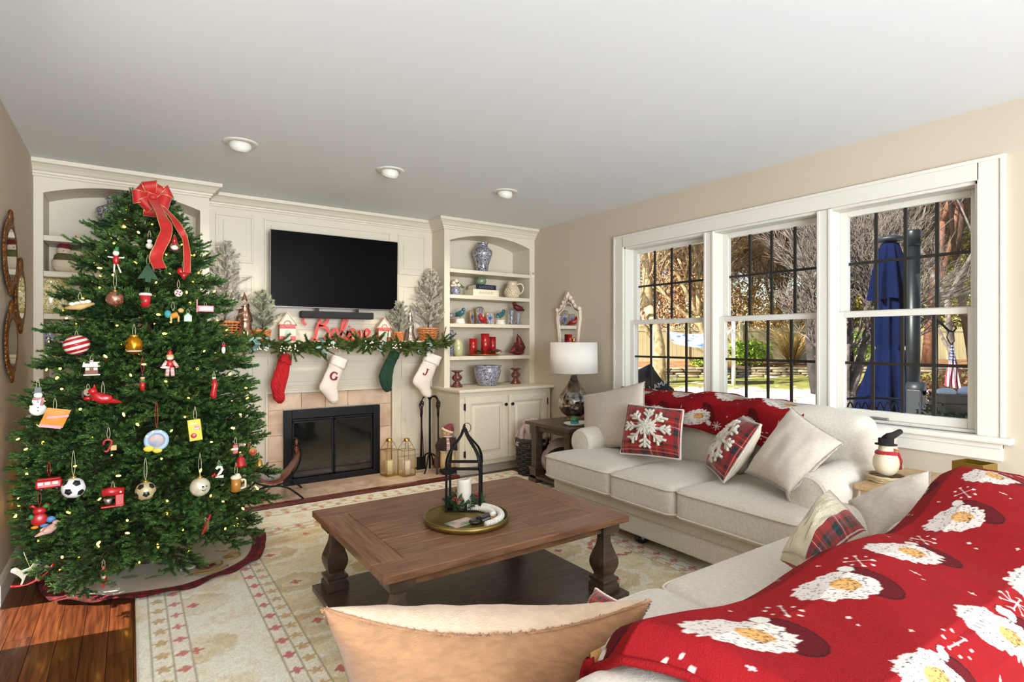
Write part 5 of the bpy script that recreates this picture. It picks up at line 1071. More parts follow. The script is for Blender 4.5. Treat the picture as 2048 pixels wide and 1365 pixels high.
# ================================================================ Christmas tree
TX, TY = .08, 3.72
zz_ = [.1, .2, .37, .65, .93, 1.21, 1.43, 1.64, 1.83, 1.97, 2.08]; rr_t = [.46, .52, .60, .60, .52, .44, .37, .295, .21, .13, .05]
def TR(z): return float(np.interp(z, zz_, rr_t))
tree = thing('christmas_tree', 'full green Christmas tree with warm lights in the left corner', 'tree', (TX, TY, .02))
pt('trunk', bark, tree, lambda b: b.tube([(0, 0, .0), (0, 0, 1.0), (0, 0, 2.05)], [.035, .022, .006], 10))
pt('stand', M('green_tree_stand', '#1d3a26', rough=.5), tree, lambda b: [b.tube([(0, 0, .06), (.19*math.cos(k*PI/2+.6), .19*math.sin(k*PI/2+.6), .012)], .009, 8) for k in range(4)])
def branch_mesh(L_, seed, dark='#081a0c', light='#305a24'):
    tn = TN(seed); q = np.random.RandomState(seed); w_ = MB()
    def fing(p, d, l, n=120):
        d = Vector(d).normalized(); e = p+d*l; m_ = p.lerp(e, .55)+Vector((0, 0, -.006)); w_.tube([p, m_, e], [.003, .0025, .0015], 4)
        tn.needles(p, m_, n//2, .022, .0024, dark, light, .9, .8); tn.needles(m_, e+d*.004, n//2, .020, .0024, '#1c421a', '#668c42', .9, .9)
    st = [Vector((L_*t, 0, .05*L_*math.sin(t*PI)-.04*L_*t*t)) for t in np.linspace(0, 1, 7)]; w_.tube(st, [.008*(1-.8*i/6) for i in range(7)], 5)
    def at(t): i = min(5, int(t*6)); return st[i].lerp(st[i+1], t*6-i)
    nf = int(L_/.050)
    for i in range(nf):
        t = .22+.76*i/nf; p = at(t); l = (.095+.10*(1-t))*min(1, L_/.3)*q.uniform(.8, 1.25)
        for sg in (-1, 1):
            d = Vector((.75, sg*q.uniform(.6, 1.0), q.uniform(-.25, .28))); fing(p, d, l)
            if l > .10: pm = p+d.normalized()*l*.5; fing(pm, Vector((1, sg*.15, q.uniform(-.1, .3))), l*.55, 80); fing(pm, Vector((.3, sg*1.2, q.uniform(-.2, .2))), l*.45, 60)
        if i % 2: fing(p, Vector((.8, q.uniform(-.2, .2), .7)), l*.6, 80)
        if i % 3 == 0: fing(p, Vector((.8, q.uniform(-.2, .2), -.6)), l*.6, 70)
    fing(at(.95), Vector((1, 0, .05)), .08); fing(at(.9), Vector((1, .35, .1)), .06); fing(at(.9), Vector((1, -.35, .1)), .06)
    # wood and needles in one mesh
    V = np.concatenate(tn.V); C_ = np.concatenate(tn.C); wv = np.array([list(v) for v in w_.v]); tri = []
    for f in w_.f:
        for k in range(1, len(f)-1): tri.append((f[0], f[k], f[k+1]))
    W = wv[np.array(tri).ravel()]; V = np.concatenate([V, W]); C_ = np.concatenate([C_, np.tile(np.array(lin('#3d3220')), (len(W), 1))])
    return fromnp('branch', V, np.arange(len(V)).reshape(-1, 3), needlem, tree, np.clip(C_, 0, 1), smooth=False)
protos = {}
for cls, L_ in (('l', .66), ('m', .44), ('s', .24)):
    protos[cls] = [branch_mesh(L_, 40+len(protos)*5+k) for k in range(2)]
PL = {'l': .66, 'm': .44, 's': .24}; used = set(); q = np.random.RandomState(77); nbr = 0
z = .25
while z < 2.06:
    R_ = TR(z); n_ = max(4, int(round(R_*24))); a0 = q.rand()*6
    for k in range(n_):
        a = a0+2*PI*k/n_+q.uniform(-.12, .12); L_ = R_*q.uniform(.80, 1.12)
        if math.cos(a) < 0: L_ = min(L_, (.51)/max(.01, -math.cos(a)))
        cls = 'l' if L_ > .52 else ('m' if L_ > .30 else 's'); src_ = protos[cls][q.randint(2)]
        if src_.name in used: o = src_.copy(); col.objects.link(o)
        else: o = src_; used.add(src_.name)
        f = z/2.1; pitch = -.04+.75*max(0, f-.35)+q.uniform(-.12, .10) - (.12 if z < .35 else 0)
        o.location = (0, 0, z-.02-.04*R_); o.rotation_euler = (q.uniform(-.35, .35), -pitch, a); s_ = L_/(PL[cls]*math.cos(pitch)); o.scale = (s_, .85+.3*q.rand(), .95)
        nbr += 1
    z += .080 if z < 1.6 else .068
for src_ in sum(protos.values(), []):
    if src_.name not in used: bpy.data.objects.remove(src_)
print('branches', nbr)
tn = TN(5)
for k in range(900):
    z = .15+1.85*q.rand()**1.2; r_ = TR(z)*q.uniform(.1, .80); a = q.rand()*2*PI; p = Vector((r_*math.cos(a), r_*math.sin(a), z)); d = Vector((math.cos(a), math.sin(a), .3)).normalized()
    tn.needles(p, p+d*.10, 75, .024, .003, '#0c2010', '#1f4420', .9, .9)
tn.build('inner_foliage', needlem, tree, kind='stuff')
# top sprigs
def front(px, py, k=.98, add=0.0):
    r_ = ray(px, py); d = 1.6
    while d < 4.2:
        p = _at(r_, d)
        if 0 < p.z < 2.3 and math.hypot(p.x-TX, p.y-TY) <= TR(p.z)*k+add: return p
        d += .01
    return _at(r_, 3.1)
# mini lights
bulbm = M('warm_bulb', '#ffb83c', emis=16)
sl = thing('string_lights', 'warm white mini lights wound around the whole Christmas tree', 'string lights', (TX, TY, .02))
pt('cable', M('green_cable', '#12301c', rough=.5), sl, lambda b: b.tube([(TR(.2+1.8*t)*.62*math.cos(t*70), TR(.2+1.8*t)*.62*math.sin(t*70), .2+1.8*t) for t in np.linspace(0, 1, 420)], .002, 4))
b0 = pt('bulb', bulbm, sl, lambda b: b.ell((0, 0, .007), (.0038, .0038, .0085), 8, 6)); sk = None
for k in range(285):
    z = .12+1.85*(k+q.rand())/285; z = .12+1.88*((k+.5)/285)**1.25; a = k*2.39996+q.rand()*.6; r_ = TR(z)*q.uniform(.74, 1.0)
    if math.cos(a) < 0: r_ = min(r_, .54/max(.01, -math.cos(a)))
    o = b0 if k == 0 else b0.copy()
    if k: col.objects.link(o)
    o.location = (r_*math.cos(a), r_*math.sin(a), z); o.rotation_euler = (q.uniform(-1.6, 1.6), q.uniform(-1.6, 1.6), 0); s_ = q.uniform(.9, 1.5); o.scale = (s_,)*3
for zz, e in ((.5, 2.2), (1.0, 1.8), (1.5, .9)):
    l = bpy.data.lights.new('tree_glow', 'POINT'); l.energy = e; l.color = (1, .78, .42); l.shadow_soft_size = .25; o = bpy.data.objects.new('tree_glow', l); col.objects.link(o); o.parent = sl; o.location = (0, 0, zz)  # unseen point lights added inside the tree to carry the bulbs' glow
# tree skirt
skc = (.15, 3.745); n_a, n_r = 220, 60
A_, R2 = np.meshgrid(np.linspace(0, 2*PI, n_a, endpoint=False), np.linspace(.04, .555, n_r), indexing='ij'); a = A_.ravel(); r = R2.ravel()
wav = .5+.5*np.sin(a*7+np.sin(a*3)*1.5); zt_ = .017+.010*wav*np.clip((r-.2)/.3, 0, 1)+.014*np.clip((r-.46)/.09, 0, 1)*(.5+.5*np.sin(a*19+2*np.sin(a*2)))
rr2 = r*(1+.025*np.sin(a*7)*np.clip((r-.3)/.25, 0, 1)); lim = np.where(np.cos(a) < 0, .63/np.maximum(.01, -np.cos(a)), 9); rr2 = np.minimum(rr2, lim)
x = skc[0]+rr2*np.cos(a); y = skc[1]+rr2*np.sin(a); c = solid(len(x), '#d9cfbf'); c = c*(.92+.14*fb(x*20, y*20))[:, None]
bor = r > .475; t1 = (a*9 % 1 < .5); t2 = ((r*22) % 1 < .5); c = mixc(c, '#9c1420', bor*1.0); c = mixc(c, '#1d1d22', (bor & t1 & t2)*.85); c = mixc(c, '#4a141c', (bor & (t1 ^ t2))*.8)
hol = (fb(x*13+3, y*13, 4) > .66) & (r > .22) & (r < .45); c = mixc(c, '#5b6b3a', hol*.6)
skirt = thing('tree_skirt', 'round cream Christmas tree skirt with red and black checked border', 'tree skirt', (skc[0], skc[1], .012))
fromnp('skirt_cloth', np.stack([x, y, zt_], -1), gridfaces(n_a, n_r, True), M('skirt_cloth', '#ffffff', rough=.9, attr='Col', bump=.2, bs=200), skirt, c, o=(skc[0], skc[1], .012))
gdm = M('gold_embroidery', '#9a7a35', rough=.6, metal=.3)
def emb(b):
    def sk_(x_, y_): return (x_-skc[0], y_-skc[1], .026)
    for pts in ([(.26, 3.37), (.33, 3.35), (.40, 3.38), (.42, 3.44), (.38, 3.45), (.34, 3.41)], [(.28, 3.33), (.36, 3.31), (.44, 3.36)], [(.44, 3.46), (.50, 3.46), (.52, 3.52), (.47, 3.53), (.45, 3.49)]): b.tube(cr([sk_(*p) for p in pts], 5), .005, 6)
pt('gold_sleigh', gdm, skirt, emb)
pt('embroidered_figure', M('wine_patch', '#6e1622', rough=.9), skirt, lambda b: b.ell((.19, -.33, .026), (.05, .03, .004), 14, 6)); pt('embroidered_snowman', M('white_patch', '#d8dbe0', rough=.9), skirt, lambda b: [b.ell((.10, -.31, .026), (.035, .02, .004), 12, 6), b.ell((.145, -.29, .027), (.018, .016, .004), 12, 6)])
# bow
bowp = PD(305, 398, 2.98); bow = thing('ribbon_bow', 'big red ribbon bow with gold edges and long tails at the top of the tree', 'bow', bowp)
ribm = M('red_velvet_ribbon', '#b01812', rough=.55, sheen=.4, var=.08, vs=40); gem = M('gold_wire_edge', '#d9b878', rough=.35, metal=.6)
def ribbon_loop(ang, L_, tilt, wd=.032, par=bow):
    """closed loop of wide ribbon"""
    d = Vector((math.cos(ang)*.80, -.45-.25*tilt, math.sin(ang))).normalized(); side = Vector((-math.sin(ang), .15*tilt, math.cos(ang))).normalized(); dep = d.cross(side).normalized(); c = []
    for t in np.linspace(0, 1, 15):
        w_ = math.sin(PI*t)**.8; c.append(d*(L_*math.sin(PI*t)**.75)+dep*(.036*math.cos(PI*t))*(.3+w_))
    def wdt(t): return wd*(.35+.75*math.sin(PI*t)**.7)
    b = MB(); b.grid(lambda u, v: c[min(14, int(round(u*14)))]+side*wdt(u)*(2*v-1), 15, 5); o = b.build('ribbon_loop', ribm, par)
    b = MB(); [b.tube([c[i]+side*wdt(i/14)*sg for i in range(15)], .0016, 4) for sg in (-1, 1)]; b.build('gold_edge', gem, o)
for k in range(9): ribbon_loop(R(25+k*40), .088 if k % 2 else .100, (k % 3)-1)
for k in range(3): ribbon_loop(R(60+k*120), .055, 2, .026)
def tail(px, wd=.027):
    P = [p-bowp for p in px]; c = cr(P, 7); n_ = len(c); b = MB()
    def pos(i, s_): t = (c[min(i+1, n_-1)]-c[max(i-1, 0)]).normalized(); sd = Vector((1, .1, 0))-t*t.x; sd = sd.normalized() if sd.length > .2 else Vector((0, 0, 1)); sd = (sd+Vector((0, .5*math.sin(i*.35), 0))).normalized(); return c[i]+sd*wd*s_
    b.grid(lambda u, v: pos(min(n_-1, int(round(u*(n_-1)))), 2*v-1), n_, 4); o = b.build('ribbon_tail', ribm, bow); b = MB(); [b.tube([pos(i, sg) for i in range(n_)], .0016, 4) for sg in (-1, 1)]; b.build('gold_edge', gem, o)
tail([PD(308, 400, 2.93), PD(325, 435, 2.86), PD(333, 460, 2.83), PD(322, 490, 2.78), PD(312, 515, 2.75), PD(320, 537, 2.72)]); tail([PD(312, 400, 2.95), PD(345, 435, 2.93), PD(360, 458, 2.92), PD(370, 478, 2.93), PD(374, 510, 2.90), PD(374, 545, 2.88)], .016)
pt('knot', ribm, bow, lambda b: b.ell((0, -.045, 0), (.022, .022, .02), 14, 8))
# ---------------------------------------------------------------- ornaments
gold = M('gold_cap', '#c9a352', rough=.3, metal=.9); strg = M('ornament_string', '#d8cda8', rough=.6); rs = M('red_ornament', '#b3161c', rough=.35, coat=.3); wo = M('white_ornament', '#e6dfd2', rough=.5); bk = M('black_ornament', '#17171a', rough=.4)
grn = M('green_ornament', '#2e7a3a', rough=.5); blu = M('blue_ornament', '#4f82b5', rough=.5); tanm = M('tan_ornament', '#c9a56a', rough=.6); brn = M('brown_ornament', '#7b4a2a', rough=.6); yel = M('yellow_ornament', '#d9bf3a', rough=.5); ong = M('orange_ornament', '#d98a2a', rough=.5)
def orn(name, lab, px, py, cat='ornament', rz=None, k=1.0, add=.08, hang=.06, sm=None):
    p = front(px, py, k, add); t = thing(name, lab, cat, p, -YAW if rz is None else rz)
    t.rotation_euler = (0, 0, -math.atan2(p.x, p.y)+(rz or 0))
    if hang: pt('hanging_loop', sm or strg, t, lambda b: b.tube(cr([(0, 0, hang*.35), (.006, 0, hang*.7), (0, .012, hang*1.15), (-.006, 0, hang*.7), (0, 0, hang*.35)], 3), .0009, 4))
    return t
def ball(name, lab, px, py, r, m, **k):
    t = orn(name, lab, px, py, hang=r*3.2, **k); pt('ball', m, t, lambda b: b.ell((0, 0, 0), r, 24, 16)); pt('cap', gold, t, lambda b: b.lathe([(r*.25, r*.95), (r*.25, r*1.15), (0, r*1.16)], n=12)); return t
def soccer(lab, px, py, r, wm, face):
    t = ball('soccer_ball_ornament', lab, px, py, r, wm); b = MB(); g = (1+5**.5)/2
    for s1 in (-1, 1):
        for s2 in (-1, 1):
            for v in ((0, s1, s2*g), (s1, s2*g, 0), (s2*g, 0, s1)):
                n_ = Vector(v).normalized(); u = n_.orthogonal().normalized(); w_ = n_.cross(u)
                # orient to the nearest neighbour
                c = [n_*r*1.055]+[(n_+(u*math.cos(k*2*PI/5)+w_*math.sin(k*2*PI/5))*.38).normalized()*r*1.02 for k in range(5)]
                b.add(c, [(0, 1+k, 1+(k+1) % 5) for k in range(5)])
    b.X = Matrix(); o = b.build('black_panels', bk, t); o.rotation_euler = (R(20), R(12), R(face))
soccer('white and black soccer ball ornament on the lower left of the tree', 147, 976, .026*1.9*.9, M('white_leather', '#e8e6e2', rough=.35), 10); soccer('gold-tinted soccer ball ornament low in the middle of the tree', 291, 982, .046*.9, M('gold_leather', '#c9b98c', rough=.3, metal=.3), 40)
t = ball('bauble', 'copper pink bauble near the top left of the tree', 230, 598, .038, M('copper_pink', '#c98f78', rough=.2, metal=.85, var=.15, vs=80), add=.10)
t = ball('bauble', 'pearl bauble with a painted snowman face on the lower right of the tree', 400, 974, .045, M('pearl', '#e6dfc6', rough=.18, metal=.35)); pt('painted_face', bk, t, lambda b: [b.ell((.012, -.042, .008), (.006, .003, .004), 8, 6), b.ell((.026, -.034, .008), (.005, .003, .004), 8, 6), b.tube([(.006, -.0435, -.006), (.017, -.041, -.012), (.028, -.034, -.006)], .0015, 5)])
t = orn('bauble', 'red and white striped onion bauble on the left edge of the tree', 153, 690, rz=0)
pt('ball', M('stripe_white', '#ece5da', rough=.3), t, lambda b: b.ell((0, 0, 0), (.052, .052, .046), 26, 16)); pt('red_stripes', rs, t, lambda b: [b.lathe([(.052*math.cos(R(a0))*1.012, .046*math.sin(R(a0))*1.012), (.052*math.cos(R(a0+9))*1.012, .046*math.sin(R(a0+9))*1.012), (.052*math.cos(R(a0+17))*1.012, .046*math.sin(R(a0+17))*1.012)], n=26) for a0 in (-70, -38, -6, 26, 58)])
for c in t.children:
    if c.name.startswith(('ball', 'red_s')): c.rotation_euler = (0, R(-18), 0)
t = orn('bauble', 'shiny gold egg-shaped bauble in the upper middle of the tree', 268, 690, hang=.09); pt('ball', M('gold_egg', '#d08f1c', rough=.18, metal=.85), t, lambda b: b.lathe([(0, -.045), (.024, -.042), (.035, -.02), (.037, .005), (.031, .026), (.018, .040), (0, .044)], n=26)); pt('band', wo, t, lambda b: b.lathe([(.0315, -.028), (.0335, -.026), (.031, -.031)], n=26)); pt('cap', gold, t, lambda b: b.lathe([(.018, .038), (.02, .048), (0, .05)], n=14))
t = orn('cup_ornament', 'red paper cup ornament with a white lid', 291, 600, hang=0, add=.11); pt('cup', rs, t, lambda b: b.lathe([(0, -.034), (.017, -.034), (.024, .022), (0, .022)], n=20)); pt('lid', wo, t, lambda b: b.lathe([(.027, .022), (.028, .028), (.024, .034), (0, .035)], n=20))
t = orn('food_ornament', 'tan and white taco shaped ornament on the upper left of the tree', 160, 612); pt('shell', tanm, t, lambda b: b.tube([(-.055, 0, -.012), (0, -.008, -.004), (.055, 0, .014)], [.006, .016, .006], 10)); pt('filling', wo, t, lambda b: [b.ell((-.03+.02*k, -.004, .008+.005*k), (.014, .01, .009), 8, 6) for k in range(4)])
t = orn('elf_ornament', 'small red and white elf figure hanging high on the tree', 232, 520); pt('body', rs, t, lambda b: b.ell((0, 0, 0), (.014, .012, .024), 12, 8)); pt('head', wo, t, lambda b: b.ell((0, -.002, .034), .014, 12, 8)); pt('cap', grn, t, lambda b: b.tube([(0, 0, .044), (.006, 0, .062), (.012, 0, .066)], [.013, .007, .002], 8)); pt('legs', wo, t, lambda b: [b.tube([(s_*.006, 0, -.02), (s_*.014+.006, 0, -.062)], .004, 6) for s_ in (-1, 1)]); pt('arms', wo, t, lambda b: [b.tube([(s_*.012, 0, .012), (s_*.034, -.004, .014)], .004, 6) for s_ in (-1, 1)])
t = orn('tree_ornament', 'dark green felt fir tree ornament beside the ribbon tail', 296, 545, hang=.08); pt('felt_tree', M('green_felt', '#35523a', rough=.95, bump=.4, bs=150), t, lambda b: b.prism([(-.045, -.035), (0, .05), (.045, -.035), (.012, -.03), (.012, -.048), (-.012, -.048), (-.012, -.03)], -.006, .006), bevel=.002)
t = orn('santa_ornament', 'copper and white round santa ornament near the ribbon', 349, 494); pt('body', M('copper_pink'), t, lambda b: b.ell((0, 0, 0), (.026, .024, .026), 16, 10)); pt('beard', wo, t, lambda b: b.ell((0, -.014, -.004), (.018, .013, .014), 12, 8)); pt('hat', rs, t, lambda b: b.tube([(0, 0, .018), (0, 0, .045), (.004, 0, .06)], [.018, .010, .002], 10))
t = orn('snowman_ornament', 'little white snowman ornament under the bow', 299, 487); pt('body', wo, t, lambda b: [b.ell((0, 0, -.012), .016, 12, 8), b.ell((0, 0, .012), .012, 12, 8)]); pt('hat', bk, t, lambda b: b.lathe([(.012, .02), (.012, .022), (.007, .022), (.007, .034), (0, .034)], n=12))
t = orn('heart_ornament', 'glossy red heart ornament on the right under the ribbon', 367, 546); pt('heart', rs, t, lambda b: [b.ell((-.012, 0, .008), (.019, .012, .019), 12, 8), b.ell((.012, 0, .008), (.019, .012, .019), 12, 8), b.tube([(0, 0, .0), (0, 0, -.034)], [.022, .003], 12)])
t = orn('button_ornament', 'round white and red peppermint ornament on the right of the tree', 357, 586); pt('disc', wo, t, lambda b: b.ell((0, 0, 0), (.019, .008, .019), 16, 8)); pt('swirl', rs, t, lambda b: [b.tube([(.004*math.cos(k*PI/2), -.009, .004*math.sin(k*PI/2)), (.015*math.cos(k*PI/2+.6), -.007, .015*math.sin(k*PI/2+.6))], .003, 5) for k in range(4)])
t = orn('dog_ornament', 'teal and orange dog ornament on the upper right of the tree', 346, 630); pt('body', ong, t, lambda b: b.tube([(-.01, 0, -.008), (.022, 0, .004)], [.014, .015], 10)); pt('legs', tanm, t, lambda b: [b.tube([(x_, s_*.008, -.004), (x_, s_*.01, -.034)], .005, 6) for x_ in (-.008, .024) for s_ in (-1, 1)]); pt('head', tanm, t, lambda b: b.ell((.034, 0, .024), (.014, .012, .012), 10, 8)); pt('scarf', M('teal_ornament', '#3a8f96', rough=.6), t, lambda b: [b.ell((-.022, -.004, .004), (.016, .012, .020), 10, 8)])
t = orn('house_ornament', 'small pale green glass house ornament on the right of the tree', 376, 635, hang=.04); pt('walls', M('mint', '#a9c9a5', rough=.4), t, lambda b: b.prism([(-.017, -.02), (.017, -.02), (.017, .008), (0, .022), (-.017, .008)], -.012, .012)); pt('roof', grn, t, lambda b: [b.tube([(-.021, -.013, .006), (0, -.013, .025), (.021, -.013, .006)], .003, 5)])
t = orn('sign_ornament', 'red and white sign ornament with a tall post at the right edge of the tree', 411, 617, hang=.03); pt('board', rs, t, lambda b: b.box((-.036, -.003, -.018), (.040, .003, .016)), bevel=.002); pt('panel', wo, t, lambda b: b.box((-.026, -.0045, -.010), (.034, -.003, .009))); pt('post', rs, t, lambda b: b.box((-.042, -.004, -.02), (-.036, .004, .048)))
t = orn('gingerbread_house_ornament', 'gingerbread house ornament with snowy roof, left of the tree middle', 183, 735, hang=.05); pt('walls', brn, t, lambda b: b.box((-.024, -.02, -.032), (.024, .02, .008))); pt('roof', wo, t, lambda b: b.prism([(-.034, .004), (.034, .004), (.030, .026), (-.030, .026)], -.024, .02)); pt('icing', wo, t, lambda b: [b.box((-.03, -.024, -.036), (.032, .02, -.031)), b.box((-.022, -.022, -.012), (-.008, -.020, 0)), b.box((.008, -.022, -.012), (.022, -.020, 0))]); pt('chimney', M('red_ornament'), t, lambda b: b.box((-.006, -.01, .026), (.006, .0, .034)))
t = orn('monkey_ornament', 'sock monkey ornament with red cap and striped limbs', 340, 727, hang=.04)
strip2 = M('sock_stripe', '#c9545a', rough=.9, c2='#e6ddd0', vs=160, stretch=(.01, .01, 1)); pt('body', rs, t, lambda b: b.ell((0, 0, -.004), (.017, .013, .022), 12, 8)); pt('head', tanm, t, lambda b: b.ell((0, -.002, .032), (.018, .015, .017), 12, 8)); pt('mouth', wo, t, lambda b: b.ell((0, -.014, .026), (.014, .008, .007), 10, 6)); pt('cap', rs, t, lambda b: [b.tube([(0, 0, .044), (0, 0, .056), (0, 0, .066)], [.014, .009, .004], 10)]); pt('limbs', strip2, t, lambda b: [b.tube([(s_*.014, 0, .012), (s_*.032, -.006, -.02)], .008, 8) for s_ in (-1, 1)]+[b.tube([(s_*.009, 0, -.02), (s_*.012, -.004, -.062)], .009, 8) for s_ in (-1, 1)]); pt('plate', wo, t, lambda b: b.ell((-.02, -.02, -.018), (.022, .008, .006), 12, 6))
t = orn('nutcracker_ornament', 'thin red and green nutcracker hanging from a red ribbon in the middle', 285, 762, hang=.10, sm=rs); pt('body', rs, t, lambda b: b.tube([(0, 0, -.044), (0, 0, .0)], [.010, .011], 10)); pt('belt', grn, t, lambda b: b.lathe([(.012, -.004), (.0125, .004), (.011, .006)], n=12)); pt('head', tanm, t, lambda b: b.ell((0, 0, .014), .010, 10, 8)); pt('hat', bk, t, lambda b: b.lathe([(.010, .02), (.011, .036), (0, .038)], n=12))
t = orn('snack_ornament', 'red twisted candy stick ornament at the right of the tree', 428, 778, hang=.08); pt('candy', rs, t, lambda b: b.tube([(0, 0, .05), (.004, 0, .02), (0, 0, 0), (-.004, 0, -.03), (0, 0, -.048)], [.008, .015, .012, .016, .010], 10)); pt('cap', wo, t, lambda b: b.ell((0, 0, .056), (.010, .008, .006), 10, 6))
t = orn('dog_face_ornament', 'grey dog face ornament in a red scarf, left of the middle', 176, 788, hang=.04); pt('head', M('grey_fur', '#b5aa98', rough=.9), t, lambda b: b.ell((0, 0, .008), (.018, .015, .018), 12, 8)); pt('ears', M('dark_fur', '#4a4038', rough=.9), t, lambda b: [b.ell((s_*.019, 0, .0), (.006, .006, .018), 8, 6) for s_ in (-1, 1)]); pt('scarf', rs, t, lambda b: b.ell((0, 0, -.020), (.018, .014, .010), 12, 8)); pt('nose', bk, t, lambda b: b.ell((0, -.016, .002), .004, 8, 6))
t = orn('cardinal_ornament', 'red cardinal ornament facing left on white strings', 206, 812, rz=PI, hang=.10); bird(t, rs, 1.05, 1.2, beak=ong, crest=True)
t = orn('snowman_ornament', 'flat white snowman with black hat and pink scarf, left edge of the tree', 76, 806, hang=.10); pt('body', wo, t, lambda b: [b.ell((0, 0, -.030), (.032, .007, .028), 18, 8), b.ell((0, 0, .008), (.022, .006, .022), 16, 8), b.ell((0, 0, .036), (.016, .005, .015), 14, 8)]); pt('hat', bk, t, lambda b: [b.box((-.02, -.006, .047), (.02, .006, .051)), b.box((-.012, -.005, .051), (.012, .005, .072))]); pt('scarf', M('pink_scarf', '#c98a8a', rough=.8), t, lambda b: b.tube([(-.018, -.006, .022), (0, -.009, .018), (.018, -.006, .022), (.012, -.008, -.012)], .006, 6)); pt('buttons', bk, t, lambda b: [b.ell((0, -.008, z_), .0025, 6, 4) for z_ in (-.02, -.035, .005)])
t = orn('snack_bag_ornament', 'orange and red snack bag ornament tilted at the left of the tree', 110, 836, hang=.08); pt('bag', ong, t, lambda b: b.grid(lambda u, v: ((u-.5)*.085+.014*(v-.5), -.010*math.sin(PI*u)*math.sin(PI*v), (v-.5)*.085), 10, 10)); pt('red_band', rs, t, lambda b: [b.box((-.048, -.006, -.046), (.030, .002, -.032)), b.prism([(-.03, -.006), (.046, .012), (.046, .022), (-.03, .004)], -.014, -.011)]); pt('bag_back', ong, t, lambda b: b.grid(lambda u, v: ((.5-u)*.085+.014*(v-.5), .010*math.sin(PI*u)*math.sin(PI*v), (v-.5)*.085), 10, 10))
for c in t.children:
    if not c.name.startswith('hanging'): c.rotation_euler = (0, R(12), 0)
t = orn('box_ornament', 'yellow-green upright candy box ornament right of the middle', 390, 860, hang=.10); pt('box', yel, t, lambda b: b.box((-.028, -.008, -.052), (.028, .008, .052)), bevel=.002); pt('picture', rs, t, lambda b: [b.ell((-.008, -.009, -.026), (.013, .002, .012), 12, 6), b.box((-.002, -.0095, .002), (.022, -.008, .020))]); pt('lettering', wo, t, lambda b: [b.box((-.018, -.0095, .030), (.010, -.008, .034)), b.box((0, -.0105, .006), (.019, -.0095, .010))])
for c in t.children:
    if not c.name.startswith('hanging'): c.rotation_euler = (0, R(-6), 0)
t = orn('photo_ornament', 'round pale blue photo frame ornament on a red ribbon in the centre of the tree', 313, 881, hang=.16, sm=rs, k=1.04); pt('ring', M('pale_blue', '#9fb6cf', rough=.4), t, lambda b: b.tube([(.040*math.cos(R(a_)), 0, .040*math.sin(R(a_))) for a_ in range(0, 360, 12)], .011, 8, closed=True)); pt('photo', M('photo_print', '#c99a85', rough=.4, c2='#7d8ba3', vs=22), t, lambda b: b.ell((0, 0, 0), (.034, .004, .034), 24, 6)); pt('pearls', wo, t, lambda b: [b.ell((.045*math.cos(a_), -.008, .045*math.sin(a_)), .006, 8, 6) for a_ in (1.2, 1.9, 2.6)]); pt('bow_detail', yel, t, lambda b: [b.ell((-.030, -.012, -.034), (.022, .006, .014), 12, 6), b.ell((.004, -.012, -.046), (.020, .006, .011), 12, 6)])
t = orn('candy_cane_ornament', 'small dark red candy cane ornament left of the photo frame', 217, 890, hang=.07); pt('cane', M('dark_red_cane', '#8e1c1c', rough=.3), t, lambda b: b.tube(cr([(-.018, 0, .002), (-.016, 0, .018), (0, 0, .024), (.012, 0, .014), (.006, 0, -.006), (-.004, 0, -.028), (-.016, 0, -.026)], 4), .0055, 8)); pt('tag', tanm, t, lambda b: b.box((.008, -.002, -.026), (.030, .002, -.004)))
t = orn('block_ornament', 'narrow red block ornament at the right edge of the tree', 471, 897, hang=.05); pt('block', rs, t, lambda b: b.box((-.012, -.01, -.026), (.012, .01, .02)), bevel=.002); pt('label_band', wo, t, lambda b: b.box((-.0125, -.0105, -.006), (.0125, -.009, .004)))
t = orn('bell_ornament', 'red bell-shaped ornament below the narrow red block', 482, 922, hang=.03); pt('bell', rs, t, lambda b: b.lathe([(.028, -.026), (.022, -.016), (.018, .012), (.008, .024), (0, .026)], n=18)); pt('clapper', gold, t, lambda b: b.ell((0, 0, -.03), .006, 8, 6))
t = orn('fruit_ornament', 'round yellow and red fruit ornament at the right tip of a branch', 506, 903, hang=.03); pt('fruit', M('apple_yellow', '#d8b86a', rough=.3, c2='#b3382a', vs=18), t, lambda b: b.ell((0, 0, 0), (.020, .018, .022), 16, 10)); pt('leaf', grn, t, lambda b: b.ell((.008, 0, .022), (.010, .003, .005), 8, 5))
t = orn('bell_ornament', 'small golden bell ornament at the right edge by the log holder', 519, 925, hang=.02); pt('bell', gold, t, lambda b: b.lathe([(.022, -.02), (.016, -.01), (.012, .012), (0, .018)], n=16))
t = orn('camper_ornament', 'red and white camper van ornament at the lower left', 98, 966, hang=.08, sm=rs); pt('body', rs, t, lambda b: b.box((-.046, -.018, -.022), (.046, .018, .014)), bevel=.008); pt('roof', rs, t, lambda b: b.box((-.040, -.016, .014), (.040, .016, .022)), bevel=.004); pt('windows', wo, t, lambda b: [b.box((x_, -.0195, -.004), (x_+.018, -.018, .008)) for x_ in (-.038, -.014, .012)]); [pt('wheel', bk, t, lambda b: b.ell((x_, -.016, -.024), (.008, .004, .008), 12, 6)) for x_ in (-.026, .026)]
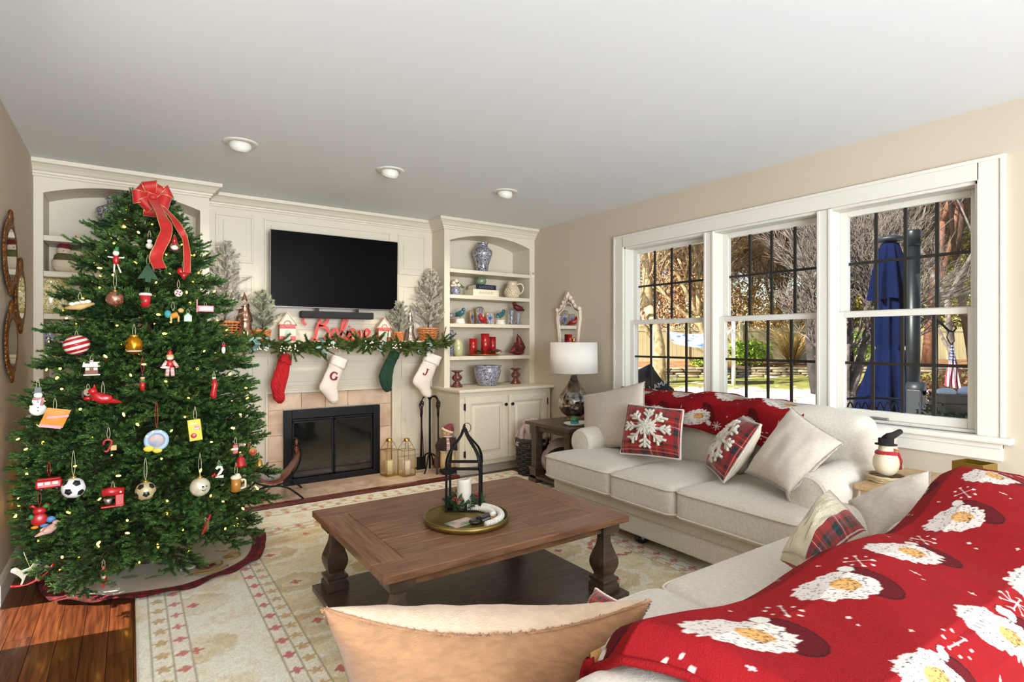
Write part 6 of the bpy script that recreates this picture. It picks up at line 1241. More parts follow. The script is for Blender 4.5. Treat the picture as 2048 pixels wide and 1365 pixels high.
t = orn('mixer_ornament', 'red stand mixer ornament low in the middle of the tree', 226, 994, hang=.06); pt('base', rs, t, lambda b: [b.box((-.044, -.014, -.044), (.040, .014, -.036)), b.box((.008, -.014, -.038), (.040, .014, .012))], bevel=.003); pt('motor_head', rs, t, lambda b: b.tube([(-.040, 0, .022), (-.010, 0, .026), (.040, 0, .020)], [.016, .020, .018], 14)); pt('bowl', M('steel_bowl', '#b9b9b9', rough=.25, metal=.9), t, lambda b: b.lathe([(0, -.03), (.010, -.03), (.019, -.004), (.016, -.004), (0, -.02)], (-.018, 0, 0), 16)); pt('knob', wo, t, lambda b: b.ell((.028, -.016, .022), .005, 8, 6))
t = orn('number_ornament', 'pale wooden number two ornament with red berries, lower right', 438, 944, hang=.05); pt('numeral', wo, t, lambda b: rib(b, [(-.012, .016), (-.004, .026), (.010, .024), (.014, .010), (.004, -.006), (-.012, -.022), (.020, -.024)], .006, -.005, .005)); pt('berries', rs, t, lambda b: [b.ell((-.028+.008*k, -.004, -.016+.006*(k % 2)), .006, 8, 6) for k in range(3)]); pt('leaf', grn, t, lambda b: b.ell((.004, 0, .036), (.014, .004, .005), 8, 6))
t = orn('mug_ornament', 'foaming amber beer mug ornament at the right edge of the tree', 472, 966, hang=.09); pt('glass', M('amber_glass', '#b8792a', rough=.2, coat=.6), t, lambda b: b.lathe([(0, -.042), (.024, -.042), (.022, .022), (0, .022)], n=18, rib=.04, ribn=9)); pt('foam', M('foam', '#e9dcc0', rough=.8), t, lambda b: [b.ell((0, 0, .028), (.026, .024, .014), 14, 8), b.ell((.008, -.006, .036), .014, 10, 8)]); pt('handle', M('foam'), t, lambda b: b.tube(cr([(.022, 0, .014), (.042, 0, .010), (.042, 0, -.024), (.022, 0, -.030)], 4), .005, 8))
t = orn('moose_ornament', 'red felt reindeer ornament with a blue foot, bottom left of the tree', 79, 1032, hang=.11, sm=rs); pt('body', rs, t, lambda b: [b.ell((0, 0, -.016), (.030, .012, .028), 16, 10), b.ell((0, -.002, .022), (.024, .012, .016), 14, 8)]); pt('antlers', rs, t, lambda b: [b.tube([(s_*.010, 0, .034), (s_*.024, 0, .048), (s_*.032, 0, .042)], .006, 6) for s_ in (-1, 1)]); pt('mitten', grn, t, lambda b: [b.ell((-.028, -.004, .0), (.010, .008, .012), 10, 6), b.ell((.022, -.004, .040), (.012, .008, .009), 10, 6)]); pt('foot', blu, t, lambda b: [b.ell((.016, -.006, -.044), (.016, .008, .008), 10, 6), b.ell((.038, -.002, -.022), (.018, .008, .014), 10, 6)]); pt('other_foot', ong, t, lambda b: b.ell((-.016, -.006, -.046), (.014, .008, .007), 10, 6))
t = orn('bird_ornament', 'pale pink clip-on bird low on the left of the tree', 97, 1071, hang=0, rz=.4); bird(t, M('pale_pink_glass', '#d9a79a', rough=.25), .75, 1.2)
t = orn('nutcracker_ornament', 'red and white santa drop hanging from the lowest front branch', 207, 1150, hang=.06, k=1.0, add=.05); pt('hat', M('copper_red', '#b5442e', rough=.5), t, lambda b: b.lathe([(.014, .004), (.009, .026), (0, .044)], n=12)); pt('body', rs, t, lambda b: b.lathe([(0, -.062), (.008, -.05), (.014, -.024), (.012, .002), (0, .004)], n=12)); pt('beard', wo, t, lambda b: b.ell((0, -.010, -.006), (.009, .006, .012), 10, 6))
t = orn('small_figure_ornament', 'tiny white and red figure at the right of the tree beside the garland', 447, 697, hang=.03); pt('body', wo, t, lambda b: b.ell((0, 0, -.008), (.010, .009, .020), 10, 8)); pt('head', rs, t, lambda b: b.ell((0, 0, .016), (.010, .009, .009), 10, 8))
t = orn('sled_ornament', 'small dark red sled ornament low at the right of the tree', 413, 1050, hang=.03, rz=.5); pt('runner', rs, t, lambda b: b.tube([(-.02, 0, -.04), (.0, 0, .0), (.018, 0, .045)], .006, 6)); pt('seat', brn, t, lambda b: b.box((-.006, -.01, -.02), (.008, .01, .02)))
p = PD(63, 1143, 2.62); t = thing('rocking_horse_ornament', 'white rocking horse ornament on a red rocker, hanging at the bottom left', 'ornament', p, -R(0)); t.rotation_euler = (0, R(-16), -math.atan2(p.x, p.y))
pt('horse', M('cream_enamel', '#d9d2b8', rough=.5), t, lambda b: b.prism([(-.060, .026), (-.040, .042), (-.030, .022), (.0, .020), (.020, .036), (.038, .042), (.044, .030), (.036, .016), (.060, -.004), (.066, -.016), (.056, -.014), (.030, .002), (.0, -.002), (-.022, -.008), (-.034, -.026), (-.046, -.042), (-.052, -.040), (-.040, -.020), (-.046, .002), (-.052, .014)], -.004, .004), bevel=.001)
pt('rocker', rs, t, lambda b: b.tube([(-.085+.17*k/12, 0, -.052+.045*((k-5)/7)**2) for k in range(13)], .005, 6)); pt('mane', wo, t, lambda b: b.ell((-.052, 0, .036), (.014, .006, .012), 8, 6)); pt('hanging_loop', strg, t, lambda b: b.tube([(0, 0, .02), (0, .004, .10)], .001, 4))
# ================================================================ mirrors
giltm = M('antique_gilt_frame', '#5e3418', rough=.4, metal=.5, c2='#96602e', vs=40, bump=.6, bs=80); mir = M('mirror_glass', '#d8d8d6', rough=.02, metal=1)
def oval(y, z, hy, hz, lab):
    t = thing('oval_mirror', lab, 'mirror', (XL+.012, y, z)); N_ = 48
    E = lambda k, s_, dx: (dx, s_*hy*math.cos(2*PI*k/N_), s_*hz*math.sin(2*PI*k/N_))
    pt('frame', giltm, t, lambda b: b.tube([E(k, .88, .012) for k in range(N_)], .019, 10, closed=True)); pt('inner_rim', giltm, t, lambda b: b.tube([E(k, .74, .016) for k in range(N_)], .007, 6, closed=True))
    pt('beading', giltm, t, lambda b: [b.ell(E(k, 1.0, .014), .0105+.003*(k % 4 == 0), 8, 6) for k in range(N_)])
    pt('crest', giltm, t, lambda b: [b.ell((.016, dy*.6, hz*1.0+dz), r_, 10, 8) for dy, dz, r_ in ((0, .03, .026), (-.04, .012, .02), (.04, .012, .02), (0, .005, .03), (-.07, -.01, .016), (.07, -.01, .016))]); pt('lower_crest', giltm, t, lambda b: [b.ell((.016, dy*.6, -hz*1.0-dz), r_, 10, 8) for dy, dz, r_ in ((0, .02, .022), (-.04, .008, .018), (.04, .008, .018), (0, .0, .026))])
    pt('glass', mir, t, lambda b: b.add([(.012, .74*hy*math.cos(2*PI*k/40), .74*hz*math.sin(2*PI*k/40)) for k in range(40)], [tuple(range(40))]))
oval(3.77, 1.70, .185, .175, 'topmost of three ornate gilt oval mirrors on the left wall'); oval(4.08, 1.505, .165, .165, 'gilt oval mirror nearest the bookcase, middle height of the three'); oval(3.80, 1.25, .17, .165, 'lowest of three ornate gilt oval mirrors on the left wall')
for c in bpy.data.objects:
    if c.parent and c.parent.name.startswith('oval_mirror') and not c.name.startswith('glass'): c.scale = (.45, 1, 1)
t = thing('wall_mirror', 'small cream rococo mirror on the right wall behind the lamp', 'mirror', (XR-.014, 4.15, 1.42)); crf = M('cream_carved_frame', '#ddcbb6', rough=.6, bump=.3, bs=90)
ol = [(-.13, -.24), (-.15, -.05), (-.17, .06), (-.165, .14), (-.10, .17), (-.05, .235), (0, .26), (.05, .235), (.10, .17), (.165, .14), (.17, .06), (.15, -.05), (.13, -.24)]
pt('frame', crf, t, lambda b: [b.tube([(0, *p) for p in ol+[ol[0]]], .017, 8), b.tube([(-.006, p[0]*.86, p[1]*.9-.01) for p in ol+[ol[0]]], .007, 6)])
pt('crest_carving', crf, t, lambda b: [b.ell((-.008, dy, dz), r_, 10, 8) for dy, dz, r_ in ((0, .275, .03), (-.035, .262, .022), (.035, .262, .022), (-.07, .225, .018), (.07, .225, .018), (0, .305, .016), (-.165, .15, .022), (.165, .15, .022), (-.10, .185, .016), (.10, .185, .016))]+[b.tube(cr([(-.01, -.01, .27), (-.012, .02, .31), (-.01, .04, .285)], 4), .008, 6)])
pt('glass', mir, t, lambda b: b.add([(-.004, p[0]*.84, p[1]*.88-.01) for p in ol], [tuple(range(len(ol)))[::-1]]))
t = thing('thermostat', 'small white wall control on the right bookcase side', 'thermostat', (3.515, YF-.008, 1.965)); pt('case', white, t, lambda b: b.box((-.022, -.008, -.034), (.022, .008, .034)), bevel=.003); pt('display', M('grey_display', '#9aa09a', rough=.3), t, lambda b: b.box((-.014, -.010, .0), (.014, -.008, .022)))
# ================================================================ lamp and things on the end table
LX, LY = 3.30, 3.80; lp = thing('table_lamp', 'dark mercury glass gourd table lamp with a white drum shade', 'lamp', (LX, LY, .548))
pt('base', brass, lp, lambda b: b.lathe([(0, 0), (.062, 0), (.062, .006), (.052, .012), (.05, .032), (0, .032)], n=32))
pt('glass_body', M('smoky_mercury_glass', '#c2b8ad', rough=.10, metal=.95, c2='#4a4446', vs=9, dist=2, coat=.5), lp, lambda b: b.lathe([(.03, .03), (.07, .036), (.115, .07), (.140, .12), (.144, .165), (.130, .215), (.095, .27), (.06, .32), (.036, .365), (.028, .40), (.028, .42)], n=48))
pt('neck', M('silver_neck', '#b9b3a8', rough=.25, metal=.9), lp, lambda b: b.lathe([(.032, .40), (.032, .425), (.012, .43), (.010, .52), (.004, .53), (.004, .71), (0, .71)], n=20))
pt('shade', M('white_linen_shade', '#e9e2d8', rough=.8, bump=.1, bs=300), lp, lambda b: b.lathe([(.214, .425), (.216, .425), (.212, .70), (.209, .70), (.212, .426)], n=56)); pt('shade_spider', brass, lp, lambda b: [b.cyl((0, 0, .695), (.21*math.cos(k*2.094), .21*math.sin(k*2.094), .695), .002, n=6) for k in range(3)]); pt('finial', brass, lp, lambda b: b.lathe([(.004, .70), (.010, .712), (.005, .722), (.011, .736), (0, .75)], n=16))
def lam(o): return o
tp = PZ(1166, 849, .55); t = thing('tray', 'small white oval tray at the front of the end table', 'tray', (3.12, 3.55, .549)); pt('dish', wo, t, lambda b: b.lathe([(0, .004), (.10, .004), (.125, .022), (.130, .020), (.10, 0), (0, 0)], n=32, sy=.7))
t = thing('jar', 'green and blue glass jar candle on the white tray', 'jar', (3.10, 3.56, .555)); pt('jar', M('green_jar', '#2e7a4a', rough=.15, coat=.6), t, lambda b: b.lathe([(0, 0), (.034, 0), (.036, .06), (.032, .062), (.03, .05), (0, .05)], n=24)); pt('blue_liner', M('blue_glass', '#3a8fb5', rough=.15), t, lambda b: b.lathe([(.0365, .002), (.0365, .022), (.036, .024)], n=24))
# basket with chunky knitted blanket, next to the cabinet
dkw = M('dark_grey_wicker', '#3a322f', rough=.7, var=.25, vs=50); t = thing('storage_basket', 'dark grey wicker basket on the floor between cabinet and end table', 'basket', (3.12, 4.185, .0)); wicker(t, .125, .150, .34, 17, 18, .010, dkw)
knb = M('mauve_chunky_knit', '#b5a09a', rough=.95, bump=.5, bs=60, var=.12, vs=20)
t = thing('knitted_blanket', 'chunky mauve knitted blanket stuffed into the dark wicker basket', 'blanket', (3.12, 4.185, .345))
def knit(b):
    b.ell((0, 0, -.06), (.125, .125, .20), 16, 10)
    for i in range(11):
        a = i*.61; pts = []
        for k in range(9):
            f = k/8; th = f*PI; pts.append((.135*math.cos(th)*math.cos(a)+.02*math.sin(k*1.7+i), .135*math.cos(th)*math.sin(a)+.02*math.cos(k*1.3), -.05+.215*math.sin(th)+.012*math.sin(k*2+i)))
        b.tube(cr(pts, 3), .021, 8)
pt('knit', knb, t, knit)
t = thing('fur_throw', 'bundled dark and mauve throw on the lower shelf of the end table', 'blanket', (3.16, 3.72, .085)); pt('dark_fleece', M('black_fleece', '#1d1919', rough=1, bump=.8, bs=70), t, lambda b: [b.ell((-.06, -.02, .13), (.15, .18, .12), 18, 12)]); pt('mauve_fleece', knb, t, lambda b: [b.ell((.0, .10, .18), (.15, .10, .13), 18, 12), b.ell((-.10, .14, .12), (.07, .07, .10), 14, 10)])
# ================================================================ tray group on the coffee table
CTX, CTY, CTZ = 1.275, 2.215, .432
t = thing('round_tray', 'round brass tray in the middle of the coffee table', 'tray', (CTX, CTY, CTZ+.001)); pt('tray', M('aged_brass', '#8f7a45', rough=.35, metal=.85), t, lambda b: b.lathe([(0, .006), (.185, .006), (.190, .026), (.194, .026), (.192, .0), (0, 0)], n=64)); pt('rim', M('aged_brass'), t, lambda b: b.tube([(.192*math.cos(R(a_)), .192*math.sin(R(a_)), .027) for a_ in range(0, 360, 6)], .003, 6, closed=True))
bm = M('aged_black_metal', '#1c1d1a', rough=.45, metal=.7, var=.2, vs=30)
pc = [PZ(891, 1026, .44), PZ(959.5, 1026, .44), PZ(978, 1010, .44), PZ(911, 1008, .44)]; lc = sum(pc, Vector())/4; ax_ = (pc[1]-pc[0]); az_ = math.atan2(ax_.y, ax_.x); hw = ax_.length/2*.98
ln_ = thing('candle_lantern', 'open black metal lantern with curved top standing on the brass tray', 'lantern', (lc.x, lc.y+.03, .440), az_)
c4 = [(-hw, -hw), (hw, -hw), (hw, hw), (-hw, hw)]
for x_, y_ in c4: pt('post', bm, ln_, lambda b: b.box((x_-.0055, y_-.0055, 0), (x_+.0055, y_+.0055, .215)))
pt('eave_band', bm, ln_, lambda b: [b.box((-hw, s_*hw-.002, .200), (hw, s_*hw+.002, .214)) for s_ in (-1, 1)]+[b.box((s_*hw-.002, -hw, .200), (s_*hw+.002, hw, .214)) for s_ in (-1, 1)]); pt('base_band', bm, ln_, lambda b: [b.box((-hw, s_*hw-.003, 0), (hw, s_*hw+.003, .008)) for s_ in (-1, 1)]+[b.box((s_*hw-.003, -hw, 0), (s_*hw+.003, hw, .008)) for s_ in (-1, 1)]+[b.box((-hw, -hw, 0), (hw, hw, .003))])
for x_, y_ in c4: pt('roof_strap', bm, ln_, lambda b: b.tube(cr([(x_, y_, .205), (x_*.97, y_*.97, .245), (x_*.80, y_*.80, .285), (x_*.45, y_*.45, .325), (x_*.20, y_*.20, .355), (x_*.06, y_*.06, .385)], 5), .0115, 6, flat=(x_, y_, .2)))
pt('finial', bm, ln_, lambda b: [b.ell((0, 0, .388), (.010, .010, .008), 10, 6), b.ell((0, 0, .402), (.006, .006, .010), 10, 6)]); pt('ring', bm, ln_, lambda b: b.tube([(.012+.020*math.cos(R(a_)), .0+.006*math.sin(R(a_)), .392+.022*math.sin(R(a_))) for a_ in range(0, 360, 20)], .0018, 6, closed=True))
t = thing('candle', 'white flameless pillar candle with wavy rim inside the black lantern', 'candle', (lc.x-.002, lc.y+.03, .445))
pt('wax', M('white_wax_2', '#e4ddd0', rough=.45), t, lambda b: b.grid(lambda u, v: ((.0355 if v < .9 else (.028 if v < .97 else .0001))*math.cos(2*PI*u), (.0355 if v < .9 else (.028 if v < .97 else .0001))*math.sin(2*PI*u), min(v/.85, 1)*(.132+.010*math.cos(2*PI*u*1+1.2)+.004*math.cos(4*PI*u)) if v < .93 else .118), 32, 14, cu=True))
t = thing('candle_wreath', 'pine and holly wreath with red berries around the white candle', 'wreath', (lc.x, lc.y+.03, .445)); tn = TN(9); wood = MB(); q = np.random.RandomState(2)
for k in range(46):
    a = k*2.4; r_ = .055+.02*q.rand(); c = Vector((r_*math.cos(a), r_*math.sin(a), .010+.02*q.rand())); d = Vector((math.cos(a+.8), math.sin(a+.8), q.uniform(-.05, .7))).normalized(); wood.tube([c, c+d*.045], [.002, .001], 4); tn.needles(c, c+d*.045, 46, .022, .0017, '#12301c', '#4a6a3a', .8)
wood.build('stem', bark, t); tn.build('needles', needlem, t, kind='stuff')
hl = M('holly_leaf', '#23492f', rough=.35, obrand=.25); hb = MB(); hb.grid(lambda u, v: ((v-.5)*.022*math.sin(PI*min(1, u+.03))*(1+.25*math.cos(u*18)), .004*math.cos((v-.5)*3), .042*u), 10, 4); h0 = hb.build('holly_leaf', hl, t)
for k in range(20):
    o = h0 if k == 0 else h0.copy()
    if k: col.objects.link(o)
    a = k*1.7; o.location = (.07*math.cos(a), .07*math.sin(a), .018+.012*(k % 3)); o.rotation_euler = (q.uniform(.6, 1.7), 0, a-PI/2+q.uniform(-.5, .5))
pt('red_berries', redg, t, lambda b: [b.ell((.066*math.cos(a_)+.012*q.uniform(-1, 1), .066*math.sin(a_)+.012*q.uniform(-1, 1), .038+.018*q.rand()), .0055, 8, 6) for a_ in [3.3, 3.5, 3.7, 3.4, 3.6, 3.2, 3.9, 3.8, 5.6, 5.7, 5.8, 5.65, 5.9, 4.0, 5.5]])
rp_ = PZ(983, 1027, .450); t = thing('remote_control', 'black and silver remote control lying at the front of the brass tray', 'remote control', (rp_.x-.01, rp_.y-.01, .441), R(20)); pt('body', M('black_plastic', '#19191b', rough=.4), t, lambda b: b.box((-.09, -.020, 0), (.09, .020, .016)), bevel=.005); pt('side_trim', M('silver_plastic', '#c9c9cc', rough=.3, metal=.5), t, lambda b: b.box((-.088, -.0215, .003), (.088, -.0195, .010)))
b0_ = MB(); b0_.box((-.004, -.003, 0), (.004, .003, .002)); bt = b0_.build('button', M('grey_button', '#6b6b70', rough=.5), t)
for i in range(10):
    for j in range(3):
        o = bt if (i, j) == (0, 0) else bt.copy()
        if o is not bt: col.objects.link(o)
        o.location = (-.07+.015*i, -.011+.011*j, .0162)
cp_ = PZ(925, 1045, .445); t = thing('greeting_card', 'pink and green printed card at the left front of the brass tray', 'card', (cp_.x, cp_.y+.01, .4395), R(10)); pt('card', M('pink_card', '#d9b5aa', rough=.4, c2='#6a8560', vs=14), t, lambda b: b.box((-.065, -.04, 0), (.065, .04, .004)))
t = thing('coaster', 'small glossy dark round gadget beside the remote control', 'coaster', (PZ(950, 1043, .445).x, PZ(950, 1043, .445).y, .440)); pt('disc', M('dark_gloss', '#2a2622', rough=.2), t, lambda b: b.lathe([(0, 0), (.028, 0), (.028, .008), (.02, .012), (0, .012)], n=24))
bd = thing('bead_garland', 'thick white stacked disc bead garland curled at the right of the brass tray', 'bead garland', (CTX, CTY, .440)); bmesh_ = MB(); bmesh_.lathe([(0, -.0045), (.012, -.0045), (.0165, 0), (.012, .0045), (0, .0045)], n=14); bd0 = bmesh_.build('bead', M('white_wood_bead', '#e2ddd2', rough=.6), bd)
k = 0
for rad, a0, a1, zz in ((.158, -75, 68, .017), (.122, -18, 74, .018)):
    n_ = int(rad*R(a1-a0)/.0098)
    for i in range(n_):
        a = R(a0+(a1-a0)*i/n_-12); o = bd0 if k == 0 else bd0.copy()
        if k: col.objects.link(o)
        k += 1; o.location = (rad*math.cos(a), rad*math.sin(a), zz); o.rotation_euler = Vector((-math.sin(a), math.cos(a), 0)).to_track_quat('Z', 'Y').to_euler()
pt('tassel', M('jute', '#b08a66', rough=.95), bd, lambda b: [b.tube([(.115+.004*k_, -.045, .012), (.095+.006*k_, -.075+.004*k_, .008), (.085+.01*k_, -.10, .006)], .0018, 4) for k_ in range(-3, 4)])
# ================================================================ corner table by the near window
nt_ = thing('corner_table', 'light wooden corner table between the two sofas', 'table', (3.08, .90, 0)); lwd = M('light_oak', '#b5946a', rough=.5, var=.15, vs=5, stretch=(2, 14, 4))
pt('table_top', lwd, nt_, lambda b: b.box((-.28, -.33, .565), (.30, .33, .59)), bevel=.004); [pt('leg', lwd, nt_, lambda b: b.box((x_-.02, y_-.02, 0), (x_+.02, y_+.02, .565))) for x_ in (-.24, .26) for y_ in (-.29, .29)]
sp_ = PX(1772, 944, 2.98); t = thing('snowman_figurine', 'snowman figurine in black hat and plaid scarf by the near window end', 'figurine', (sp_.x, sp_.y, .615), R(20))
t2 = thing('small_basket', 'small pale woven basket under the snowman on the corner table', 'basket', (sp_.x, sp_.y, .5905)); wicker(t2, .075, .078, .024, 4, 12, .004, M('pale_wicker', '#b8a27c', rough=.7))
pt('body', M('cream_felt'), t, lambda b: [b.ell((0, 0, .062), (.066, .055, .065), 20, 12), b.ell((0, 0, .128), (.034, .032, .032), 16, 10)]); pt('scarf', plm, t, lambda b: [b.tube([(.036*math.cos(R(a_)), .034*math.sin(R(a_)), .108) for a_ in range(0, 360, 24)], .013, 8, closed=True), b.tube([(.02, -.04, .105), (.045, -.052, .07), (.05, -.05, .03)], .014, 8)])
pt('hat', blk, t, lambda b: [b.lathe([(.046, .148), (.046, .152), (.032, .154), (.033, .178), (0, .180)], n=20), b.tube([(0, 0, .176), (-.02, -.01, .19), (.03, -.03, .192), (.085, -.055, .205)], [.020, .018, .016, .013], 10)]); pt('nose', MC['orange_nose'], t, lambda b: b.tube([(-.004, -.03, .128), (-.008, -.065, .124)], [.006, .001], 6)); pt('buttons', brn, t, lambda b: [b.ell((0, -.054, z_), .006, 8, 6) for z_ in (.05, .072)])
gp_ = PX(1955, 938, 2.90); t = thing('gold_box', 'open gold square candle box on the corner table', 'box', (gp_.x, gp_.y+.01, .59), R(-10)); gb = M('gold_box', '#9a7c2e', rough=.35, metal=.8)
pt('walls', gb, t, lambda b: [b.box((-.055, -.055, 0), (.055, -.050, .165)), b.box((-.055, .050, 0), (.055, .055, .165)), b.box((-.055, -.05, 0), (-.05, .05, .165)), b.box((.05, -.05, 0), (.055, .05, .165)), b.box((-.05, -.05, 0), (.05, .05, .005))]); pt('wax', M('dark_wax', '#5e4a20', rough=.5), t, lambda b: b.box((-.049, -.049, .005), (.049, .049, .13))); pt('emblem', M('gold_cap'), t, lambda b: b.tube([(.012*math.cos(R(a_)), -.056, .13+.012*math.sin(R(a_))) for a_ in range(0, 330, 30)], .002, 5))
# ================================================================ garden seen through the windows
def G(D, S, z=0): p = FW*D+RT*S; return Vector((p.x, p.y, z))
def GP(px, D, z=0): return G(D, (px-1024)/F*D, z)
def gz(D): return np.interp(D, [4, 8, 11, 14, 16.2, 16.4, 19, 26, 60], [-.22, -.2, -.02, .13, .20, .44, .55, .9, 2.4])
nD, nS = 260, 240
d_, s_ = np.meshgrid(np.linspace(2.0, 62, nD)**1.0, np.linspace(-.1, 1.15, nS), indexing='ij'); d_ = (2.0+60*((d_-2)/60)**1.6).ravel(); s_ = s_.ravel()*d_+1.2
x = FW.x*d_+RT.x*s_; y = FW.y*d_+RT.y*s_
zg = gz(d_)+.05*(fb(x*1.2+50, y*1.2+50, 2)-.5)+.015*(vn(x*9+90, y*9+90, 3)-.5)
n1 = fb(x*1.5+60, y*1.5+60, 1); n2 = fb(x*7+60, y*7+60, 4)
c = mixc(solid(len(x), '#eef0f5'), '#7d7a52', ((n2-.62)*9)*(d_ > 8)); edge_ = 13.2+1.2*(n1-.5)
c = mixc(c, '#8a8a3c', (d_-edge_)*2.2); c = mixc(c, '#6f6a30', ((n2-.5)*5)*(d_ > edge_)); c = mixc(c, '#e6e6e6', ((vn(x*3+80, y*3+80, 6) > .80) & (d_ > edge_) & (d_ < 17))*.8)
c = mixc(c, '#8a6440', (d_-16.3)*3); c = mixc(c, '#a87c4c', ((n2-.5)*6)*(d_ > 16.4)); c = mixc(c, '#b09a78', (d_-22)*.3)
keep = x > XR+.2; z0 = np.where(keep, zg, -.25)
gr = fromnp('garden_ground', np.stack([x, y, z0], -1), gridfaces(nD, nS), M('garden_ground', '#ffffff', rough=.95, attr='Col', bump=.4, bs=8), cols=c, kind='structure')
# fence
vin = M('cream_vinyl', '#b9ae88', rough=.6); fe = thing('garden_fence', 'tall cream vinyl fence with scalloped picket top at the back of the garden', 'fence', G(19, 5, .5)); o_ = fe.location
def fpt(i): return G(19+.16*i, 2.2+1.95*i)
pm = None
for i in range(9):
    a, b_ = fpt(i), fpt(i+1); L_ = (b_-a).length; an = math.atan2(b_.y-a.y, b_.x-a.x)
    def place(o): o.location = a-o_; o.location.z = 0; o.rotation_euler = (0, 0, an)
    for nm_, fn in (('post', lambda b: [b.box((-.06, -.06, -.1), (.06, .06, 1.42)), b.lathe([(.095, 1.42), (.095, 1.45), (0, 1.52)], n=4)]), ('fence_panel', lambda b: [b.box((.06, -.02, 0), (L_-.06, .02, 1.12)), b.box((.06, -.035, 1.10), (L_-.06, .035, 1.17)), b.box((.06, -.035, .0), (L_-.06, .035, .08))]+[b.box((.06+k*.15, -.024, .08), (.066+k*.15, .024, 1.1)) for k in range(1, 12)])):
        place(pt(nm_, vin, fe, fn))
    def pk(b):
        n_ = 22
        for k in range(n_): u = (k+.5)/n_; h_ = 1.34-.16*math.sin(PI*u); xx = .08+(L_-.16)*u; b.box((xx-.018, -.01, 1.17), (xx+.018, .01, h_)); b.add([(xx-.018, -.01, h_), (xx+.018, -.01, h_), (xx+.018, .01, h_), (xx-.018, .01, h_), (xx, 0, h_+.03)], [(0, 1, 4), (1, 2, 4), (2, 3, 4), (3, 0, 4)])
        b.tube([(.06+(L_-.12)*k/12, 0, 1.26-.14*math.sin(PI*k/12)) for k in range(13)], .018, 4)
    place(pt('pickets', vin, fe, pk, kind='stuff'))
# dry-stone wall
sm = M('field_stone', '#a89a80', rough=.9, var=.2, vs=6, obrand=.35, bump=.5, bs=12); sw = thing('stone_wall', 'low dry-stone wall of flat stones along the garden bed', 'stone wall', G(16.2, 5, .2)); o_ = sw.location
sp = []
for k in range(5):
    b = MB(); r3 = random.Random(k); b.rbox((-.5, -.5, -.5), (.5, .5, .5), .16, 0, 3); b.v = [v+Vector((r3.uniform(-.05, .05), r3.uniform(-.05, .05), r3.uniform(-.05, .05))) for v in b.v]; sp.append(b.build('stone', sm, sw, weld=True))
r3 = random.Random(9); used_ = set()
for row in range(4):
    S_ = 2.6+r3.random()*.2
    while S_ < 16.5:
        w_ = r3.uniform(.28, .62); k = r3.randrange(5); o = sp[k] if k not in used_ else sp[k].copy()
        if k in used_: col.objects.link(o)
        used_.add(k); p = G(16.2+.012*S_+r3.uniform(-.04, .04)+.02*row, S_+w_/2, .235+.072*row)-o_; p.z = .235-.2+.072*row; o.location = p; o.scale = (w_*.97, .26, r3.uniform(.062, .072)); o.rotation_euler = (0, 0, -YAW+r3.uniform(-.05, .05)); S_ += w_
# trees
def bare_tree(name, lab, p, h_, r0, seed, mat, lv=5, lean=(0, 0), fork=.35, spread=.55, nb=3, group=None, twig=1.0, parts=True):
    t = thing(name, lab, 'tree', p, 0, group); rn = random.Random(seed); tr = MB(); br = MB()
    def grow(p, d, L_, r_, l):
        n_ = 4; pts = [p]; q_ = p; dd = d.copy()
        for i in range(n_):
            dd = (dd+Vector((rn.uniform(-1, 1), rn.uniform(-1, 1), rn.uniform(-.5, .8)))*.14).normalized(); q_ = q_+dd*(L_/n_); pts.append(q_)
        (tr if l == 0 else br).tube(pts, [r_*(1-.38*i/n_) for i in range(n_+1)], 8 if l == 0 else (6 if l < 2 else 3))
        if l >= lv: return
        k = nb+(1 if l > 1 else 0)+(1 if rn.random() < .4 else 0)
        for i in range(k):
            s_ = pts[-1] if i < 2 else pts[rn.choice((2, 3))]; nd = (dd+Vector((rn.uniform(-1, 1), rn.uniform(-1, 1), rn.uniform(-.35, .75)))*spread*(1.15 if l > 0 else 1.0)).normalized()
            grow(s_, nd, (h_*rn.uniform(.22, .32) if l == 0 else L_*rn.uniform(.58, .85)), max(.0045*twig, r_*(rn.uniform(.58, .74) if l == 0 and i < 2 else rn.uniform(.36, .56))), l+1)
    grow(Vector((0, 0, -.1)), Vector((lean[0], lean[1], 1)).normalized(), h_*fork, r0, 0)
    tr.build('trunk', mat, t); br.build('branches', mat, t); return t
bkt = M('tan_tree_bark', '#c4ab82', rough=.95, c2='#85704f', vs=7, bump=1, bs=20); bkg = M('grey_tree_bark', '#7d7168', rough=.95, c2='#4a4440', vs=7, bump=1, bs=20); bkd = M('dark_twig_bark', '#85705c', rough=.95); bkk = M('blackish_bark', '#3f3833', rough=.95, c2='#2a2624', vs=7); bkr = M('red_brown_bark', '#7d5440', rough=.95, bump=.6, bs=10)
bare_tree('bare_tree', 'tan-barked bare tree in front of the fence, seen through the left window', GP(1318, 14.6, gz(14.6)), 6.4, .21, 3, bkt, 6, (.04, -.03), .34, .7)
bare_tree('bare_tree', 'grey many-stemmed tree close to the house, seen through the right window', GP(1690, 8.6, gz(8.6)), 4.9, .17, 11, bkg, 5, (.05, -.02), .14, .6, 4)
bare_tree('bare_tree', 'dark bare tree seen at the right side of the middle window', GP(1636, 12.5, gz(12.5)), 7.2, .13, 21, bkk, 6, (-.05, .05), .36, .62)
bare_tree('bare_tree', 'grey bare tree with wide branches behind the blue umbrella', GP(1925, 11.5, gz(11.5)), 7.5, .075, 33, bkg, 6, (-.12, .10), .30, .85)
bare_tree('red_bark_tree', 'reddish-brown trunk tree beyond the umbrella, right window', GP(1856, 16.9, .5), 9, .19, 41, bkr, 5, (0, 0), .5, .5)
bare_tree('bare_tree', 'slender brown tree at the far right edge of the right window', GP(1948, 15.4, .3), 8, .11, 43, MC['brown_bark'], 5, (0, 0), .42, .55)
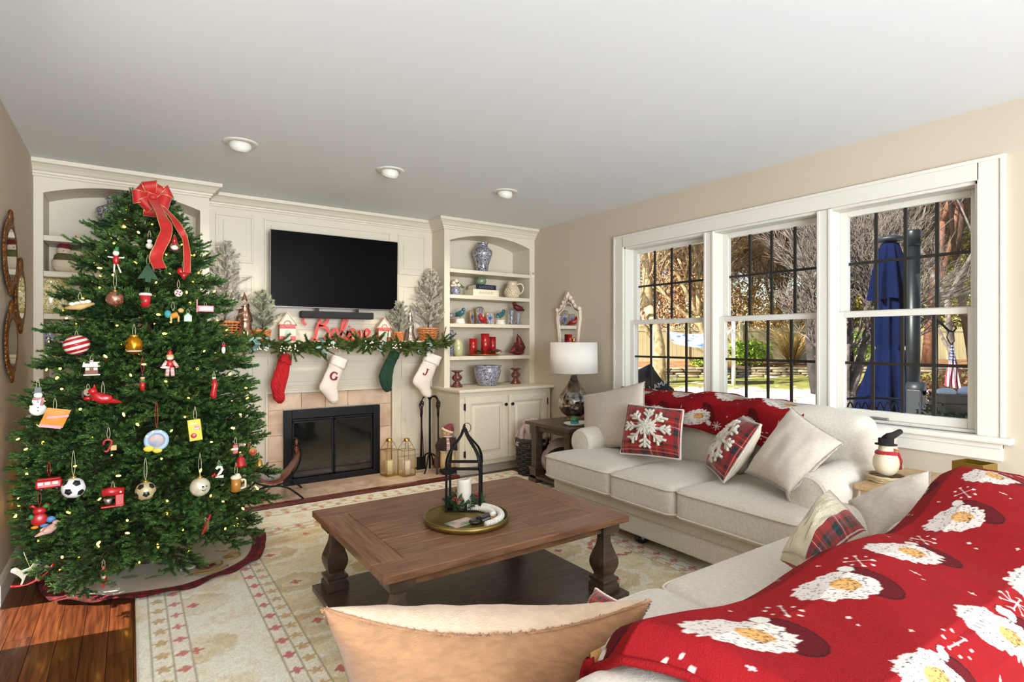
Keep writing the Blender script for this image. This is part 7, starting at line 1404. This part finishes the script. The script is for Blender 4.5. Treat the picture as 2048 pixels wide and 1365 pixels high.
bare_tree('bare_tree', 'pale crooked tree behind the left window tree', GP(1425, 16.9, .5), 7, .12, 47, bkt, 6, (-.2, .1), .25, .8)
protos_ = [bare_tree('bare_tree', 'bare winter tree in the woods beyond the fence', G(25, 7, .8), 10, .15, 60+k, (bkd, bkg, bkt)[k], 6, (0, 0), .24, .8, 3, 'bare trees in the woods', 3.2) for k in range(3)]
r3 = random.Random(4)
for k in range(30):
    D_ = 22.5+26*(k/30)+r3.uniform(-1, 1); px = 1230+760*((k*.618) % 1)+r3.uniform(-15, 15); o = protos_[k] if k < 3 else dup(protos_[k % 3]); o.location = GP(px, D_, float(gz(D_))); o.rotation_euler = (0, 0, r3.uniform(0, 6)); s_ = r3.uniform(.8, 1.25); o.scale = (s_,)*3
def leafy(name, lab, cat, p, rx, rz_, n, ca, cb, seed, leaf=.05, stem=None, group=None, wd=None, base=0.0):
    t = thing(name, lab, cat, p, 0, group); tn = TN(seed); q = tn.r
    u = q.normal(size=(n, 3)); u /= np.linalg.norm(u, axis=1)[:, None]; u *= (q.rand(n, 1)**.4); lump = 1+.35*np.sin(u[:, :1]*7+seed)*np.cos(u[:, 1:2]*6)
    P = u*np.array([rx, rx, rz_])*lump; P[:, 2] += rz_*1.0+base; d = q.normal(size=(n, 3)); d /= np.linalg.norm(d, axis=1)[:, None]; sd = np.cross(d, q.normal(size=(n, 3))); sd /= np.linalg.norm(sd, axis=1)[:, None]+1e-9; w_ = wd or leaf*.35
    tn.V.append(np.stack([P-sd*w_, P+sd*w_, P+d*leaf], 1).reshape(-1, 3)); m = q.rand(n, 1); c = np.array(lin(ca))*(1-m)+np.array(lin(cb))*m; tn.C.append(np.repeat(c, 3, 0))
    tn.build('leaves', M('leaf_matte', '#ffffff', rough=.8, attr='Col', spec=.2), t, kind='stuff')
    pt('trunk' if rz_ > 1 else 'stems', stem or bkd, t, lambda b: b.tube([(0, 0, -.1), (.02*rx, 0, rz_*.6+base), (0, .05*rx, rz_*1.4+base)], [.05*rx+.01, .03*rx+.008, .004], 6)); return t
for k, (px, D_, rx, rz_, ca, cb, lab) in enumerate(((1790, 26, 3.0, 2.9, '#6d7030', '#b0a34c', 'tall golden-green leafy tree in the woods behind the umbrella'), (1900, 24, 2.6, 2.6, '#7a7c34', '#c2b85a', 'yellow-green leafy tree in the woods at the right window'), (1965, 29, 3.2, 3.4, '#4e5c2c', '#8a9442', 'dark green leafy tree at the far right of the woods'), (1720, 32, 2.8, 2.2, '#5a5f34', '#8d8a4c', 'olive leafy tree behind the grey tree'), (1500, 30, 2.8, 1.9, '#b0955e', '#dcc084', 'tan autumn thicket beyond the fence in the middle window'), (1400, 30, 2.8, 2.2, '#a3845c', '#d2b078', 'brown autumn thicket beyond the fence at the left window'), (1300, 28, 2.6, 2.4, '#8f6048', '#c9a47c', 'rusty autumn thicket beyond the fence at the far left'), (1590, 27, 2.2, 1.3, '#c4a468', '#e6cc90', 'low golden thicket behind the fence in the middle window'), (1840, 33, 3.6, 2.0, '#8a7a3c', '#c0aa60', 'golden-brown thicket deep in the woods behind the pipe'))):
    leafy('leafy_tree', lab, 'tree', GP(px, D_, float(gz(D_))), rx, rz_, 5200 if k in (0, 1, 2, 3) else 3600, ca, cb, 100+k, .15, wd=.05)
leafy('green_bush', 'bright green bush in front of the fence in the middle window', 'bush', GP(1497, 17.6, .48), .62, .42, 1600, '#6f9a2c', '#b4cc50', 7, .12, wd=.035); leafy('green_bush', 'small green plant in the bed by the hammock', 'bush', GP(1402, 16.8, .42), .30, .16, 500, '#7d9a3c', '#c0c860', 8, .10, wd=.03); leafy('green_bush', 'green bush behind the branches of the grey tree', 'bush', GP(1706, 17.5, .48), .7, .55, 1800, '#5f8a2c', '#9aba4c', 9, .12, wd=.035)
leafy('rust_bush', 'rust-coloured low bush behind the planter box', 'bush', GP(1925, 9.5, -.1), .95, .42, 3500, '#8a5a3c', '#b88a5c', 10, .07, wd=.02)
t = thing('dry_shrub', 'golden fountain-shaped dry shrub in front of the fence, middle window', 'bush', GP(1585, 17.6, .45)); r3 = random.Random(8)
pt('stems', M('golden_twig', '#c9a866', rough=.9), t, lambda b: [b.tube([(0, 0, 0), (math.cos(a)*r_*.5, math.sin(a)*r_*.5, h_*.75), (math.cos(a)*r_*1.1, math.sin(a)*r_*1.1, h_)], [.014, .010, .004], 3) for a, r_, h_ in [(r3.uniform(0, 6.3), r3.uniform(.2, 1.1), r3.uniform(.7, 1.5)) for _ in range(150)]])
# patio umbrella
navy = M('navy_canvas', '#0a1432', rough=.95, var=.1, vs=3, spec=.05); pu = thing('patio_umbrella', 'closed navy blue patio umbrella outside the right window', 'umbrella', GP(1780, 7.4, -.2))
def fold(prof, n=72, k=9, a0=0):
    def f(b):
        vs = []; m_ = len(prof)
        for j in range(n):
            a = 2*PI*j/n
            for r_, z_, am in prof: q_ = r_*(1+am*math.cos(a*k+a0+z_*.4)+.35*am*math.cos(a*k*2.0+1)); vs.append((q_*math.cos(a), q_*math.sin(a), z_+(-.05*am*math.cos(a*k) if am > .2 else 0)))
        b.add(vs, [(j*m_+i, ((j+1) % n)*m_+i, ((j+1) % n)*m_+i+1, j*m_+i+1) for j in range(n) for i in range(m_-1)], True)
    return f
pt('lower_canopy', navy, pu, fold([(.36, .42, .26), (.28, .80, .22), (.17, 1.30, .14), (.145, 1.36, .05), (.17, 1.45, .14), (.15, 1.85, .16), (.14, 2.25, .12)])); pt('upper_canopy', navy, pu, fold([(.215, 2.02, .24), (.19, 2.3, .16), (.15, 2.58, .10), (.10, 2.76, .04), (.05, 2.79, 0)], 72, 8)); pt('cap', M('dark_cap', '#20242c', rough=.5), pu, lambda b: b.lathe([(.05, 2.78), (.16, 2.80), (.165, 2.83), (.10, 2.86), (0, 2.87)], n=28)); pt('pole', M('dark_cap'), pu, lambda b: b.cyl((0, 0, 0), (0, 0, 2.8), .025, n=10)); pt('base', M('dark_cap'), pu, lambda b: b.lathe([(.28, 0), (.28, .05), (.05, .10), (.04, .25), (0, .25)], n=24))
t = thing('stove_pipe', 'tall dark grey metal pipe with a cap beside the umbrella', 'pipe', GP(1826, 7.0, -.2)); pm_ = M('dark_grey_pipe', '#181d20', rough=.4, metal=.4); pt('pipe', pm_, t, lambda b: b.cyl((0, 0, 0), (0, 0, 2.72), .078, n=24)); pt('cap', pm_, t, lambda b: b.lathe([(.088, 2.66), (.088, 2.84), (.08, 2.86), (0, 2.86)], n=24)); pt('base_cabinet_box', pm_, t, lambda b: b.box((-.16, -.14, 0), (.16, .14, .55)), bevel=.02)
# patio chair
pc_ = thing('patio_chair', 'dark grey metal patio chair with looped openwork back, outside the window', 'chair', GP(1775, 5.6, -.2), -YAW+R(175)); dm = M('dark_grey_powdercoat', '#20262b', rough=.5)
pt('seat', dm, pc_, lambda b: b.box((-.27, -.25, .40), (.27, .25, .43)), bevel=.01); [pt('leg', dm, pc_, lambda b: b.cyl((x_, y_, 0), (x_, y_, .41), .016, n=8)) for x_ in (-.25, .25) for y_ in (-.22, .22)]
pt('back_frame', dm, pc_, lambda b: [b.tube([(-.30, -.24, .42), (-.30, -.28, .84), (0, -.30, .86), (.30, -.28, .84), (.30, -.24, .42)], .018, 8)]); pt('looped_lattice', dm, pc_, lambda b: [b.tube([(-.30+.075*i+.10*math.sin(PI*k/10)*0+.15*k/10, -.27, .47+.34*math.sin(PI*k/10)) for k in range(11)], .009, 6) for i in range(7)]); pt('armrest', dm, pc_, lambda b: [b.tube([(s_*.30, -.25, .64), (s_*.31, .18, .64), (s_*.30, .22, .41)], .015, 8) for s_ in (-1, 1)])
# garden post, planter with ivy and snow
t = thing('grill', 'dark round-topped grill behind the patio chair', 'grill', GP(1832, 6.3, -.2)); pt('lid', dm, t, lambda b: b.tube([(-.0, -.08, .92), (0, .08, .92)], .075, 20)); pt('body', dm, t, lambda b: b.box((-.075, -.08, .30), (.075, .08, .92)), bevel=.02); [pt('leg', dm, t, lambda b: b.cyl((x_, y_, 0), (x_, y_, .35), .02, n=8)) for x_ in (-.06, .06) for y_ in (-.06, .06)]
pl_ = thing('planter_box', 'weathered wooden planter box with snow on it outside the right window', 'planter', GP(1912, 5.2, -.06), -YAW-.1); wd_ = M('weathered_wood', '#8a7c6a', rough=.9, var=.15, vs=4, stretch=(1, 10, 10))
[pt('board', wd_, pl_, lambda b: b.box((-.17, -.12, z_), (.17, .12, z_+.086)), bevel=.003) for z_ in (.56, .65, .74)]; pt('stand', wd_, pl_, lambda b: [b.box((x_-.02, -.02, 0), (x_+.02, .02, .56)) for x_ in (-.12, .12)])
snowm = M('snow', '#f2f4f8', rough=.8); pt('snow_cap', snowm, pl_, lambda b: [b.ell((-.09, 0, .835), (.08, .09, .045), 14, 8), b.ell((.09, -.01, .84), (.07, .08, .055), 14, 8)])
leafy('ivy', 'dark green ivy trailing left of the planter box', 'plant', GP(1862, 5.15, -.1), .17, .40, 900, '#22381c', '#5a7440', 21, .045, wd=.016); leafy('ivy', 'dark ivy trailing at the right end of the planter box', 'plant', GP(1948, 5.0, .05), .13, .30, 700, '#1c2e1a', '#4c6438', 22, .045, wd=.016)
leafy('evergreen_spray', 'green sprigs lying over the front of the planter box', 'plant', GP(1905, 5.0, .50), .20, .06, 260, '#3a4c28', '#7d8a50', 23, .05, wd=.014)
# flag on an iron hook
fl = thing('garden_flag', 'small red, white and blue striped flag hanging from a curled iron hook', 'flag', GP(1903, 6.0, .0)); 
nf, nv_ = 40, 52; u, v = np.meshgrid(np.linspace(0, 1, nf), np.linspace(0, 1, nv_), indexing='ij'); u = u.ravel(); v = v.ravel()
wv_ = .02+.11*v; xx = (u-.5)*wv_*2*.62+.01*np.sin(v*5)+.02*v; yy = .018*np.sin(u*14+v*3)*(.4+v); zz2 = 1.22-.45*v-.03*u*v
st_ = (u*9.0 % 1) < .5; c = mixc(solid(len(u), '#e9e4e0'), '#b3203a', st_*1.0); can = (v < .42); c = mixc(c, '#27305f', can*1.0); c = mixc(c, '#e9e4e0', (can & ((u*9 % 1-.5)**2+(v*14 % 1-.5)**2 < .06))*1.0)
fo_ = RT*0; V = np.stack([xx*RT.x+yy*FW.x, xx*RT.y+yy*FW.y, zz2], -1); fromnp('flag_cloth', V, gridfaces(nf, nv_), M('flag_cloth', '#ffffff', rough=.8, attr='Col'), fl, c)
pt('hook', iron, fl, lambda b: b.tube([tuple(RT*a_+UP*z_) for a_, z_ in ((-.16, 1.50), (-.10, 1.44), (-.03, 1.37), (.02, 1.36), (.05, 1.40), (.02, 1.43))], .012, 8)); pt('hanger', iron, fl, lambda b: b.tube([tuple(RT*a_+UP*z_) for a_, z_ in ((-.03, 1.37), (-.05, 1.30), (-.02, 1.24), (.0, 1.22), (.03, 1.26), (.02, 1.35))], .007, 6)); pt('pole', iron, fl, lambda b: b.tube([tuple(RT*-.16+UP*z_) for z_ in (1.50, .7, -.2)], .012, 8))
# covered grill with lettering, left window
gc = thing('covered_grill', 'black cloth cover with white KAMADO lettering outside the left window', 'grill cover', GP(1306, 6.2, -.2), -YAW); cov = M('black_cover_cloth', '#15171c', rough=.6, bump=.3, bs=20)
pt('cover', cov, gc, lambda b: b.grid(lambda u, v: (lambda a, z_: ((.14 if v > .92 else 1)*(.20+.13*(1-v))*math.cos(a)*(1+.25*(math.cos(a) > 0)*(1-v))*(1+.04*math.sin(a*9)*(1-v)), (.20+.12*(1-v))*math.sin(a)*(.14 if v > .92 else 1), z_))(2*PI*u, (1.16-.05*math.cos(2*PI*u))*min(1, v*1.08)-.12*(math.cos(2*PI*u) > .2)*v*math.cos(2*PI*u)), 48, 14, cu=True))
tcu = bpy.data.curves.new('lettering', 'FONT'); tcu.body = 'KAMADO'; tcu.size = .075; tcu.extrude = .002; tcu.align_x = 'CENTER'; to = bpy.data.objects.new('lettering', tcu); col.objects.link(to); dg = bpy.context.evaluated_depsgraph_get(); me = bpy.data.meshes.new_from_object(to.evaluated_get(dg)); bpy.data.objects.remove(to)
lo2 = bpy.data.objects.new('lettering', me); col.objects.link(lo2); me.materials.clear(); me.materials.append(wo); lo2.parent = gc; lo2.location = (.05, -.285, .985); lo2.rotation_euler = (R(80), R(-22), 0)
# hammock
hm = thing('hammock', 'white and blue patterned hammock in front of the fence, left window', 'hammock', GP(1388, 14.0, .2), -YAW); pt('cloth', M('blue_white_canvas', '#dfe3ea', rough=.8, c2='#4a6fb0', vs=7), hm, lambda b: b.grid(lambda u, v: (-.62+1.3*u, (v-.5)*.7, 1.0-.10*math.sin(PI*u)+.34*v), 16, 8)); pt('ropes', M('white_rope', '#e6e0d2', rough=.8), hm, lambda b: [b.tube([(.66, (k-3)*.11, 1.15), (1.0, 0, 1.38)], .008, 4) for k in range(7)]); pt('post', M('white_rope'), hm, lambda b: b.cyl((1.0, 0, -.1), (1.0, 0, 1.6), .05, n=10)); pt('post', M('white_rope'), hm, lambda b: b.cyl((-1.05, 0, -.1), (-1.05, 0, 1.4), .04, n=10))
